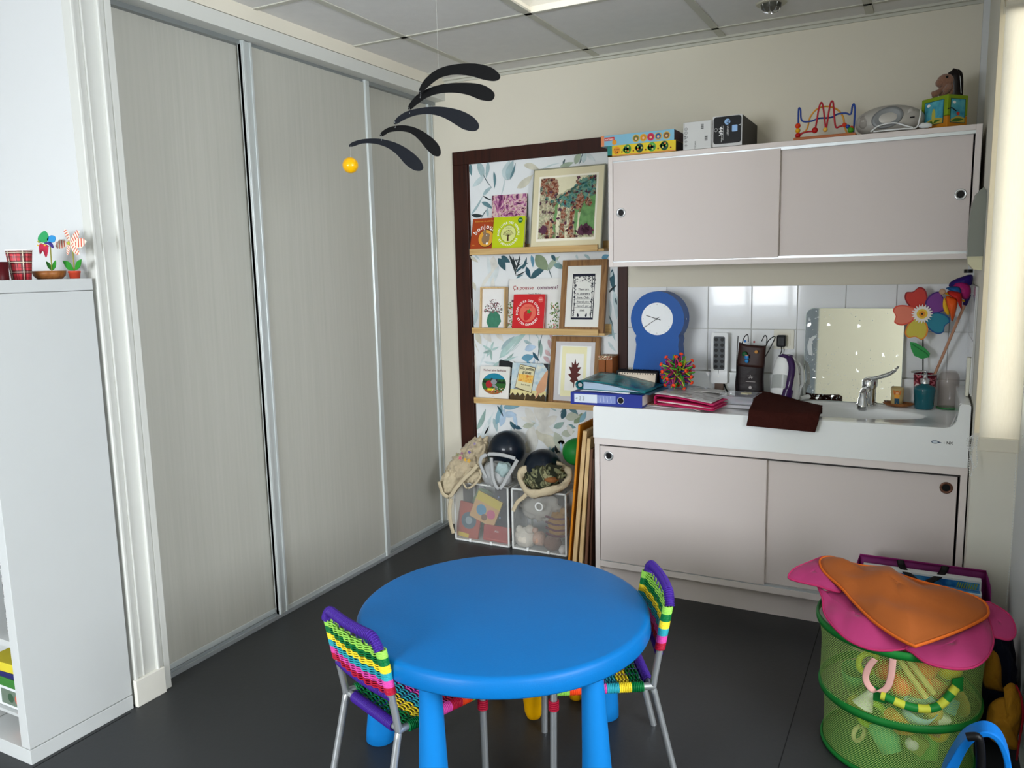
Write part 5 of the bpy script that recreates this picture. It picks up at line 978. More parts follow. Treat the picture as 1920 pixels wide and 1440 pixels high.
def dr(d, w_, h, mb, dep):
    d.line(rrect(w_, h, .01)+[(w_-.01, 0)], .0001, BLACK); k = C('#2a2a2a', .5); f = lambda x: x
    for i, y in enumerate((.10, .24, .40, .56, .70)): d.ring(w_*.10, h*(y+.06), h*.055, .0012, k, n=4 if i < 2 else 12); d.disc(w_*.10, h*(y+.06), h*.02, k, n=6)
    d.text('CF244A', w_*.46, h*.15, .010, k, rot=PI/2); d.text('CE', w_*.1, h*.46, .014, k, rot=PI/2)
    for (x, y) in ((.62, .72), (.76, .28)):
        for i in range(9): d.rect(w_*x, h*y+i*.0022, w_*x+.012, h*y+i*.0022+(.0012 if i % 3 else .0018), k)
    for i, a in enumerate(((.004, .004, .0052, h-.004), (w_-.0052, .004, w_-.004, h-.004))): d.rect(*a, C('#9a9a9a', .5))
tbox('toner_carton', 'white cardboard carton with recycling symbols beside the black printer box', 1281, 1334, ZC, .112, 3.42, .30, C('#c9cac9', .5), dr)
def dr(d, w_, h, mb, dep):
    d.poly([(x+.003, z+h*.09) for x, z in rrect(w_-.006, h*.89, .012)], BLACK); w = C('#e0e0e0', .5); bl = C('#7f9fc4', .3, .3)
    d.disc(w_*.50, h*.80, .012, bl, l=2, n=24); d.text('hp', w_*.505, h*.79, .017, BLACK, rot=-PI/2, l=3, shear=.25, bold=True); d.text('44A', w_*.22, h*.50, .022, w, rot=-PI/2, l=2, bold=True); d.text('LASERJET', w_*.49, h*.50, .0095, w, rot=-PI/2, l=2)
    d.ring(w_*.11, h*.56, .007, .001, w, l=2, n=16); d.line([(w_*.36, h*.2), (w_*.36, h*.68)], .001, w, 2); d.line([(w_*.31, h*.2), (w_*.31, h*.68)], .0012, w, 2); d.poly([(x+w_*.66, z+h*.46) for x, z in rrect(.022, .026, .003)], bl, 2); d.text('Print', w_*.29, h*.2, .008, w, rot=-PI/2, l=2); d.text('Y', w_*.88, h*.66, .014, w, rot=-PI/2, l=2)
e = tbox('toner_box', 'black and white toner box marked 44A on the wall cabinet', 1336, 1391, ZC, .122, 3.415, .32, C('#c4c4c4', .5), dr, C('#252322', .5))
# bead maze
yb = 3.47; e = thing('bead_maze', 'wooden bead maze toy with red, blue and yellow wires on the wall cabinet', 'toy', (at(1545, 255, Y=yb).x, yb, ZC)); Q = lambda pts, y: smoothpath([at(x, z, Y=y) for x, z in pts], 5)
x0, x1 = at(1490, 258, Y=yb).x, at(1606, 250, Y=yb).x; mb = MB(); mb.bb((x0, yb-.035, ZC), (x1, yb+.035, ZC+.012), C('#a8643c', .5)); mb.build('base', e, True, bevel=.003); lift = 0
for h_, y, pts in (('#24408c', yb+.01, [(1497, 254), (1497, 215), (1498, 203), (1501, 206), (1502, 222), (1507, 228), (1522, 227), (1535, 222), (1552, 221), (1562, 219), (1570, 214), (1585, 212), (1595, 214), (1598, 200), (1601, 195), (1603, 205), (1602, 225), (1600, 250)]),
                   ('#a81c2c', yb-.01, [(1501, 254), (1504, 250), (1515, 247), (1526, 245), (1530, 235), (1535, 205), (1540, 192), (1544, 205), (1548, 240), (1550, 236), (1554, 210), (1558, 192), (1562, 192), (1564, 215), (1567, 238), (1575, 237), (1585, 235), (1593, 240), (1597, 250)]),
                   ('#d9983a', yb+.02, [(1498, 252), (1510, 246), (1515, 236), (1519, 220), (1530, 206), (1545, 200), (1560, 201), (1573, 208), (1581, 220), (1584, 238), (1588, 250)])):
    mb = MB(); mb.tube(Q(pts, y), .0034, C(h_, .4), 8); mb.build('wire', e, True)
for h_, x, y, r_ in (('#cc3a1c', 1496, 236, .011), ('#d9a01c', 1496, 245, .010), ('#b01c1c', 1496, 255, .011), ('#b01c1c', 1528.5, 245, .012), ('#d9a84a', 1548, 244, .009), ('#c93a24', 1584, 235, .009), ('#24408c', 1590, 238, .008), ('#a83a1c', 1597, 241, .009), ('#3f8a1c', 1595.5, 248, .012)):
    mb = MB(); p = at(x, y, Y=yb); mb.sph(p+V((0, -.012 if x > 1500 else 0, max(0, ZC+.013+r_-p.z))), r_, C(h_, .35), 14); mb.build('bead', e, True)
# portable radio
p = at(1668, 222, Y=3.50); e = thing('portable_radio', 'silver grey rounded portable radio on the wall cabinet', 'radio', (p.x, 3.50, ZC)); SG = C('#a9a59e', .35, .15, nm='silver_grey_plastic')
def sup(u, v):
    a, b_ = u*2*PI, -PI/2+v*PI; se = lambda q, p_: math.copysign(abs(q)**p_, q); x = .122*se(cos(a), .8)*cos(b_)**.55; y = .07*se(sin(a), .75)*cos(b_)**.55
    z = .052+.054*se(sin(b_), .8)*(1-.42*(x/.122)**2 if b_ > 0 else .95); return V((x, y, max(z, .0)))
mb = MB(); mb.grid(sup, 44, 24, SG); mb.build('body', e, world=False)
mb = MB(); mb.lathe([(.048, -.006), (.049, 0), (.046, .003), (.038, .002), (.001, -.002)], C('#77797a', .4, .2, var=.1, scale=200), (-.005, -.068, .054), sx=1.15, sy=.78, R=Matrix.Rotation(PI/2, 3, 'X') @ Matrix.Rotation(.25, 3, 'Z'), n=36); mb.build('speaker_grille', e)
mb = MB(); mb.lathe([(.020, -.01), (.020, .004), (.012, .007), (.001, .007)], C('#8c8781', .4), (-.088, -.048, .048), R=Matrix.Rotation(-.5, 3, 'Z') @ Matrix.Rotation(PI/2, 3, 'X'), sy=1.2, n=24); mb.build('volume_knob', e)
mb = MB(); mb.lathe([(.014, -.01), (.014, .003), (.001, .004)], C('#b9b5ae', .4), (.075, -.055, .062), R=Matrix.Rotation(.45, 3, 'Z') @ Matrix.Rotation(PI/2, 3, 'X'), sy=1.4, n=20); mb.bb((.066, -.062, .045), (.088, -.05, .05), BLACK); mb.build('tuner_knob', e)
mb = MB(); mb.tube(smoothpath([(-.06, -.09, .004), (-.03, -.082, .025), (.02, -.08, .03), (.06, -.083, .015), (.085, -.088, .005)], 6), .0028, PLW, 6); mb.tube(smoothpath([(-.05, -.088, .004), (.0, -.092, .004), (.05, -.092, .004), (.095, -.08, .006), (.105, -.07, .04), (.108, -.066, .07)], 6), .0028, PLW, 6); mb.blob((.125, -.078, .010), (.022, .013, .010), PLW, amp=.3, fr=3, n=20, flatten=.9); mb.build('cable_and_plug', e)
# tin toy box and plush rabbit
ne = at(1776, 238, Y=3.43); rz = math.radians(48); s_ = .118; hh = at(1776, 176, Y=3.43).z-ZC
e = thing('tin_toy_box', 'green and orange square tin toy box with picture panels at the cabinet right end', 'toy box', (ne.x-.002, 3.43, ZC), rz=rz)
GT = C('#7f9a1c', .35, .1); OT = C('#c07a1c', .35, .1)
mb = MB(); mb.bb((0, 0, 0), (s_*.86, s_, hh*.36), OT); mb.bb((0, 0, hh*.36), (s_*.86, s_, hh), GT); mb.build('body', e, bevel=.004, seg=3)
mb = MB(); SK = RAMP('seaside_print', ['#2f7f9a', '#4aa0b4', '#5fb0b8'], (30, 30, 30), 3, .4); sa = C('#b9a84a', .4); gg = C('#3f6a2c', .4)
for o_, U_, w_ in (((0, 0, 0), (1, 0, 0), s_*.86), ((0, s_, 0), (0, -1, 0), s_)):
    d = D(mb, o_, U_, (0, 0, 1)); d.rect(w_*.13, hh*.14, w_*.87, hh*.88, C('#1c4a44', .4)); d.rect(w_*.16, hh*.16, w_*.84, hh*.86, SK, 2); d.poly([(w_*.16, hh*.16), (w_*.84, hh*.16), (w_*.84, hh*.30), (w_*.5, hh*.36), (w_*.16, hh*.24)], sa, 3); d.leaf(w_*.2, hh*.2, w_*.8, hh*.26, .012, gg, 4); d.disc(w_*.3, hh*.76, .008, WT, .005, l=4)
    d.disc(w_*.5, hh*.42, .008, C('#c93a2c', .4) if U_[0] else C('#b9b44a', .4), .006 if U_[0] else .025, l=5)
mb.build('picture_panels', e)
mb = MB(); mb.tube([(0, -.001, hh*.55), (.005, -.014, hh*.56), (.02, -.02, hh*.46)], .002, BLACK, 6); mb.build('crank', e)
zt = ZC+hh; e = thing('plush_rabbit', 'brown plush rabbit with long dark ears sitting on the tin toy box', 'stuffed toy', (ne.x+.0, 3.51, zt)); FUR = C('#8a6450', .95, var=.15, scale=60, bump=.6, bscale=200, sheen=.3); g = V((at(1770, 160, Y=3.51).x, 3.51, zt))
mb = MB(); mb.blob(g+V((.012, 0, .030)), (.030, .026, .042), FUR, amp=.08, n=28, flatten=.72); hd = at(1773, 152, Y=3.50); mb.blob(hd, (.030, .026, .026), FUR, amp=.06, n=28, seed=2); mb.blob(hd+V((-.016, -.006, -.006)), (.018, .018, .016), FUR, amp=.05, n=20, seed=3)
mb.tube(smoothpath([g+V((0, -.01, .035)), g+V((-.02, -.02, .018)), g+V((-.040, -.02, .012))], 5), [.010]*5+[.012]*5+[.008], FUR, 10); mb.tube(smoothpath([g+V((.015, -.02, .04)), g+V((.012, -.032, .025)), g+V((.0, -.034, .016))], 5), [.012]*9+[.009]*2, FUR, 10); mb.build('body', e, True)
mb = MB(); mb.sph(hd+V((.004, -.0245, .010)), .0048, BLACK, 10); mb.build('eye', e, True)
EAR = C('#17110f', .35, var=.3, scale=30)
for k, (dx, w_) in enumerate(((.028, .016), (.040, .014))):
    mb = MB(); mb.tube(smoothpath([hd+V((.010, .004+.012*k, .022)), hd+V((dx-.004, -.002+.012*k, .026)), hd+V((dx+.004, -.006+.012*k, .0)), V((hd.x+dx+.006, 3.50+.012*k, zt+.004))], 6), [(.004, .008)]*5+[(.006, w_)]*14, EAR, 12, flat=(0, 1, 0)); mb.build('ear', e, True)
mb = MB(); mb.tube([hd+V((.046, -.014, .01)), V((hd.x+.053, 3.486, zt+.006))], .0011, CHROME, 6); mb.build('zip', e, True)
# ================================================================ ON THE BOOKSHELF
zs = 1.4535
e = thing('maroon_cup', 'dark maroon cup cut by the left edge of the photo on the bookshelf', 'cup', (at(0, 510, Y=1.39).x, 1.39, zs)); hh = at(5, 491, Y=1.39).z-zs
mb = MB(); mb.lathe([(.022, 0), (.023, hh), (.021, hh), (.020, .003), (.001, .003)], C('#4a0c12', .4), n=24, caps=False); mb.build('cup', e)
def PLAID():
    m, N, L, b = newmat('red_tartan_print'); v = coord(N, L, (1, 1, 1), 'UV'); s = N.new('ShaderNodeSeparateXYZ'); L.new(v, s.inputs[0])
    def mt(op, a, bb=None, cc=None):
        q = N.new('ShaderNodeMath'); q.operation = op
        for i, x in enumerate((a, bb, cc)):
            if x is None: continue
            if isinstance(x, (int, float)): q.inputs[i].default_value = x
            else: L.new(x, q.inputs[i])
        return q.outputs[0]
    def band(ax, k, c0, w_): return mt('COMPARE', mt('FRACT', mt('MULTIPLY', s.outputs[ax], k)), c0, w_)
    col = lin('#b8303a'); dk = lin('#241012'); wt = lin('#c9bfa8'); cur = col
    for ax, k in ((0, 5), (1, 3)):
        cur = mix(N, L, mt('MULTIPLY', band(ax, k, .78, .17), .75), cur, dk)
    for ax, k in ((0, 5), (1, 3)):
        cur = mix(N, L, mt('MULTIPLY', band(ax, k, .22, .02), .9), cur, dk); cur = mix(N, L, mt('MULTIPLY', band(ax, k, .38, .02), .9), cur, dk); cur = mix(N, L, band(ax, k, .78, .03), cur, wt)
    L.new(cur, b.inputs['Base Color']); b.inputs['Roughness'].default_value = .45; return m
a, b_ = at(14, 520, Y=1.45), at(61, 520, Y=1.45); r1 = (b_.x-a.x)/2*.56; hh = at(40, 469, Y=1.45).z-zs
e = thing('tartan_cup', 'red tartan paper cup with white rim on top of the bookshelf', 'paper cup', ((a.x+b_.x)/2, 1.455, zs))
mb = MB(); mb.grid(lambda u, v: V(((r1*.74+r1*.26*v)*cos(2*PI*u), (r1*.74+r1*.26*v)*sin(2*PI*u), v*hh)), 36, 4, PLAID()); mb.build('cup', e, solid=.001)
mb = MB(); mb.tube([(r1*cos(i*PI/14), r1*sin(i*PI/14), hh) for i in range(28)], .0016, WT, 6, closed=True); mb.lathe([(.0001, .002), (r1*.73, .002)], WT, caps=False); mb.build('rim', e)
a, b_ = at(61, 512, Y=1.545), at(125, 512, Y=1.545); r1 = (b_.x-a.x)/2*.56; dc = V(((a.x+b_.x)/2, 1.545, zs)); hh = at(93, 508, Y=1.545).z-zs
e = thing('wooden_bowl', 'shallow dark brown wooden bowl on top of the bookshelf', 'bowl', tuple(dc)); mb = MB(); mb.lathe([(.0001, 0), (r1*.7, 0), (r1*.92, hh*.4), (r1, hh), (r1*.97, hh), (r1*.88, hh*.45), (r1*.6, .004), (.0001, .004)], WD, n=36, caps=False); mb.build('bowl', e)
def pflower(name, lb, basep, top, leafpx, Y_, pot=None):
    e = thing(name, lb, 'pinwheel', tuple(basep)); mb = MB(); mb.tube([basep+V((0, 0, .004)), top+V((0, .004, 0))], .0018, C('#8a8a3a', .5), 8); mb.build('stem', e, True)
    for (a, b_) in leafpx:
        A_, B_ = at(*a, Y=Y_), at(*b_, Y=Y_); mb = MB(); dx, dz = B_.x-A_.x, B_.z-A_.z; q = math.hypot(dx, dz); U_ = V((dx/q, 0, dz/q)); W_ = V((-dz/q, 0, dx/q)); ol = [(q*t/8, q*.2*sin(PI*t/8)) for t in range(9)]+[(q*t/8, -q*.2*sin(PI*t/8)) for t in range(7, 0, -1)]
        mb.prism(ol, (A_.x, Y_, A_.z), U_, W_, .002, C('#2f8a2c', .5)); mb.build('leaf', e, True)
    return e
# first pinwheel stands in the bowl
bp_ = at(97, 509, Y=1.545); tp_ = at(92, 462, Y=1.53); e = pflower('multicolour_pinwheel', 'small green, blue and red pinwheel flower standing in the wooden bowl', V((bp_.x, 1.545, zs+.004)), tp_, [((97, 507), (86, 490)), ((98, 507), (104, 488))], 1.543)
for pts, h_ in (([(72, 452), (72, 443), (82, 433), (88, 437), (91, 448), (84, 455)], '#2f9a5c'), ([(90, 445), (96, 441), (103, 444), (102, 453), (93, 455), (88, 450)], '#2f8ac4'), ([(74, 458), (84, 458), (90, 462), (88, 478), (85, 482), (80, 470), (75, 477), (73, 468)], '#c42a4a'), ([(83, 455), (95, 454), (100, 463), (98, 465), (90, 458), (84, 457)], '#3a2a7a')):
    P_ = [at(x, y, Y=1.525) for x, y in pts]; mb = MB(); mb.prism(sm2([(p.x, p.z) for p in P_], 3), (0, 1.525, 0), X1, Z1, .0015, C(h_, .4)); o = mb.build('petal', e, True)
mb = MB(); mb.sph(at(72, 453, Y=1.517), .003, C('#9a9a2a', .5), 10); mb.sph(at(84, 460, Y=1.517), .003, C('#d9b03a', .5), 10); mb.sph(at(71, 460, Y=1.517), .0025, C('#d9b03a', .5), 10); mb.tube([at(72, 454, Y=1.519), tp_], .0012, C('#8a8a3a', .5), 6); mb.build('hub', e, True)
pc = at(140, 515, Y=1.585); e = thing('small_plant_pot', 'tiny orange-red plastic pot on the right end of the bookshelf top', 'pot', (pc.x, 1.585, zs)); a, b_ = at(128, 510, Y=1.585), at(152.5, 510, Y=1.585); r1 = (b_.x-a.x)/2*.56; hh = at(140, 508, Y=1.585).z-zs
mb = MB(); mb.lathe([(.0001, 0), (r1*.78, 0), (r1*.93, hh*.75), (r1, hh*.76), (r1, hh), (r1*.9, hh), (r1*.85, hh*.8), (.0001, hh*.78)], C('#b8432c', .5), n=28, caps=False); mb.build('pot', e)
cen = at(133, 456, Y=1.572); e = pflower('striped_pinwheel', 'small pinwheel flower with red and white striped petals in the tiny pot', V((pc.x, 1.585, zs+hh*.8)), cen, [((138, 507), (117, 489)), ((140, 507), (152, 486))], 1.580)
for k, (tx, ty) in enumerate(((119, 429), (148, 432), (161, 452), (149, 477), (125, 479), (103, 462))):
    T_ = at(tx, ty, Y=1.567); mb = MB(); dx, dz = T_.x-cen.x, T_.z-cen.z; q = math.hypot(dx, dz); U_ = V((dx/q, 0, dz/q)); W_ = V((-dz/q, 0, dx/q)); yy = 1.569-.0015*(k % 2)
    ol = [(0, 0), (q*.3, -q*.20), (q*.65, -q*.24), (q, -q*.02), (q*.85, q*.10), (q*.5, q*.14), (q*.25, q*.10)]; mb.prism(ol, (cen.x, yy, cen.z), U_, W_, .0012, C('#e6dccd', .5)); d = D(mb, (cen.x, yy, cen.z), U_, W_)
    for i in range(5): t = .14+.165*i; hw = q*.18*min(1, t*2.5)*(1 if t < .7 else (1-t)/.3+.2); d.poly([(q*t, -hw*1.05), (q*(t+.055), -hw*1.05), (q*(t+.055)+hw*.25, hw*.8), (q*t+hw*.25, hw*.8)], C('#d2553a', .5))
    mb.build('petal', e, True)
mb = MB(); mb.sph(cen+V((0, -.008, 0)), (.0035, .004, .006), C('#a8b03a', .5), 12); mb.build('hub', e, True)
# ================================================================ TABLE
TB = C('#086cb4', .38, var=.05, scale=6, bump=.06, bscale=260, nm='blue_moulded_plastic'); tc = V((-1.052, 1.925, 0)); tr = .421
e = thing('round_table', 'round blue plastic children\'s table with thick rim and fat conical legs', 'table', tuple(tc))
mb = MB(); mb.lathe([(tr-.05, .434), (tr-.004, .429), (tr+.003, .431), (tr+.005, .436), (tr+.001, .470), (tr-.003, .477), (tr-.009, .4815), (tr-.016, .4825), (.001, .4825)], TB, n=96, caps=False); mb.lathe([(.001, .445), (tr-.045, .445), (tr-.05, .436)], TB, n=96, caps=False); mb.build('tabletop', e)
LB = C('#1278c4', .4, var=.04, nm='blue_leg_plastic')
for x, y in ((-1.455, 1.838), (-1.066, 1.555), (-.688, 1.752), (-.868, 2.262)):
    d_ = V((x, y, 0))-tc; k = min(1, .378/d_.length); tp = tc+d_*k
    mb = MB(); rings = []
    for t, r_ in ((0, .040), (.01, .045), (.1, .0445), (.5, .036), (1, .0275)):
        c = V((x, y, 0)).lerp(tp, t)+V((0, 0, .444*t)); rings.append([c+V((r_*cos(i*PI/14), r_*sin(i*PI/14), 0)) for i in range(28)])
    mb.loft(rings, LB); mb.build('leg', e, True)
# ================================================================ YELLOW STOOL
YL = C('#e0a400', .38, var=.04, nm='yellow_plastic'); sc = V((-1.115, 2.265, 0)); e = thing('stool', 'small yellow plastic stool with rounded legs tucked behind under the blue table', 'stool', tuple(sc))
mb = MB(); mb.lathe([(.001, .262), (.14, .262), (.15, .27), (.15, .285), (.14, .293), (.001, .293)], YL, sc, n=40, caps=False); mb.build('seat', e, True)
for x, y in ((-1.072, 2.150), (-.992, 2.315), (-1.238, 2.215), (-1.158, 2.385)):
    mb = MB(); mb.lathe([(.012, .0), (.022, .006), (.029, .025), (.034, .07), (.038, .13), (.037, .2), (.034, .262)], YL, (x, y, 0), n=24); mb.build('leg', e, True)
# ================================================================ WOVEN CHAIRS
CH = {k: C(h, .38, var=.05, scale=30, nm='cord_'+k) for k, h in dict(purple='#42248c', lgreen='#98d458', dgreen='#08703a', yellow='#f2d834', teal='#2c9fae', pink='#d94ca6', red='#b01a38', orange='#e8481c').items()}
STL = C('#b4b8ba', .32, .65, var=.04, nm='brushed_steel_tube')
W_, DZ, DD, BT = .262, .285, .285, .562      # width, joint height, seat depth, back top
def chair(name, label):
    e = thing(name, label, 'chair', group='woven children\'s chairs')
    for s in (-1, 1):
        x = s*W_/2; mb = MB(); P_ = [(x*1.05, -.062, 0), (x, 0, DZ-.022), (x, .004, DZ), (x, -.016, DZ+.12), (x, -.036, BT-.046)]
        mb.tube(smoothpath(P_, 5), .0098, STL, 14); mb.build('leg', e)
    for s in (-1, 1):
        x = s*W_/2; mb = MB(); mb.tube(smoothpath([(x, DD-.02, DZ), (x, DD-.004, DZ-.005), (x, DD, DZ-.03), (x, DD+.004, 0)], 4), .0098, STL, 14); o = mb.build('leg', e)
        mb = MB(); 
        for i in range(5): mb.tube([(x+.0125*cos(q*PI/7), DD+.0125*sin(q*PI/7), DZ-.03-.006*i) for q in range(14)], .003, CH['red'], 6, closed=True)
        mb.build('cord_wrap', o)
    mb = MB()
    for s in (-1, 1): mb.tube([(s*W_/2, .0, DZ), (s*W_/2, DD-.01, DZ)], .0098, STL, 12)
    mb.tube([(-W_/2, .012, DZ-.004), (W_/2, .012, DZ-.004)], .0092, STL, 12); mb.tube([(-W_/2, DD, DZ), (W_/2, DD, DZ)], .0098, STL, 12); mb.build('seat_frame', e)
    # purple wrap on rear seat rail and front rail
    for y0, z0 in ((.012, DZ-.004), (DD, DZ)):
        n = 36; mb = MB()
        for i in range(n): 
            x = -W_/2+.035+(W_-.07)*i/(n-1); mb.tube([(x, y0+.0128*cos(q*PI/6), z0+.0128*sin(q*PI/6)) for q in range(12)], .0030, CH['purple'], 6, closed=True)
        mb.build('rail_wrap', e)
    # seat weave
    seq = ['dgreen', 'yellow', 'teal', 'pink', 'red', 'orange', 'lgreen']; per = 7; ys0, ys1 = .034, DD-.012; n = per*len(seq); mb = MB(); cols_ = 9
    for i in range(n):
        c_ = CH[seq[i//per]]; y = ys0+(ys1-ys0)*i/(n-1)
        for s in (1, -1):
            pts = [(-W_/2-.012+(W_+.024)*k/36, y+.0012*sin(k*PI*cols_/36*2+s), DZ+.004*s+.0035*cos(k*PI*cols_/36+(0 if (i % 2) else PI))*(1 if s > 0 else .6)-.006*sin(PI*k/36)) for k in range(37)]
            mb.tube(pts, .0022, c_, 5)
        for s in (-1, 1): mb.tube([(s*W_/2+.0125*cos(q*PI/6), y, DZ+.0125*sin(q*PI/6)) for q in range(12)], .0026, c_, 5, closed=True)
    for k in range(cols_):
        x = -W_/2+W_*(k+.5)/cols_; mb.tube([(x, .01, DZ-.001), (x, DD, DZ-.001)], .0018, CH['purple'], 4)
    mb.build('seat_weave', e)
    # backrest weave
    seq = ['red', 'pink', 'teal', 'yellow', 'dgreen', 'lgreen']; zb0, zb1 = DZ+.112, BT-.044; per = 6; n = per*len(seq); mb = MB()
    yy = lambda z: -.016-.020*(z-DZ-.12)/(BT-.046-DZ-.12)
    for i in range(n):
        c_ = CH[seq[i//per]]; z = zb0+(zb1-zb0)*i/(n-1); y = yy(z)
        for s in (1, -1):
            pts = [(-W_/2-.011+(W_+.022)*k/36, y+.0040*s+.0035*cos(k*PI*cols_/36+(0 if i % 2 else PI))-.012*sin(PI*k/36), z+.0016*sin(k*PI*cols_/36*2+s)-.004*sin(PI*k/36)*(1 if i < n//2 else .4)) for k in range(37)]
            mb.tube(pts, .0021, c_, 5)
        for s in (-1, 1): mb.tube([(s*W_/2+.0125*cos(q*PI/6), y+.0125*sin(q*PI/6), z) for q in range(12)], .0027, c_, 5, closed=True)
    for k in range(cols_): x = -W_/2+W_*(k+.5)/cols_; mb.tube([(x, yy(zb0-.02)-.010, zb0-.016), (x, yy(zb1)-.010, zb1+.015)], .0016, CH['purple'], 4)
    mb.build('backrest_weave', e)
    # curved top rail and lower rail
    def rail(z, r_, bow, nm, corner=True):
        mb = MB(); m = 64; pts = []
        for i in range(m+1):
            t = i/m; x = -W_/2+W_*t; zc_ = z
            if corner: q = min(t, 1-t)/.13; zc_ = z-(.030*(1-min(1, q))**2)
            pts.append(V((x, yy(z)-bow*sin(PI*t), zc_)))
        mb.tube(pts, r_, CH['purple'], 12)
        L = [0]; 
        for a, b_ in zip(pts, pts[1:]): L.append(L[-1]+(b_-a).length)
        nr = int(L[-1]/.0058)
        for j in range(nr+1):
            s_ = L[-1]*j/nr; i = max(1, next((k for k, x in enumerate(L) if x >= s_), m)); c0 = pts[i-1].lerp(pts[i], (s_-L[i-1])/max(1e-6, L[i]-L[i-1])); t_ = (pts[i]-pts[i-1]).normalized(); u_ = t_.cross(V((0, 1, 0))).normalized(); v_ = t_.cross(u_)
            mb.tube([c0+u_*(r_+.0002)*cos(q*PI/6)+v_*(r_+.0002)*sin(q*PI/6) for q in range(12)], .0027, CH['purple'], 4, closed=True)
        mb.build(nm, e)
    rail(BT-.012, .0115, .010, 'top_rail'); rail(DZ+.098, .009, .008, 'lower_rail', False)
    return e
c1 = chair('woven_chair', 'rainbow cord woven steel chair at the near left of the blue table')
c1.location = (-1.275, 1.570, 0); c1.rotation_euler = (0, 0, math.radians(-20.5))
c2 = copytree(c1); c2['label'] = 'rainbow cord woven steel chair at the right of the blue table, before the sink cabinet'
c2.location = (-.692, 2.130, 0); c2.rotation_euler = (0, 0, math.radians(120.7))
# ================================================================ MOBILE
YM = 2.2; e = thing('hanging_mobile', 'hanging mobile of five curved black wings and a yellow ball', 'mobile', tuple(at(785, 175, Y=YM)))
WB = C('#050506', .45, nm='black_painted_wing'); WG = C('#15181f', .45, nm='black_wing_sky_tint')  # bluish tint of two black wings is sky reflection put into the colour
wings = [([(785, 173), (789, 160), (800, 145), (820, 130), (850, 121), (890, 119), (920, 126), (936, 139), (936, 148), (925, 152), (905, 149), (880, 142), (850, 140), (825, 146), (805, 160), (790, 174)], 0, WB, (787, 172)),
 ([(765, 204), (768, 194), (782, 178), (805, 165), (835, 157), (875, 155), (905, 159), (923, 170), (927, 180), (920, 189), (900, 187), (880, 179), (855, 174), (825, 175), (800, 183), (780, 197), (770, 205)], .02, WB, (767, 202)),
 ([(738, 231), (744, 221), (762, 209), (790, 202), (825, 200), (860, 206), (885, 218), (897, 232), (896, 242), (886, 246), (868, 242), (850, 231), (830, 220), (805, 214), (780, 216), (758, 224), (744, 232)], -.02, WG, (740, 229)),
 ([(712, 254), (718, 245), (735, 237), (760, 235), (785, 242), (808, 257), (822, 272), (826, 286), (822, 293), (812, 291), (800, 280), (786, 263), (770, 250), (750, 246), (730, 248), (718, 255)], .01, WB, (714, 252)),
 ([(654, 274), (660, 267), (680, 261), (710, 260), (740, 267), (765, 280), (785, 297), (793, 312), (789, 320), (776, 319), (760, 308), (745, 291), (728, 278), (705, 270), (680, 269), (660, 275)], -.01, WG, (715, 261))]
for pts, dy, m_, _ in wings:
    P_ = [at(x, y, Y=YM+dy) for x, y in pts]; mb = MB(); mb.prism(sm2([(p.x, p.z) for p in P_], 4), (0, YM+dy, 0), X1, Z1, .002, m_); mb.build('wing', e, True)
WR = C('#b9bcbc', .3, .8)
for (a, b_), (ya, yb_) in ((((787, 171), (788, 183)), (0, .02)), (((767, 202), (768, 212)), (.02, -.02)), (((740, 229), (741, 239)), (-.02, .01)), (((714, 252), (715, 263)), (.01, -.01))):
    mb = MB(); A_, B_ = at(*a, Y=YM+ya-.003), at(*b_, Y=YM+yb_-.003); mb.tube([A_, A_.lerp(B_, .5)+V((.003, 0, 0)), B_], .0009, WR, 5); mb.sph(A_, .0018, WR, 6); mb.sph(B_, .0018, WR, 6); mb.build('wire_hook', e, True)
A_ = at(822, 127, Y=YM); TH = C('#c9c8c0', .5); mb = MB(); mb.tube([A_, V((A_.x, A_.y, H))], .0003, TH, 4); mb.build('thread', e, True)
B_ = at(657, 310, Y=YM-.01); A_ = at(658, 272, Y=YM-.01); mb = MB(); mb.tube([A_, B_], .0003, TH, 4); mb.build('thread', e, True)
mb = MB(); mb.sph(B_, .0265, C('#e8ac00', .28, var=.02, coat=.4), 28); mb.build('yellow_ball', e, True, label='glossy yellow ball')
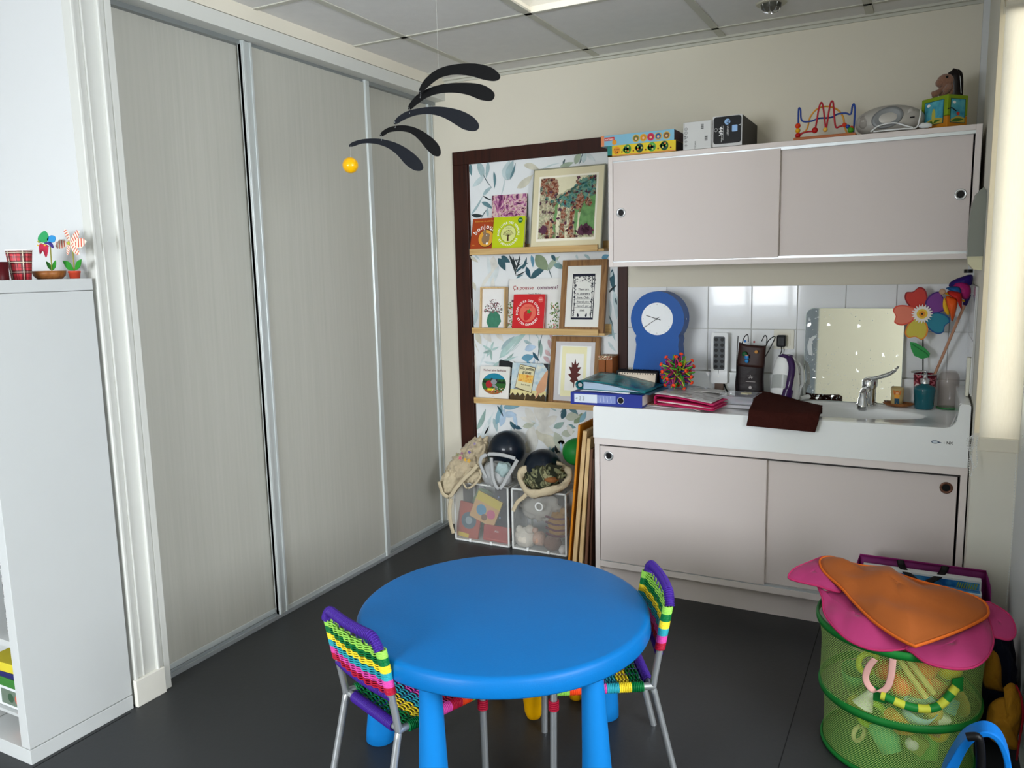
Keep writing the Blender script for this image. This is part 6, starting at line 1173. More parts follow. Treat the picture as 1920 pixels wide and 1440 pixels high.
# ================================================================ BOXES, BALLS AND BAGS IN THE CORNER
MESHW = NET('white_mesh', '#b4b6b4', 400, 400, .13, haze=.08); WF_ = C('#d9dbd8', .45)
def fbox(label, x0, x1, yf, yb_, z1, ring=False):
    e = thing('storage_box', label, 'storage box', ((x0+x1)/2, (yf+yb_)/2, 0), group=None); t = .010; mb = MB()
    for x in (x0, x1-t):
        for y in (yf, yb_-t): mb.bb((x, y, 0), (x+t, y+t, z1), WF_)
    for z in (0, z1-t):
        for y in (yf, yb_-t): mb.bb((x0, y, z), (x1, y+t, z+t), WF_)
        for x in (x0, x1-t): mb.bb((x, yf, z), (x+t, yb_, z+t), WF_)
    mb.build('frame', e, True, bevel=.003); mb = MB(); q = .003
    mb.grid(lambda u, v: V((x0+(x1-x0)*u, yf+q, z1*v)), 1, 1, MESHW); mb.grid(lambda u, v: V((x0+q, yf+(yb_-yf)*u, z1*v)), 1, 1, MESHW); mb.grid(lambda u, v: V((x1-q, yf+(yb_-yf)*u, z1*v)), 1, 1, MESHW)
    mb.grid(lambda u, v: V((x0+(x1-x0)*u, yb_-q, z1*v)), 1, 1, MESHW); mb.build('mesh_walls', e, True)
    mb = MB(); mb.bb((x0+.004, yf+.006, .002), (x1-.004, yb_-.006, .006), WF_); mb.build('bottom', e, True)
    for k in (.28, .66): mb = MB(); mb.bb((x0+(x1-x0)*k, yf-.006, .002), (x0+(x1-x0)*k+.012, yf, .02), WHITE); mb.build('clip', e, True)
    if ring: mb = MB(); p = at(1011, 950, Y=yf-.002); mb.tube([(p.x+.020*cos(i*PI/12), yf-.004, p.z+.020*sin(i*PI/12)) for i in range(24)], .0042, WHITE, 8, closed=True); mb.build('pull_ring', e, True)
    return e
p0, p1 = at(853, 1006.5, Y=3.53), at(955, 1021.5, Y=3.53); q0, q1 = at(960, 1027, Y=3.53), at(1063, 1042, Y=3.53)
bx0, bx1, cx0, cx1 = p0.x, p1.x, q0.x, q1.x
fbox('left white mesh storage box full of picture books, by the wardrobe corner', bx0, bx1, 3.53, 3.748, .33); fbox('right white mesh storage box with pull ring holding soft toys', cx0, cx1, 3.53, 3.748, .33, True)
def flat(name, lb, cat, px, h_w, y_, mat, tilt=0, th=.012, pr=None, lean_=.15, group='picture books in the left mesh box', z=None):
    y = y_+.035; p = at(*px, Y=y); w_, h = h_w; e = thing(name, lb, cat, (p.x, y, z if z is not None else p.z), rx=-lean_, ry=tilt, group=group); mb = MB(); mb.prism([(x-w_/2, zz) for x, zz in rrect(w_, h, .004)], (0, 0, 0), X1, Z1, th, mat); mb.build('cover', e)
    if pr: mb = MB(); d = D(mb, (-w_/2, 0, 0), X1, Z1); pr(d, w_, h); mb.build('cover_print', e)
def dr(d, w_, h):
    d.rect(0, h*.68, w_, h, C('#cdb840', .5)); d.disc(w_*.35, h*.4, h*.2, C('#4f8fb0', .5)); d.disc(w_*.75, h*.4, h*.17, C('#c45a7c', .5)); d.disc(w_*.55, h*.2, h*.12, C('#7a5a44', .5), l=2)
flat('picture_book', 'yellow topped picture book with blue and pink animals inside the left mesh box', 'book', (902, 978), (.155, .15), 3.545, C('#c9a06a', .6), tilt=.35, pr=dr)
def dr(d, w_, h): d.disc(w_*.5, h*.5, w_*.33, C('#4a6470', .6)); d.disc(w_*.5, h*.5, w_*.15, C('#8a9aa0', .6), l=2); d.rect(w_*.1, 0, w_*.6, h*.12, C('#cdb030', .6), 2)
flat('picture_book', 'orange-red picture book with a grey round motif at the left mesh box bottom', 'book', (874, 999), (.14, .19), 3.53, C('#a84a34', .6), tilt=.12, pr=dr, z=.008)
def dr(d, w_, h): d.text('Abc', w_*.5, h*.6, h*.2, C('#c9c4bc', .6)); d.rect(w_*.1, h*.1, w_*.9, h*.14, C('#c9604c', .5))
flat('picture_book', 'red picture book lying low on the right inside the left mesh box', 'book', (930, 1012), (.16, .085), 3.525, C('#a3322c', .6), pr=dr, z=.01, tilt=.02)
def dr(d, w_, h):
    for a, b_ in ((.2, .8), (.6, .7), (.4, .4), (.8, .3), (.3, .15)): d.disc(w_*a, h*b_, .006, C('#7f8fb4', .5), n=6)
flat('picture_book', 'dark blue starry picture book at the right inside the left mesh box', 'book', (935, 1000), (.15, .27), 3.575, C('#24242e', .6), tilt=.15, pr=dr, z=.015)
e = thing('green_cloth_ball', 'pale green cloth bundle behind the books in the left mesh box', 'cloth', (bx0+.10, 3.69, .01)); mb = MB(); mb.blob((0, 0, .12), (.08, .03, .12), C('#7f9a74', .9), amp=.2, flatten=.95); mb.build('cloth', e)
# soft toys in right box
ST_ = 'soft toys in the right mesh box'
def plush(name, lb, px, y, r, h_, seed, ears=None, extra=None):
    y = y+.04; p = at(*px, Y=y); z = max(.008+r[2]*.85, p.z); e = thing(name, lb, 'soft toy', (p.x, y, z-r[2]*.8), group=ST_); mb = MB(); mt = C(h_, .95, var=.12, scale=60, bump=.5, bscale=200); c = V((0, 0, r[2]*.8)); mb.blob(c, r, mt, amp=.15, seed=seed, n=24, flatten=.8)
    for (dx, dz, rr) in (ears or ()): mb.blob(c+V((dx, -.005, dz)), (rr, rr, rr), mt, amp=.1, seed=seed+3, n=16)
    mb.build('body', e)
    if extra: mb = MB(); extra(mb, c); mb.build('markings', e)
plush('plush_sheep', 'white fluffy soft toy at the lower left of the right mesh box', (985, 1013), 3.53, (.062, .04, .055), '#d6cfc2', 1, ((.03, .05, .025), (-.03, .045, .02)))
plush('plush_bear', 'peach coloured small soft toy beside the white fluffy one', (1011, 1010), 3.525, (.035, .035, .04), '#c9a692', 2, ((-.02, .045, .016),))
plush('plush_dog', 'brown soft toy at the lower right of the right mesh box', (1036, 1018), 3.54, (.05, .04, .042), '#8a6a5c', 4, ((.03, .04, .02),))
plush('plush_tiger', 'orange and purple striped soft toy at the right of the right mesh box', (1048, 985), 3.56, (.06, .045, .075), '#b08440', 5, ((.03, .08, .02),), lambda mb, c: [mb.tube([c+V((-.06, -.03, -.04+.03*i)), c+V((0, -.046, -.045+.03*i)), c+V((.055, -.03, -.04+.03*i))], .006, C('#6a3040', .9), 6) for i in range(4)])
plush('plush_mouse', 'small grey and white soft toy at the bottom right corner of the right mesh box', (1056, 1034), 3.51, (.022, .025, .025), '#c9c6c2', 7)
# balls
bl_ = C('#101a26', .38, var=.08, scale=8, coat=.25, nm='dark_blue_rubber')
for px, lb, y, r_ in (((951, 842), 'large dark navy exercise ball resting on the left mesh box', 3.632, .099), ((1018, 878), 'dark navy exercise ball sunk lower into the right mesh box', 3.615, .1)):
    p = at(*px, Y=y); e = thing('exercise_ball', lb, 'ball', (p.x, y, p.z-r_)); mb = MB(); mb.sph((0, 0, r_), r_, bl_, 48); mb.build('ball', e)
p = at(1080, 847, Y=3.66); e = thing('green_ball', 'green and white ball wedged behind the leaning boards', 'ball', (p.x, 3.66, p.z-.07)); mb = MB(); mb.sph((0, 0, .07), .07, C('#1c7a30', .45), 32); mb.build('ball', e)
d = None
# canvas bags
CV = C('#b9aa8e', .9, var=.1, scale=14, bump=.5, bscale=120, sheen=.2, nm='natural_canvas'); CV2 = C('#c2b497', .9, var=.1, scale=14, bump=.4, bscale=120)
def clothblob(mb, px, y, rx, rz, ry, mat, seed, amp=.30, fr=1.5, n=56, rot=0, crease=.22):
    p = at(*px, Y=y); mb.blob(p, (rx, ry, rz), mat, n=n, amp=amp, fr=fr, seed=seed, R=Matrix.Rotation(rot, 3, 'Y'), crease=crease)
def strap(mb, pts, y, w_, mat, th=.0022):
    P_ = smoothpath([at(x, z, Y=(y if isinstance(y, (int, float)) else y[i])) for i, (x, z) in enumerate(pts)], 6); mb.tube(P_, (w_, th), mat, 8, flat=None if False else (1, 0, .3))
e = thing('canvas_tote', 'crumpled beige canvas tote bag with pink and yellow flower print on the left mesh box', 'tote bag', tuple(at(870, 930, Y=3.56)))
mb = MB(); clothblob(mb, (888, 858), 3.60, .07, .115, .06, CV, 23, rot=.45, crease=.4, amp=.2); clothblob(mb, (868, 880), 3.565, .10, .075, .065, CV, 28, rot=-.5, crease=.45, amp=.2); clothblob(mb, (847, 903), 3.53, .055, .075, .045, CV2, 35, rot=.35, crease=.4, amp=.2); clothblob(mb, (884, 890), 3.55, .085, .05, .05, CV2, 39, rot=-.2, crease=.4, amp=.2); mb.build('bag', e, True)
mb = MB(); strap(mb, [(823, 903), (830, 925), (843, 931), (855, 915), (870, 898), (885, 884), (895, 872)], 3.475, .011, CV2); mb.build('handle', e, True); mb = MB(); strap(mb, [(899, 880), (901, 892), (890, 908), (876, 916), (868, 905)], 3.48, .006, CV2); mb.build('handle', e, True)
mb = MB(); strap(mb, [(846, 935), (843, 955), (845, 980), (850, 1000)], 3.49, .012, CV2); mb.build('handle', e, True)
mb = MB()
for x, y, s_, h_ in ((863, 859, .013, '#c45a78'), (872, 862, .011, '#d9a83a'), (879, 864, .014, '#c9a04a'), (880, 848, .012, '#6a5a94'), (884, 838, .014, '#9a8a7c'), (866, 850, .010, '#9a6a7c'), (858, 853, .008, '#7a8a5a'), (890, 832, .010, '#8a7a9a')):
    p = at(x, y, Y=3.50)
    for k in range(5): d = D(mb, p+V((0, -.0 , 0)), X1, V((0, .3, 1)).normalized()); d.leaf(0, 0, s_*cos(k*1.257), s_*sin(k*1.257), s_*.5, C(h_, .8), 1+k % 2)
mb.build('flower_print', e, True)
WH = C('#b4b6b6', .8, var=.05, scale=12, bump=.3, bscale=60, alpha=.92, nm='white_tulle')
e = thing('white_bag', 'white drawstring net bag with long handles hanging over the left mesh box', 'bag', tuple(at(930, 905, Y=3.52))); mb = MB(); clothblob(mb, (932, 888), 3.545, .085, .075, .06, WH, 14, amp=.2); mb.build('bag', e, True)
IN_ = C('#9fb4b4', .5, var=.3, scale=18); mb = MB(); clothblob(mb, (945, 880), 3.515, .045, .04, .035, IN_, 17, amp=.25); mb.build('contents', e, True)
for pts in (([(921, 858), (922, 875), (924, 895), (930, 912), (937, 916), (944, 908), (948, 900), (960, 880), (970, 862)]), ([(900, 868), (903, 858), (915, 852), (932, 852), (950, 855), (966, 860)])): mb = MB(); strap(mb, pts, 3.465, .010, WH, .002); mb.build('handle', e, True)
mb = MB(); strap(mb, [(899, 866), (904, 880), (912, 896)], 3.48, .009, WH, .002); mb.build('handle', e, True)
# open canvas bag with camouflage cloth
e = thing('open_canvas_bag', 'open beige canvas bag with camouflage cloth inside on the right mesh box', 'tote bag', tuple(at(1020, 915, Y=3.52)))
rim = smoothpath([at(x, y, Y=yy_) for x, y, yy_ in ((972, 893, 3.50), (980, 878, 3.53), (1010, 866, 3.57), (1045, 868, 3.60), (1068, 880, 3.56), (1068, 898, 3.51), (1045, 912, 3.48), (1012, 920, 3.455), (988, 918, 3.46))], 5, True)
cen_ = sum(rim, V())/len(rim); mb = MB(); rings = []
for t, dz, s_ in ((0, -.02, .80), (.3, .006, .93), (.6, .008, 1.02), (1, -.008, 1.05), (1.3, -.028, 1.0), (1.6, -.05, .8)):
    rings.append([cen_+V(((p.x-cen_.x)*s_, (p.y-cen_.y)*s_, (p.z-cen_.z)*s_+dz+.008*noise.noise(p*30+V((t, 0, 0))))) for p in rim])
mb.loft(rings, CV2, caps=False); mb.build('bag', e, True, solid=.002)
CAMO = RAMP('camouflage_print', ['#2c3024', '#7a7c5c', '#4a4a34', '#8f8c6a', '#5a4630'], (9, 9, 9), 2, .9, dist=1.5, const=True, lo=.38, hi=.6)
mb = MB(); mb.blob(cen_+V((-.01, .01, -.012)), (.11, .055, .055), CAMO, amp=.35, fr=2.2, seed=21, n=40, R=Matrix.Rotation(-.25, 3, 'Y'), crease=.5); mb.build('camouflage_cloth', e, True); mb = MB(); mb.blob(cen_+V((.05, -.035, -.005)), (.035, .02, .016), C('#8a5a34', .8), amp=.3, seed=4, n=24); mb.build('leather_strap', e, True)
mb = MB(); strap(mb, [(992, 920), (982, 932), (970, 942), (962, 958)], 3.462, .011, CV2); mb.build('handle', e, True)
mb = MB(); p = at(1050, 905, Y=3.462); d = D(mb, at(1052, 908, Y=3.458), V((.9, 0, .42)).normalized(), V((-.42, 0, .9)).normalized()); d.text('BIBLIO', 0, -.006, .016, C('#8a8272', .8)); mb.build('bag_print', e, True)
# crumpled cloth hanging inside the right box (the bag's lower body)
e2 = thing('linen_bag', 'pale linen bag slumped inside the right mesh box under the open canvas bag', 'bag', (cx0+.135, 3.61, .14)); mb = MB(); mb.blob((0, 0, .085), (.11, .045, .075), C('#b4b0a6', .9, bump=.3), amp=.25, seed=31, crease=.4, n=40); mb.build('bag', e2)
# leaning boards
bd = [((1084, 797), (1062, 1050), .010, '#c47a1c', 3.285, 'orange-edged board, leftmost of the boards leaning beside the sink cabinet', .42),
      ((1093, 808), (1070, 1052), .020, None, 3.272, 'thick pale plywood board, second from the left of the leaning boards', .38),
      ((1101, 822), (1082, 1056), .017, None, 3.262, 'pale wooden board third from the left of the leaning boards', .38),
      ((1107, 842), (1094, 1058), .012, '#6b4a38', 3.262, 'brown wooden board fourth from the left of the leaning boards', .35),
      ((1111, 860), (1104, 1060), .009, '#4a3024', 3.262, 'dark brown board rightmost of the leaning boards against the cabinet', .35)]
for (a, b_, th, h_, y, lb, dep) in bd:
    A_, B_ = at(*a, Y=y), at(*b_, Y=y); B_.z = 0; e = thing('leaning_board', lb, 'board', (B_.x, y, 0), group=None)
    fm = OAKZ if h_ is None else C(h_, .5, var=.12, scale=30); rings = []
    mb = MB(); face = RAMP('board_face_%d' % bd.index((a, b_, th, h_, y, lb, dep)), ['#9a744a', '#b48c5c'], (4, 4, 40), 4, .5)
    for P_, z in ((B_, 0), (A_, A_.z)): rings.append([V((P_.x, y, z)), V((P_.x+th, y, z)), V((P_.x+th, y+dep, z)), V((P_.x, y+dep, z))])
    mb.loft(rings, fm, smooth=False); mb.build('board', e, True, bevel=.001)
# ================================================================ POP-UP HAMPER
hc = V((-.02, 2.485, 0)); GN = C('#14702c', .45, var=.06, nm='green_nylon'); NETG = NET('green_net', '#b0d874', 620, 175, .17, .6, haze=.03)
e = thing('pop_up_basket', 'green mesh pop-up basket full of toys in front of the sink cabinet', 'toy basket', tuple(hc))
def hr(z): return .207+.024*z/.4-.010*math.sin(PI*((z % .2)/.2))
def hw(u, v): a = u*2*PI; z = v*.4; r_ = hr(z)+.006*noise.noise(V((cos(a)*2.5, sin(a)*2.5, z*9))); return hc+V((r_*cos(a), r_*sin(a), z))
mb = MB(); mb.grid(hw, 96, 24, NETG); mb.build('net_wall', e, True)
for z, w_ in ((.396, .012), (.185, .012), (.008, .007)): mb = MB(); rr = .207+.024*z/.4; mb.tube([hc+V((rr*cos(i*PI/40), rr*sin(i*PI/40), z)) for i in range(80)], (.003, w_), GN, 8, closed=True, flat=None if False else None) if False else mb.lathe([(rr-.003, z-w_), (rr+.0025, z-w_*.9), (rr+.0045, z), (rr+.0025, z+w_*.9), (rr-.003, z+w_), (rr-.003, z-w_)], GN, hc, n=96, caps=False); mb.build('hoop', e, True)
mb = MB(); mb.lathe([(.001, .004), (.205, .004), (.205, .0)], GN, hc, n=64, caps=False); mb.build('bottom', e, True)
def hp(px, py, out=.0):   # point of the basket wall seen at a pixel
    best = None
    for k in range(400):
        y = 2.2+.3*k/400; p = at(px, py, Y=y); q = p-hc; rr = math.hypot(q.x, q.y)-(hr(max(0, min(.4, p.z)))+out)
        if rr <= 0: return p
    return p
mb = MB(); P_ = smoothpath([hp(x, y, .016) for x, y in ((1652, 1304), (1668, 1310), (1690, 1320), (1720, 1328), (1748, 1328), (1768, 1318), (1782, 1302), (1793, 1288))], 5); LY = C('#b4b83a', .5); n = len(P_); k0 = 0
for s_ in range(9): a, b_ = s_*(n-1)//9, (s_+1)*(n-1)//9; mb.tube(P_[a:b_+1], .0115, GN if s_ % 2 else LY, 12)
mb.build('carry_handle', e, True)
for x, y in ((1650, 1303), (1795, 1284)): mb = MB(); p = hp(x, y, .006); nn = V((p.x-hc.x, p.y-hc.y, 0)).normalized(); tt = V((0, 0, 1)).cross(nn); mb.box(p, (.034, .004, .040), GN, R=Matrix((tt, nn, V((0, 0, 1)))).transposed()); mb.build('handle_patch', e, True)
mb = MB(); PKR = C('#d6a49c', .6); mb.tube(smoothpath([hp(x, y, .014) for x, y in ((1640, 1236), (1628, 1252), (1623, 1272), (1632, 1290), (1650, 1297), (1664, 1288), (1671, 1265), (1674, 1236))], 5), (.009, .0012), PKR, 8, flat=(1, 0, 0)); mb.build('ribbon_loop', e, True)
# toys inside
random.seed(5); TG = 'toys inside the mesh basket'
toys = [('toy_ball', 'orange ball in the upper middle of the mesh basket', 'ball', (1745, 1262), 'ball', .052, '#d2622a'), ('toy_ball', 'orange-red ball left of centre behind the basket handle', 'ball', (1688, 1298), 'ball', .036, '#d9502a'), ('toy_ball', 'large orange ball at the centre right of the mesh basket', 'ball', (1738, 1300), 'ball', .048, '#dd5a24'),
 ('toy_ball', 'yellow ball under the right petal at the basket top', 'ball', (1812, 1266), 'ball', .038, '#c9b41c'), ('toy_ball', 'dark red small ball at the basket top left of centre', 'ball', (1650, 1268), 'ball', .03, '#a8442a'), ('toy_cup', 'mint green cup at the bottom left centre of the basket', 'cup', (1652, 1400), 'cup', .042, '#5fc47c'), ('toy_cup', 'pale blue plastic cup in the middle of the basket lower half', 'cup', (1735, 1362), 'cup', .045, '#9fc8c4'),
 ('toy_carrot', 'orange long toy vegetable in the basket lower half', 'toy vegetable', (1693, 1378), 'long', .028, '#cf8a2c'), ('toy_ring', 'cream plastic ring at the lower left of the basket', 'ring', (1594, 1382), 'ring', .022, '#c9c486'), ('toy_block', 'white small block right of centre in the lower half', 'block', (1784, 1362), 'block', .022, '#dfe2c4'), ('toy_ball', 'yellow-brown ball in the right lower half of the basket', 'ball', (1767, 1350), 'ball', .024, '#c9a84a'), ('toy_ball', 'golden small ball low at the right of the basket', 'ball', (1782, 1388), 'ball', .030, '#b99a1c'),
 ('toy_flower', 'yellow-green flower toy at the upper left of the basket', 'toy', (1612, 1252), 'ring', .030, '#b9c93a'), ('toy_cone', 'white cone shaped toy at the left of the basket upper half', 'cone', (1610, 1318), 'cone', .03, '#dfe0c9'), ('toy_stick', 'tan wooden drumstick leaning left in the basket upper half', 'stick', (1705, 1270), 'stick', .008, '#b9a05a'), ('toy_stick', 'tan wooden drumstick leaning right beside its twin in the basket', 'stick', (1722, 1265), 'stick', .008, '#c4ac66'),
 ('toy_ring', 'lime green curved toy in the lower left of the basket', 'ring', (1618, 1352), 'ring', .034, '#9ac42c'), ('toy_block', 'teal block in the right lower half of the basket', 'block', (1800, 1335), 'block', .026, '#5a9a94'), ('toy_plate', 'pale yellow plate standing at the far right of the basket', 'plate', (1838, 1330), 'plate', .05, '#c9b45a'), ('toy_cup', 'dark green cup at the left edge inside the basket', 'cup', (1572, 1275), 'cup', .034, '#2f7a44'),
 ('toy_block', 'olive block at the bottom right of the basket', 'block', (1730, 1410), 'block', .03, '#7a8a3c'), ('toy_ball', 'small white ball at the bottom centre of the basket', 'ball', (1716, 1408), 'ball', .018, '#d6d8c4'), ('toy_cup', 'green bowl at the bottom centre right of the basket', 'cup', (1760, 1420), 'cup', .04, '#4f9a3c'), ('toy_block', 'pink-brown block in the middle right of the basket', 'block', (1768, 1378), 'block', .028, '#a86a4c'), ('toy_ball', 'amber ball under the basket rim left of centre', 'ball', (1585, 1330), 'ball', .03, '#a89a34'), ('toy_block', 'cyan block beside the handle patch on the basket right', 'block', (1770, 1300), 'block', .03, '#b0603a')]
for nm, lb, cat, px, kind_, s_, h_ in toys:
    p = hp(*px); q = V((hc.x-p.x, hc.y-p.y, 0)); rho = q.length; p = p+q*((s_*1.15+.012)/rho); p.z = max(p.z, s_*1.05+.006); mt = C(h_, .4, var=.05)
    e = thing(nm, lb, cat, (p.x, p.y, p.z-s_), group=TG, rz=random.uniform(0, 1)); mb = MB(); c = V((0, 0, s_))
    if kind_ == 'ball': mb.sph(c, s_, mt, 20)
    elif kind_ == 'cup': mb.lathe([(.001, -s_), (s_*.7, -s_), (s_, s_), (s_*.93, s_), (s_*.64, -s_*.9), (.001, -s_*.9)], mt, c, n=24, caps=False, R=Matrix.Rotation(random.uniform(-.6, .6), 3, 'X'))
    elif kind_ == 'long': mb.tube([c+V((-.04, 0, .045)), c+V((0, 0, 0)), c+V((.035, 0, -.02))], [.018, .026, .012], mt, 14)
    elif kind_ == 'ring': mb.tube([c+V((s_*cos(i*PI/12), .0, s_*sin(i*PI/12))) for i in range(24)], s_*.28, mt, 10, closed=True)
    elif kind_ == 'cone': mb.lathe([(s_, -s_), (s_*.15, s_)], mt, c, R=Matrix.Rotation(.5, 3, 'Y'))
    elif kind_ == 'stick': mb.tube([c+V((-.05, 0, .07)), c+V((.045, 0, -.06))] if nm == 'toy_stick' else [], s_, mt, 8)
    elif kind_ == 'plate': mb.lathe([(.001, 0), (s_*.6, 0), (s_, .008), (s_, .011), (s_*.6, .003), (.001, .003)], mt, c, R=Matrix.Rotation(1.4, 3, 'Y'), caps=False)
    else: mb.box(c, (s_*1.6, s_*1.6, s_*1.6), mt, R=Matrix.Rotation(.5, 3, 'Y'))
    mb.build('body', e, bevel=.004 if kind_ == 'block' else 0)
e = thing('floral_cloth_pile', 'cream cloth heap filling the basket under the pink and orange fabric', 'cloth', (hc.x, hc.y, .3)); mb = MB(); mb.blob((0, .03, .05), (.175, .15, .075), C('#a8987c', .9, var=.3, scale=30), amp=.25, n=40, seed=41); mb.build('cloth', e)
e = thing('woven_belt', 'black and white woven strap peeking out under the pink fabric at the basket rim', 'strap', tuple(hp(1640, 1225)+V((0, .012, 0)))); mb = MB(); mb.tube(smoothpath([hp(x, y)+V((0, .022, .0)) for x, y in ((1598, 1213), (1630, 1222), (1665, 1228), (1692, 1226))], 6), (.004, .010), RAMP('check_weave', ['#151515', '#d8d4cc', '#151515', '#a8a49c'], (160, 160, 160), 0, .8, const=True, lo=.42, hi=.58), 8, flat=(0, 1, 0)); mb.build('strap', e, True)
# ================================================================ PLAY TENT FABRIC ON THE BASKET
e = thing('folded_play_tent', 'orange and pink pop-up fabric shape with stiff petals lying on the toy basket', 'play tent', (hc.x, hc.y, .44))
cb = lambda x, y: (x/3.428+1460, y/3.428+1020)
PN = V((-.04, -.36, 1)).normalized(); PO = V((hc.x, 2.33, .466))
def onp(px, py, dz=0):
    o_ = V((0, 0, CAMZ)); d_ = (at(px, py, Y=2.5)-o_); po = PO+V((0, 0, dz)); return o_+d_*((po-o_).dot(PN)/d_.dot(PN))
def panel(nm, pts, mat, rimmat, dz, bulge, wr=.0, rr=.004, seed=0, sag=0):
    O_ = smoothpath([V((*cb(x, y), 0)) for x, y in pts], 4, True); P_ = [onp(p.x, p.y, dz) for p in O_]; c = sum(P_, V())/len(P_); mb = MB(); rings = []; T_ = [1, .93, .85, .75, .62, .48, .33, .18, .03]
    for t in T_:
        ring = []
        for p in P_:
            q = c+(p-c)*t; h_ = bulge*(1-t**2.2); w = wr*noise.noise(V((q.x*7+seed, q.y*11, seed)))*(1-t**6)+wr*.7*abs(noise.noise(V((q.x*14+seed, q.y*5, seed*2))))*(1-t**4)
            ring.append(q+PN*(h_+w)-V((0, 0, sag*max(0, (2.33-q.y))*1.0)))
        rings.append(ring)
    mb.loft(rings, mat, caps=False); mb.add(rings[-1], [tuple(range(len(O_)))[::-1]], mat, True); mb.build(nm, e, True, solid=.0012)
    mb = MB(); mb.tube([p-V((0, 0, sag*max(0, (2.33-p.y)))) for p in P_], (rr, rr*.6), rimmat, 8, closed=True, flat=tuple(PN)); mb.build(nm+'_rim', e, True)
ORG = C('#9a5220', .75, var=.08, scale=5, bump=.25, bscale=14, sheen=.1, nm='orange_nylon'); ORR = C('#c9621f', .65); PNK = C('#a03064', .7, var=.06, scale=6, bump=.25, bscale=12, sheen=.1, nm='pink_nylon'); PNR = C('#ae2c5e', .65)
panel('petal', [(62, 205), (100, 160), (200, 115), (300, 80), (285, 120), (290, 170), (330, 225), (400, 305), (330, 295), (250, 270), (140, 245), (75, 225)], PNK, PNR, -.012, .006, .01, seed=3)
panel('petal', [(250, 270), (290, 310), (400, 290), (480, 370), (600, 480), (740, 590), (870, 640), (800, 675), (700, 685), (580, 675), (450, 620), (350, 530), (290, 440), (280, 350)], PNK, PNR, -.030, .012, .025, seed=7)
panel('petal', [(850, 650), (1000, 600), (1180, 540), (1330, 470), (1370, 550), (1380, 640), (1340, 730), (1260, 790), (1150, 805), (1040, 790), (940, 760), (860, 700), (815, 672)], PNK, PNR, -.030, .012, .025, seed=11)
panel('petal', [(1330, 375), (1400, 400), (1480, 455), (1520, 530), (1518, 590), (1480, 615), (1420, 605), (1370, 585), (1350, 520), (1330, 460)], PNK, PNR, -.03, .006, .008, seed=15)
panel('top_panel', [(265, 130), (275, 95), (330, 83), (400, 102), (520, 138), (690, 155), (760, 190), (900, 238), (1100, 290), (1250, 335), (1320, 375), (1348, 425), (1330, 472), (1200, 540), (1050, 600), (900, 650), (860, 652), (740, 590), (600, 490), (480, 370), (400, 280), (300, 190)], ORG, ORR, .004, .020, .055, .0055, seed=19)
# ================================================================ PURPLE BAG WITH BOARD GAMES
PB = C('#74205f', .5, var=.08, scale=12, bump=.3, bscale=20, nm='purple_nylon'); ypk = 3.10
A_, B_ = at(1612, 1046, Y=ypk), at(1852, 1067, Y=ypk); zt = (A_.z+B_.z)/2; e = thing('game_bag', 'purple nylon carry bag with black handles holding blue board games behind the basket', 'bag', ((A_.x+B_.x)/2, 3.03, 0))
x0, x1 = A_.x, B_.x-.004; mb = MB(); mb.grid(lambda u, v: V((x0+(x1-x0)*u, ypk+.004*noise.noise(V((u*6, v*4, 1))), zt*v)), 30, 12, PB); mb.grid(lambda u, v: V((x0+(x1-x0)*u, 2.945+.006*noise.noise(V((u*6, v*4, 5))), (zt-.085)*v)), 30, 12, PB)
for x in (x0, x1): mb.grid(lambda u, v, x=x: V((x+(.012 if x == x1 else -.01)*sin(PI*u)*v, 2.945+(ypk-2.945)*u, (zt-.085*(1-u))*v)), 10, 12, PB)
mb.grid(lambda u, v: V((x0+(x1-x0)*u, 2.945+(ypk-2.945)*v, .003)), 2, 2, PB); mb.build('bag', e, True, solid=.002)
mb = MB(); mb.tube([(x0, ypk, zt), (x1, ypk, zt)], (.003, .011), C('#8a2468', .5), 8); mb.build('top_hem', e, True)
for xa in (1688, 1773):
    a = at(xa, 1052, Y=ypk).x; sg = 1 if xa == 1688 else -1; mb = MB(); mb.tube(smoothpath([(a, ypk-.006, zt+.004), (a+.005*sg, ypk-.016, zt-.012), (a+.02*sg, ypk-.05, zt-.022), (a+.055*sg, ypk-.09, zt-.035)], 6), (.012, .0016), BLACK, 8, flat=(1, 0, 0)); mb.build('handle', e, True)
GBK = RAMP('blue_board_game_print', ['#0c3f7a', '#1c66a8', '#4a94c4', '#0f4a8a'], (12, 30, 12), 3, .35, lo=.35, hi=.65)
for k, (y, h_, lb) in enumerate(((3.065, zt-.025, 'blue boxed board game with white edge at the back of the purple bag'), (3.02, zt-.055, 'white-edged blue board game box, middle of those in the purple bag'), (2.975, zt-.085, 'front board game box in the purple bag, light edged'))):
    e = thing('board_game_box', lb, 'board game', ((x0+x1)/2, y, .006), group='board games in the purple bag'); w_ = x1-x0-.03; mb = MB(); mb.bb((-w_/2, -.018, 0), (w_/2, .018, h_), C('#d9dcdc', .5)); mb.build('body', e, bevel=.002)
    mb = MB(); d = D(mb, (-w_/2+.006, -.018, 0), X1, Z1); d.rect(0, 0, w_-.012, h_-.008, GBK)
    if k == 0:
        for i in range(9): d.line([(w_-.075+.007*i, h_-.012), (w_-.08+.007*i, h_-.032)], .003, C('#9aa82c', .5), 2)
    mb.build('cover_print', e); mb = MB(); d = D(mb, (-w_/2+.004, -.014, h_), X1, (0, 1, 0)); d.rect(0, 0, w_-.008, .028, GBK if k else C('#d9dcdc', .5)); mb.build('lid_print', e)
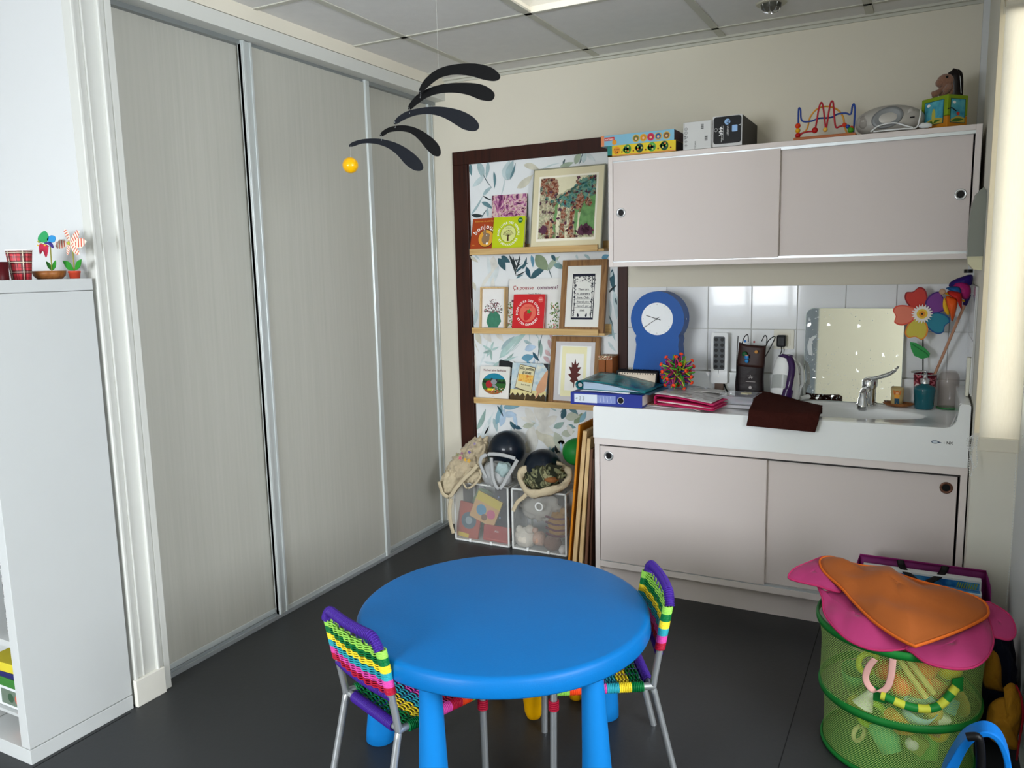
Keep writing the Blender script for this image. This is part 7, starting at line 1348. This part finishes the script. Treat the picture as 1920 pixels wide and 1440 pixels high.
# ================================================================ YELLOW AND NAVY BAG AT THE RIGHT EDGE
NV = C('#0b1024', .85, var=.2, scale=20, bump=.4, bscale=60, nm='navy_cloth'); GY = C('#9a6a14', .85, var=.12, scale=16, bump=.5, bscale=50, nm='mustard_cloth')
yb_ = 2.66; e = thing('cloth_bag', 'navy and mustard yellow cloth bag slumped between the basket and right wall', 'bag', (.275-.05, 2.66, 0))
mb = MB(); mb.blob((.225, 2.70, .17), (.072, .13, .20), NV, amp=.18, n=40, seed=51, crease=.2, flatten=.84); mb.build('body', e, True)
def drape(nm, pts, mat, y, seed, bul=.03):
    P_ = smoothpath([at(x, z, Y=y) for x, z in pts], 4, True); c = sum(P_, V())/len(P_); mb = MB(); rings = []
    for t in (1, .85, .65, .4, .2, .02): rings.append([c+(p-c)*t+V((0, -bul*(1-t*t)-.014*noise.noise(V((p.x*30*t, seed, p.z*22*t))), 0)) for p in P_])
    mb.loft(rings, mat, caps=False); mb.add(rings[-1], [tuple(range(len(P_)))[::-1]], mat, True); mb.build(nm, e, True, solid=.003)
drape('upper_flap', [(1848, 1240), (1862, 1222), (1872, 1232), (1877, 1255), (1877, 1280), (1880, 1296), (1862, 1292), (1845, 1285)], GY, 2.56, 1)
drape('lower_flap', [(1852, 1330), (1858, 1318), (1880, 1308), (1900, 1300), (1894, 1288), (1882, 1290), (1895, 1282), (1905, 1288), (1914, 1310), (1916, 1345), (1908, 1380), (1908, 1400), (1898, 1404), (1880, 1400), (1858, 1385), (1850, 1360)], GY, 2.50, 2)
mb = MB(); mb.tube(smoothpath([at(x, y, Y=2.49) for x, y in ((1905, 1285), (1915, 1308), (1918, 1345), (1912, 1385), (1906, 1425))], 5), .003, C('#8a1420', .6), 6); mb.build('red_piping', e, True)
# ================================================================ BLUE ARCHED HANDLE, BOTTOM RIGHT
yb_ = 2.10; BU = C('#0c6cc0', .4, var=.04, nm='bright_blue_plastic'); e = thing('blue_play_arch', 'bright blue curved plastic band with black grip at the bottom right corner', 'toy', tuple(at(1830, 1440, Y=yb_))); 
P_ = smoothpath([at(x, y, Y=yb_) for x, y in ((1790, 1530), (1783, 1490), (1787, 1450), (1800, 1418), (1815, 1390), (1830, 1376), (1848, 1370), (1864, 1377), (1876, 1396), (1884, 1425), (1886, 1460), (1884, 1500), (1880, 1530))], 6)
mb = MB(); n = len(P_); mb.tube(P_, [(.0035, .018+.016*(1-min(1, i/n/.42))) for i in range(n)], BU, 10, flat=(0, 1, 0)) if False else None
rings = []
for i, p in enumerate(P_):
    t = (P_[min(i+1, n-1)]-P_[max(i-1, 0)]).normalized(); nn = V((t.z, 0, -t.x)); k = 1-min(1, i/n/.45); w_ = .010+.020*k; dy = .028; rings.append([p+nn*.002-V((0, dy, 0))-nn*w_*.0, p+nn*.002+V((0, dy, 0)), p-nn*(.003+w_*.9)+V((0, dy, 0)), p-nn*(.003+w_*.9)-V((0, dy, 0))])
mb.loft(rings, BU, smooth=False); mb.build('band', e, True, bevel=.003)
mb = MB(); mb.tube(smoothpath([at(x, y, Y=2.05) for x, y in ((1813, 1382), (1822, 1381), (1832, 1382), (1837, 1392), (1839, 1420), (1838, 1460), (1838, 1530))], 6), .0105, BLACK, 12); mb.build('grip', e, True)
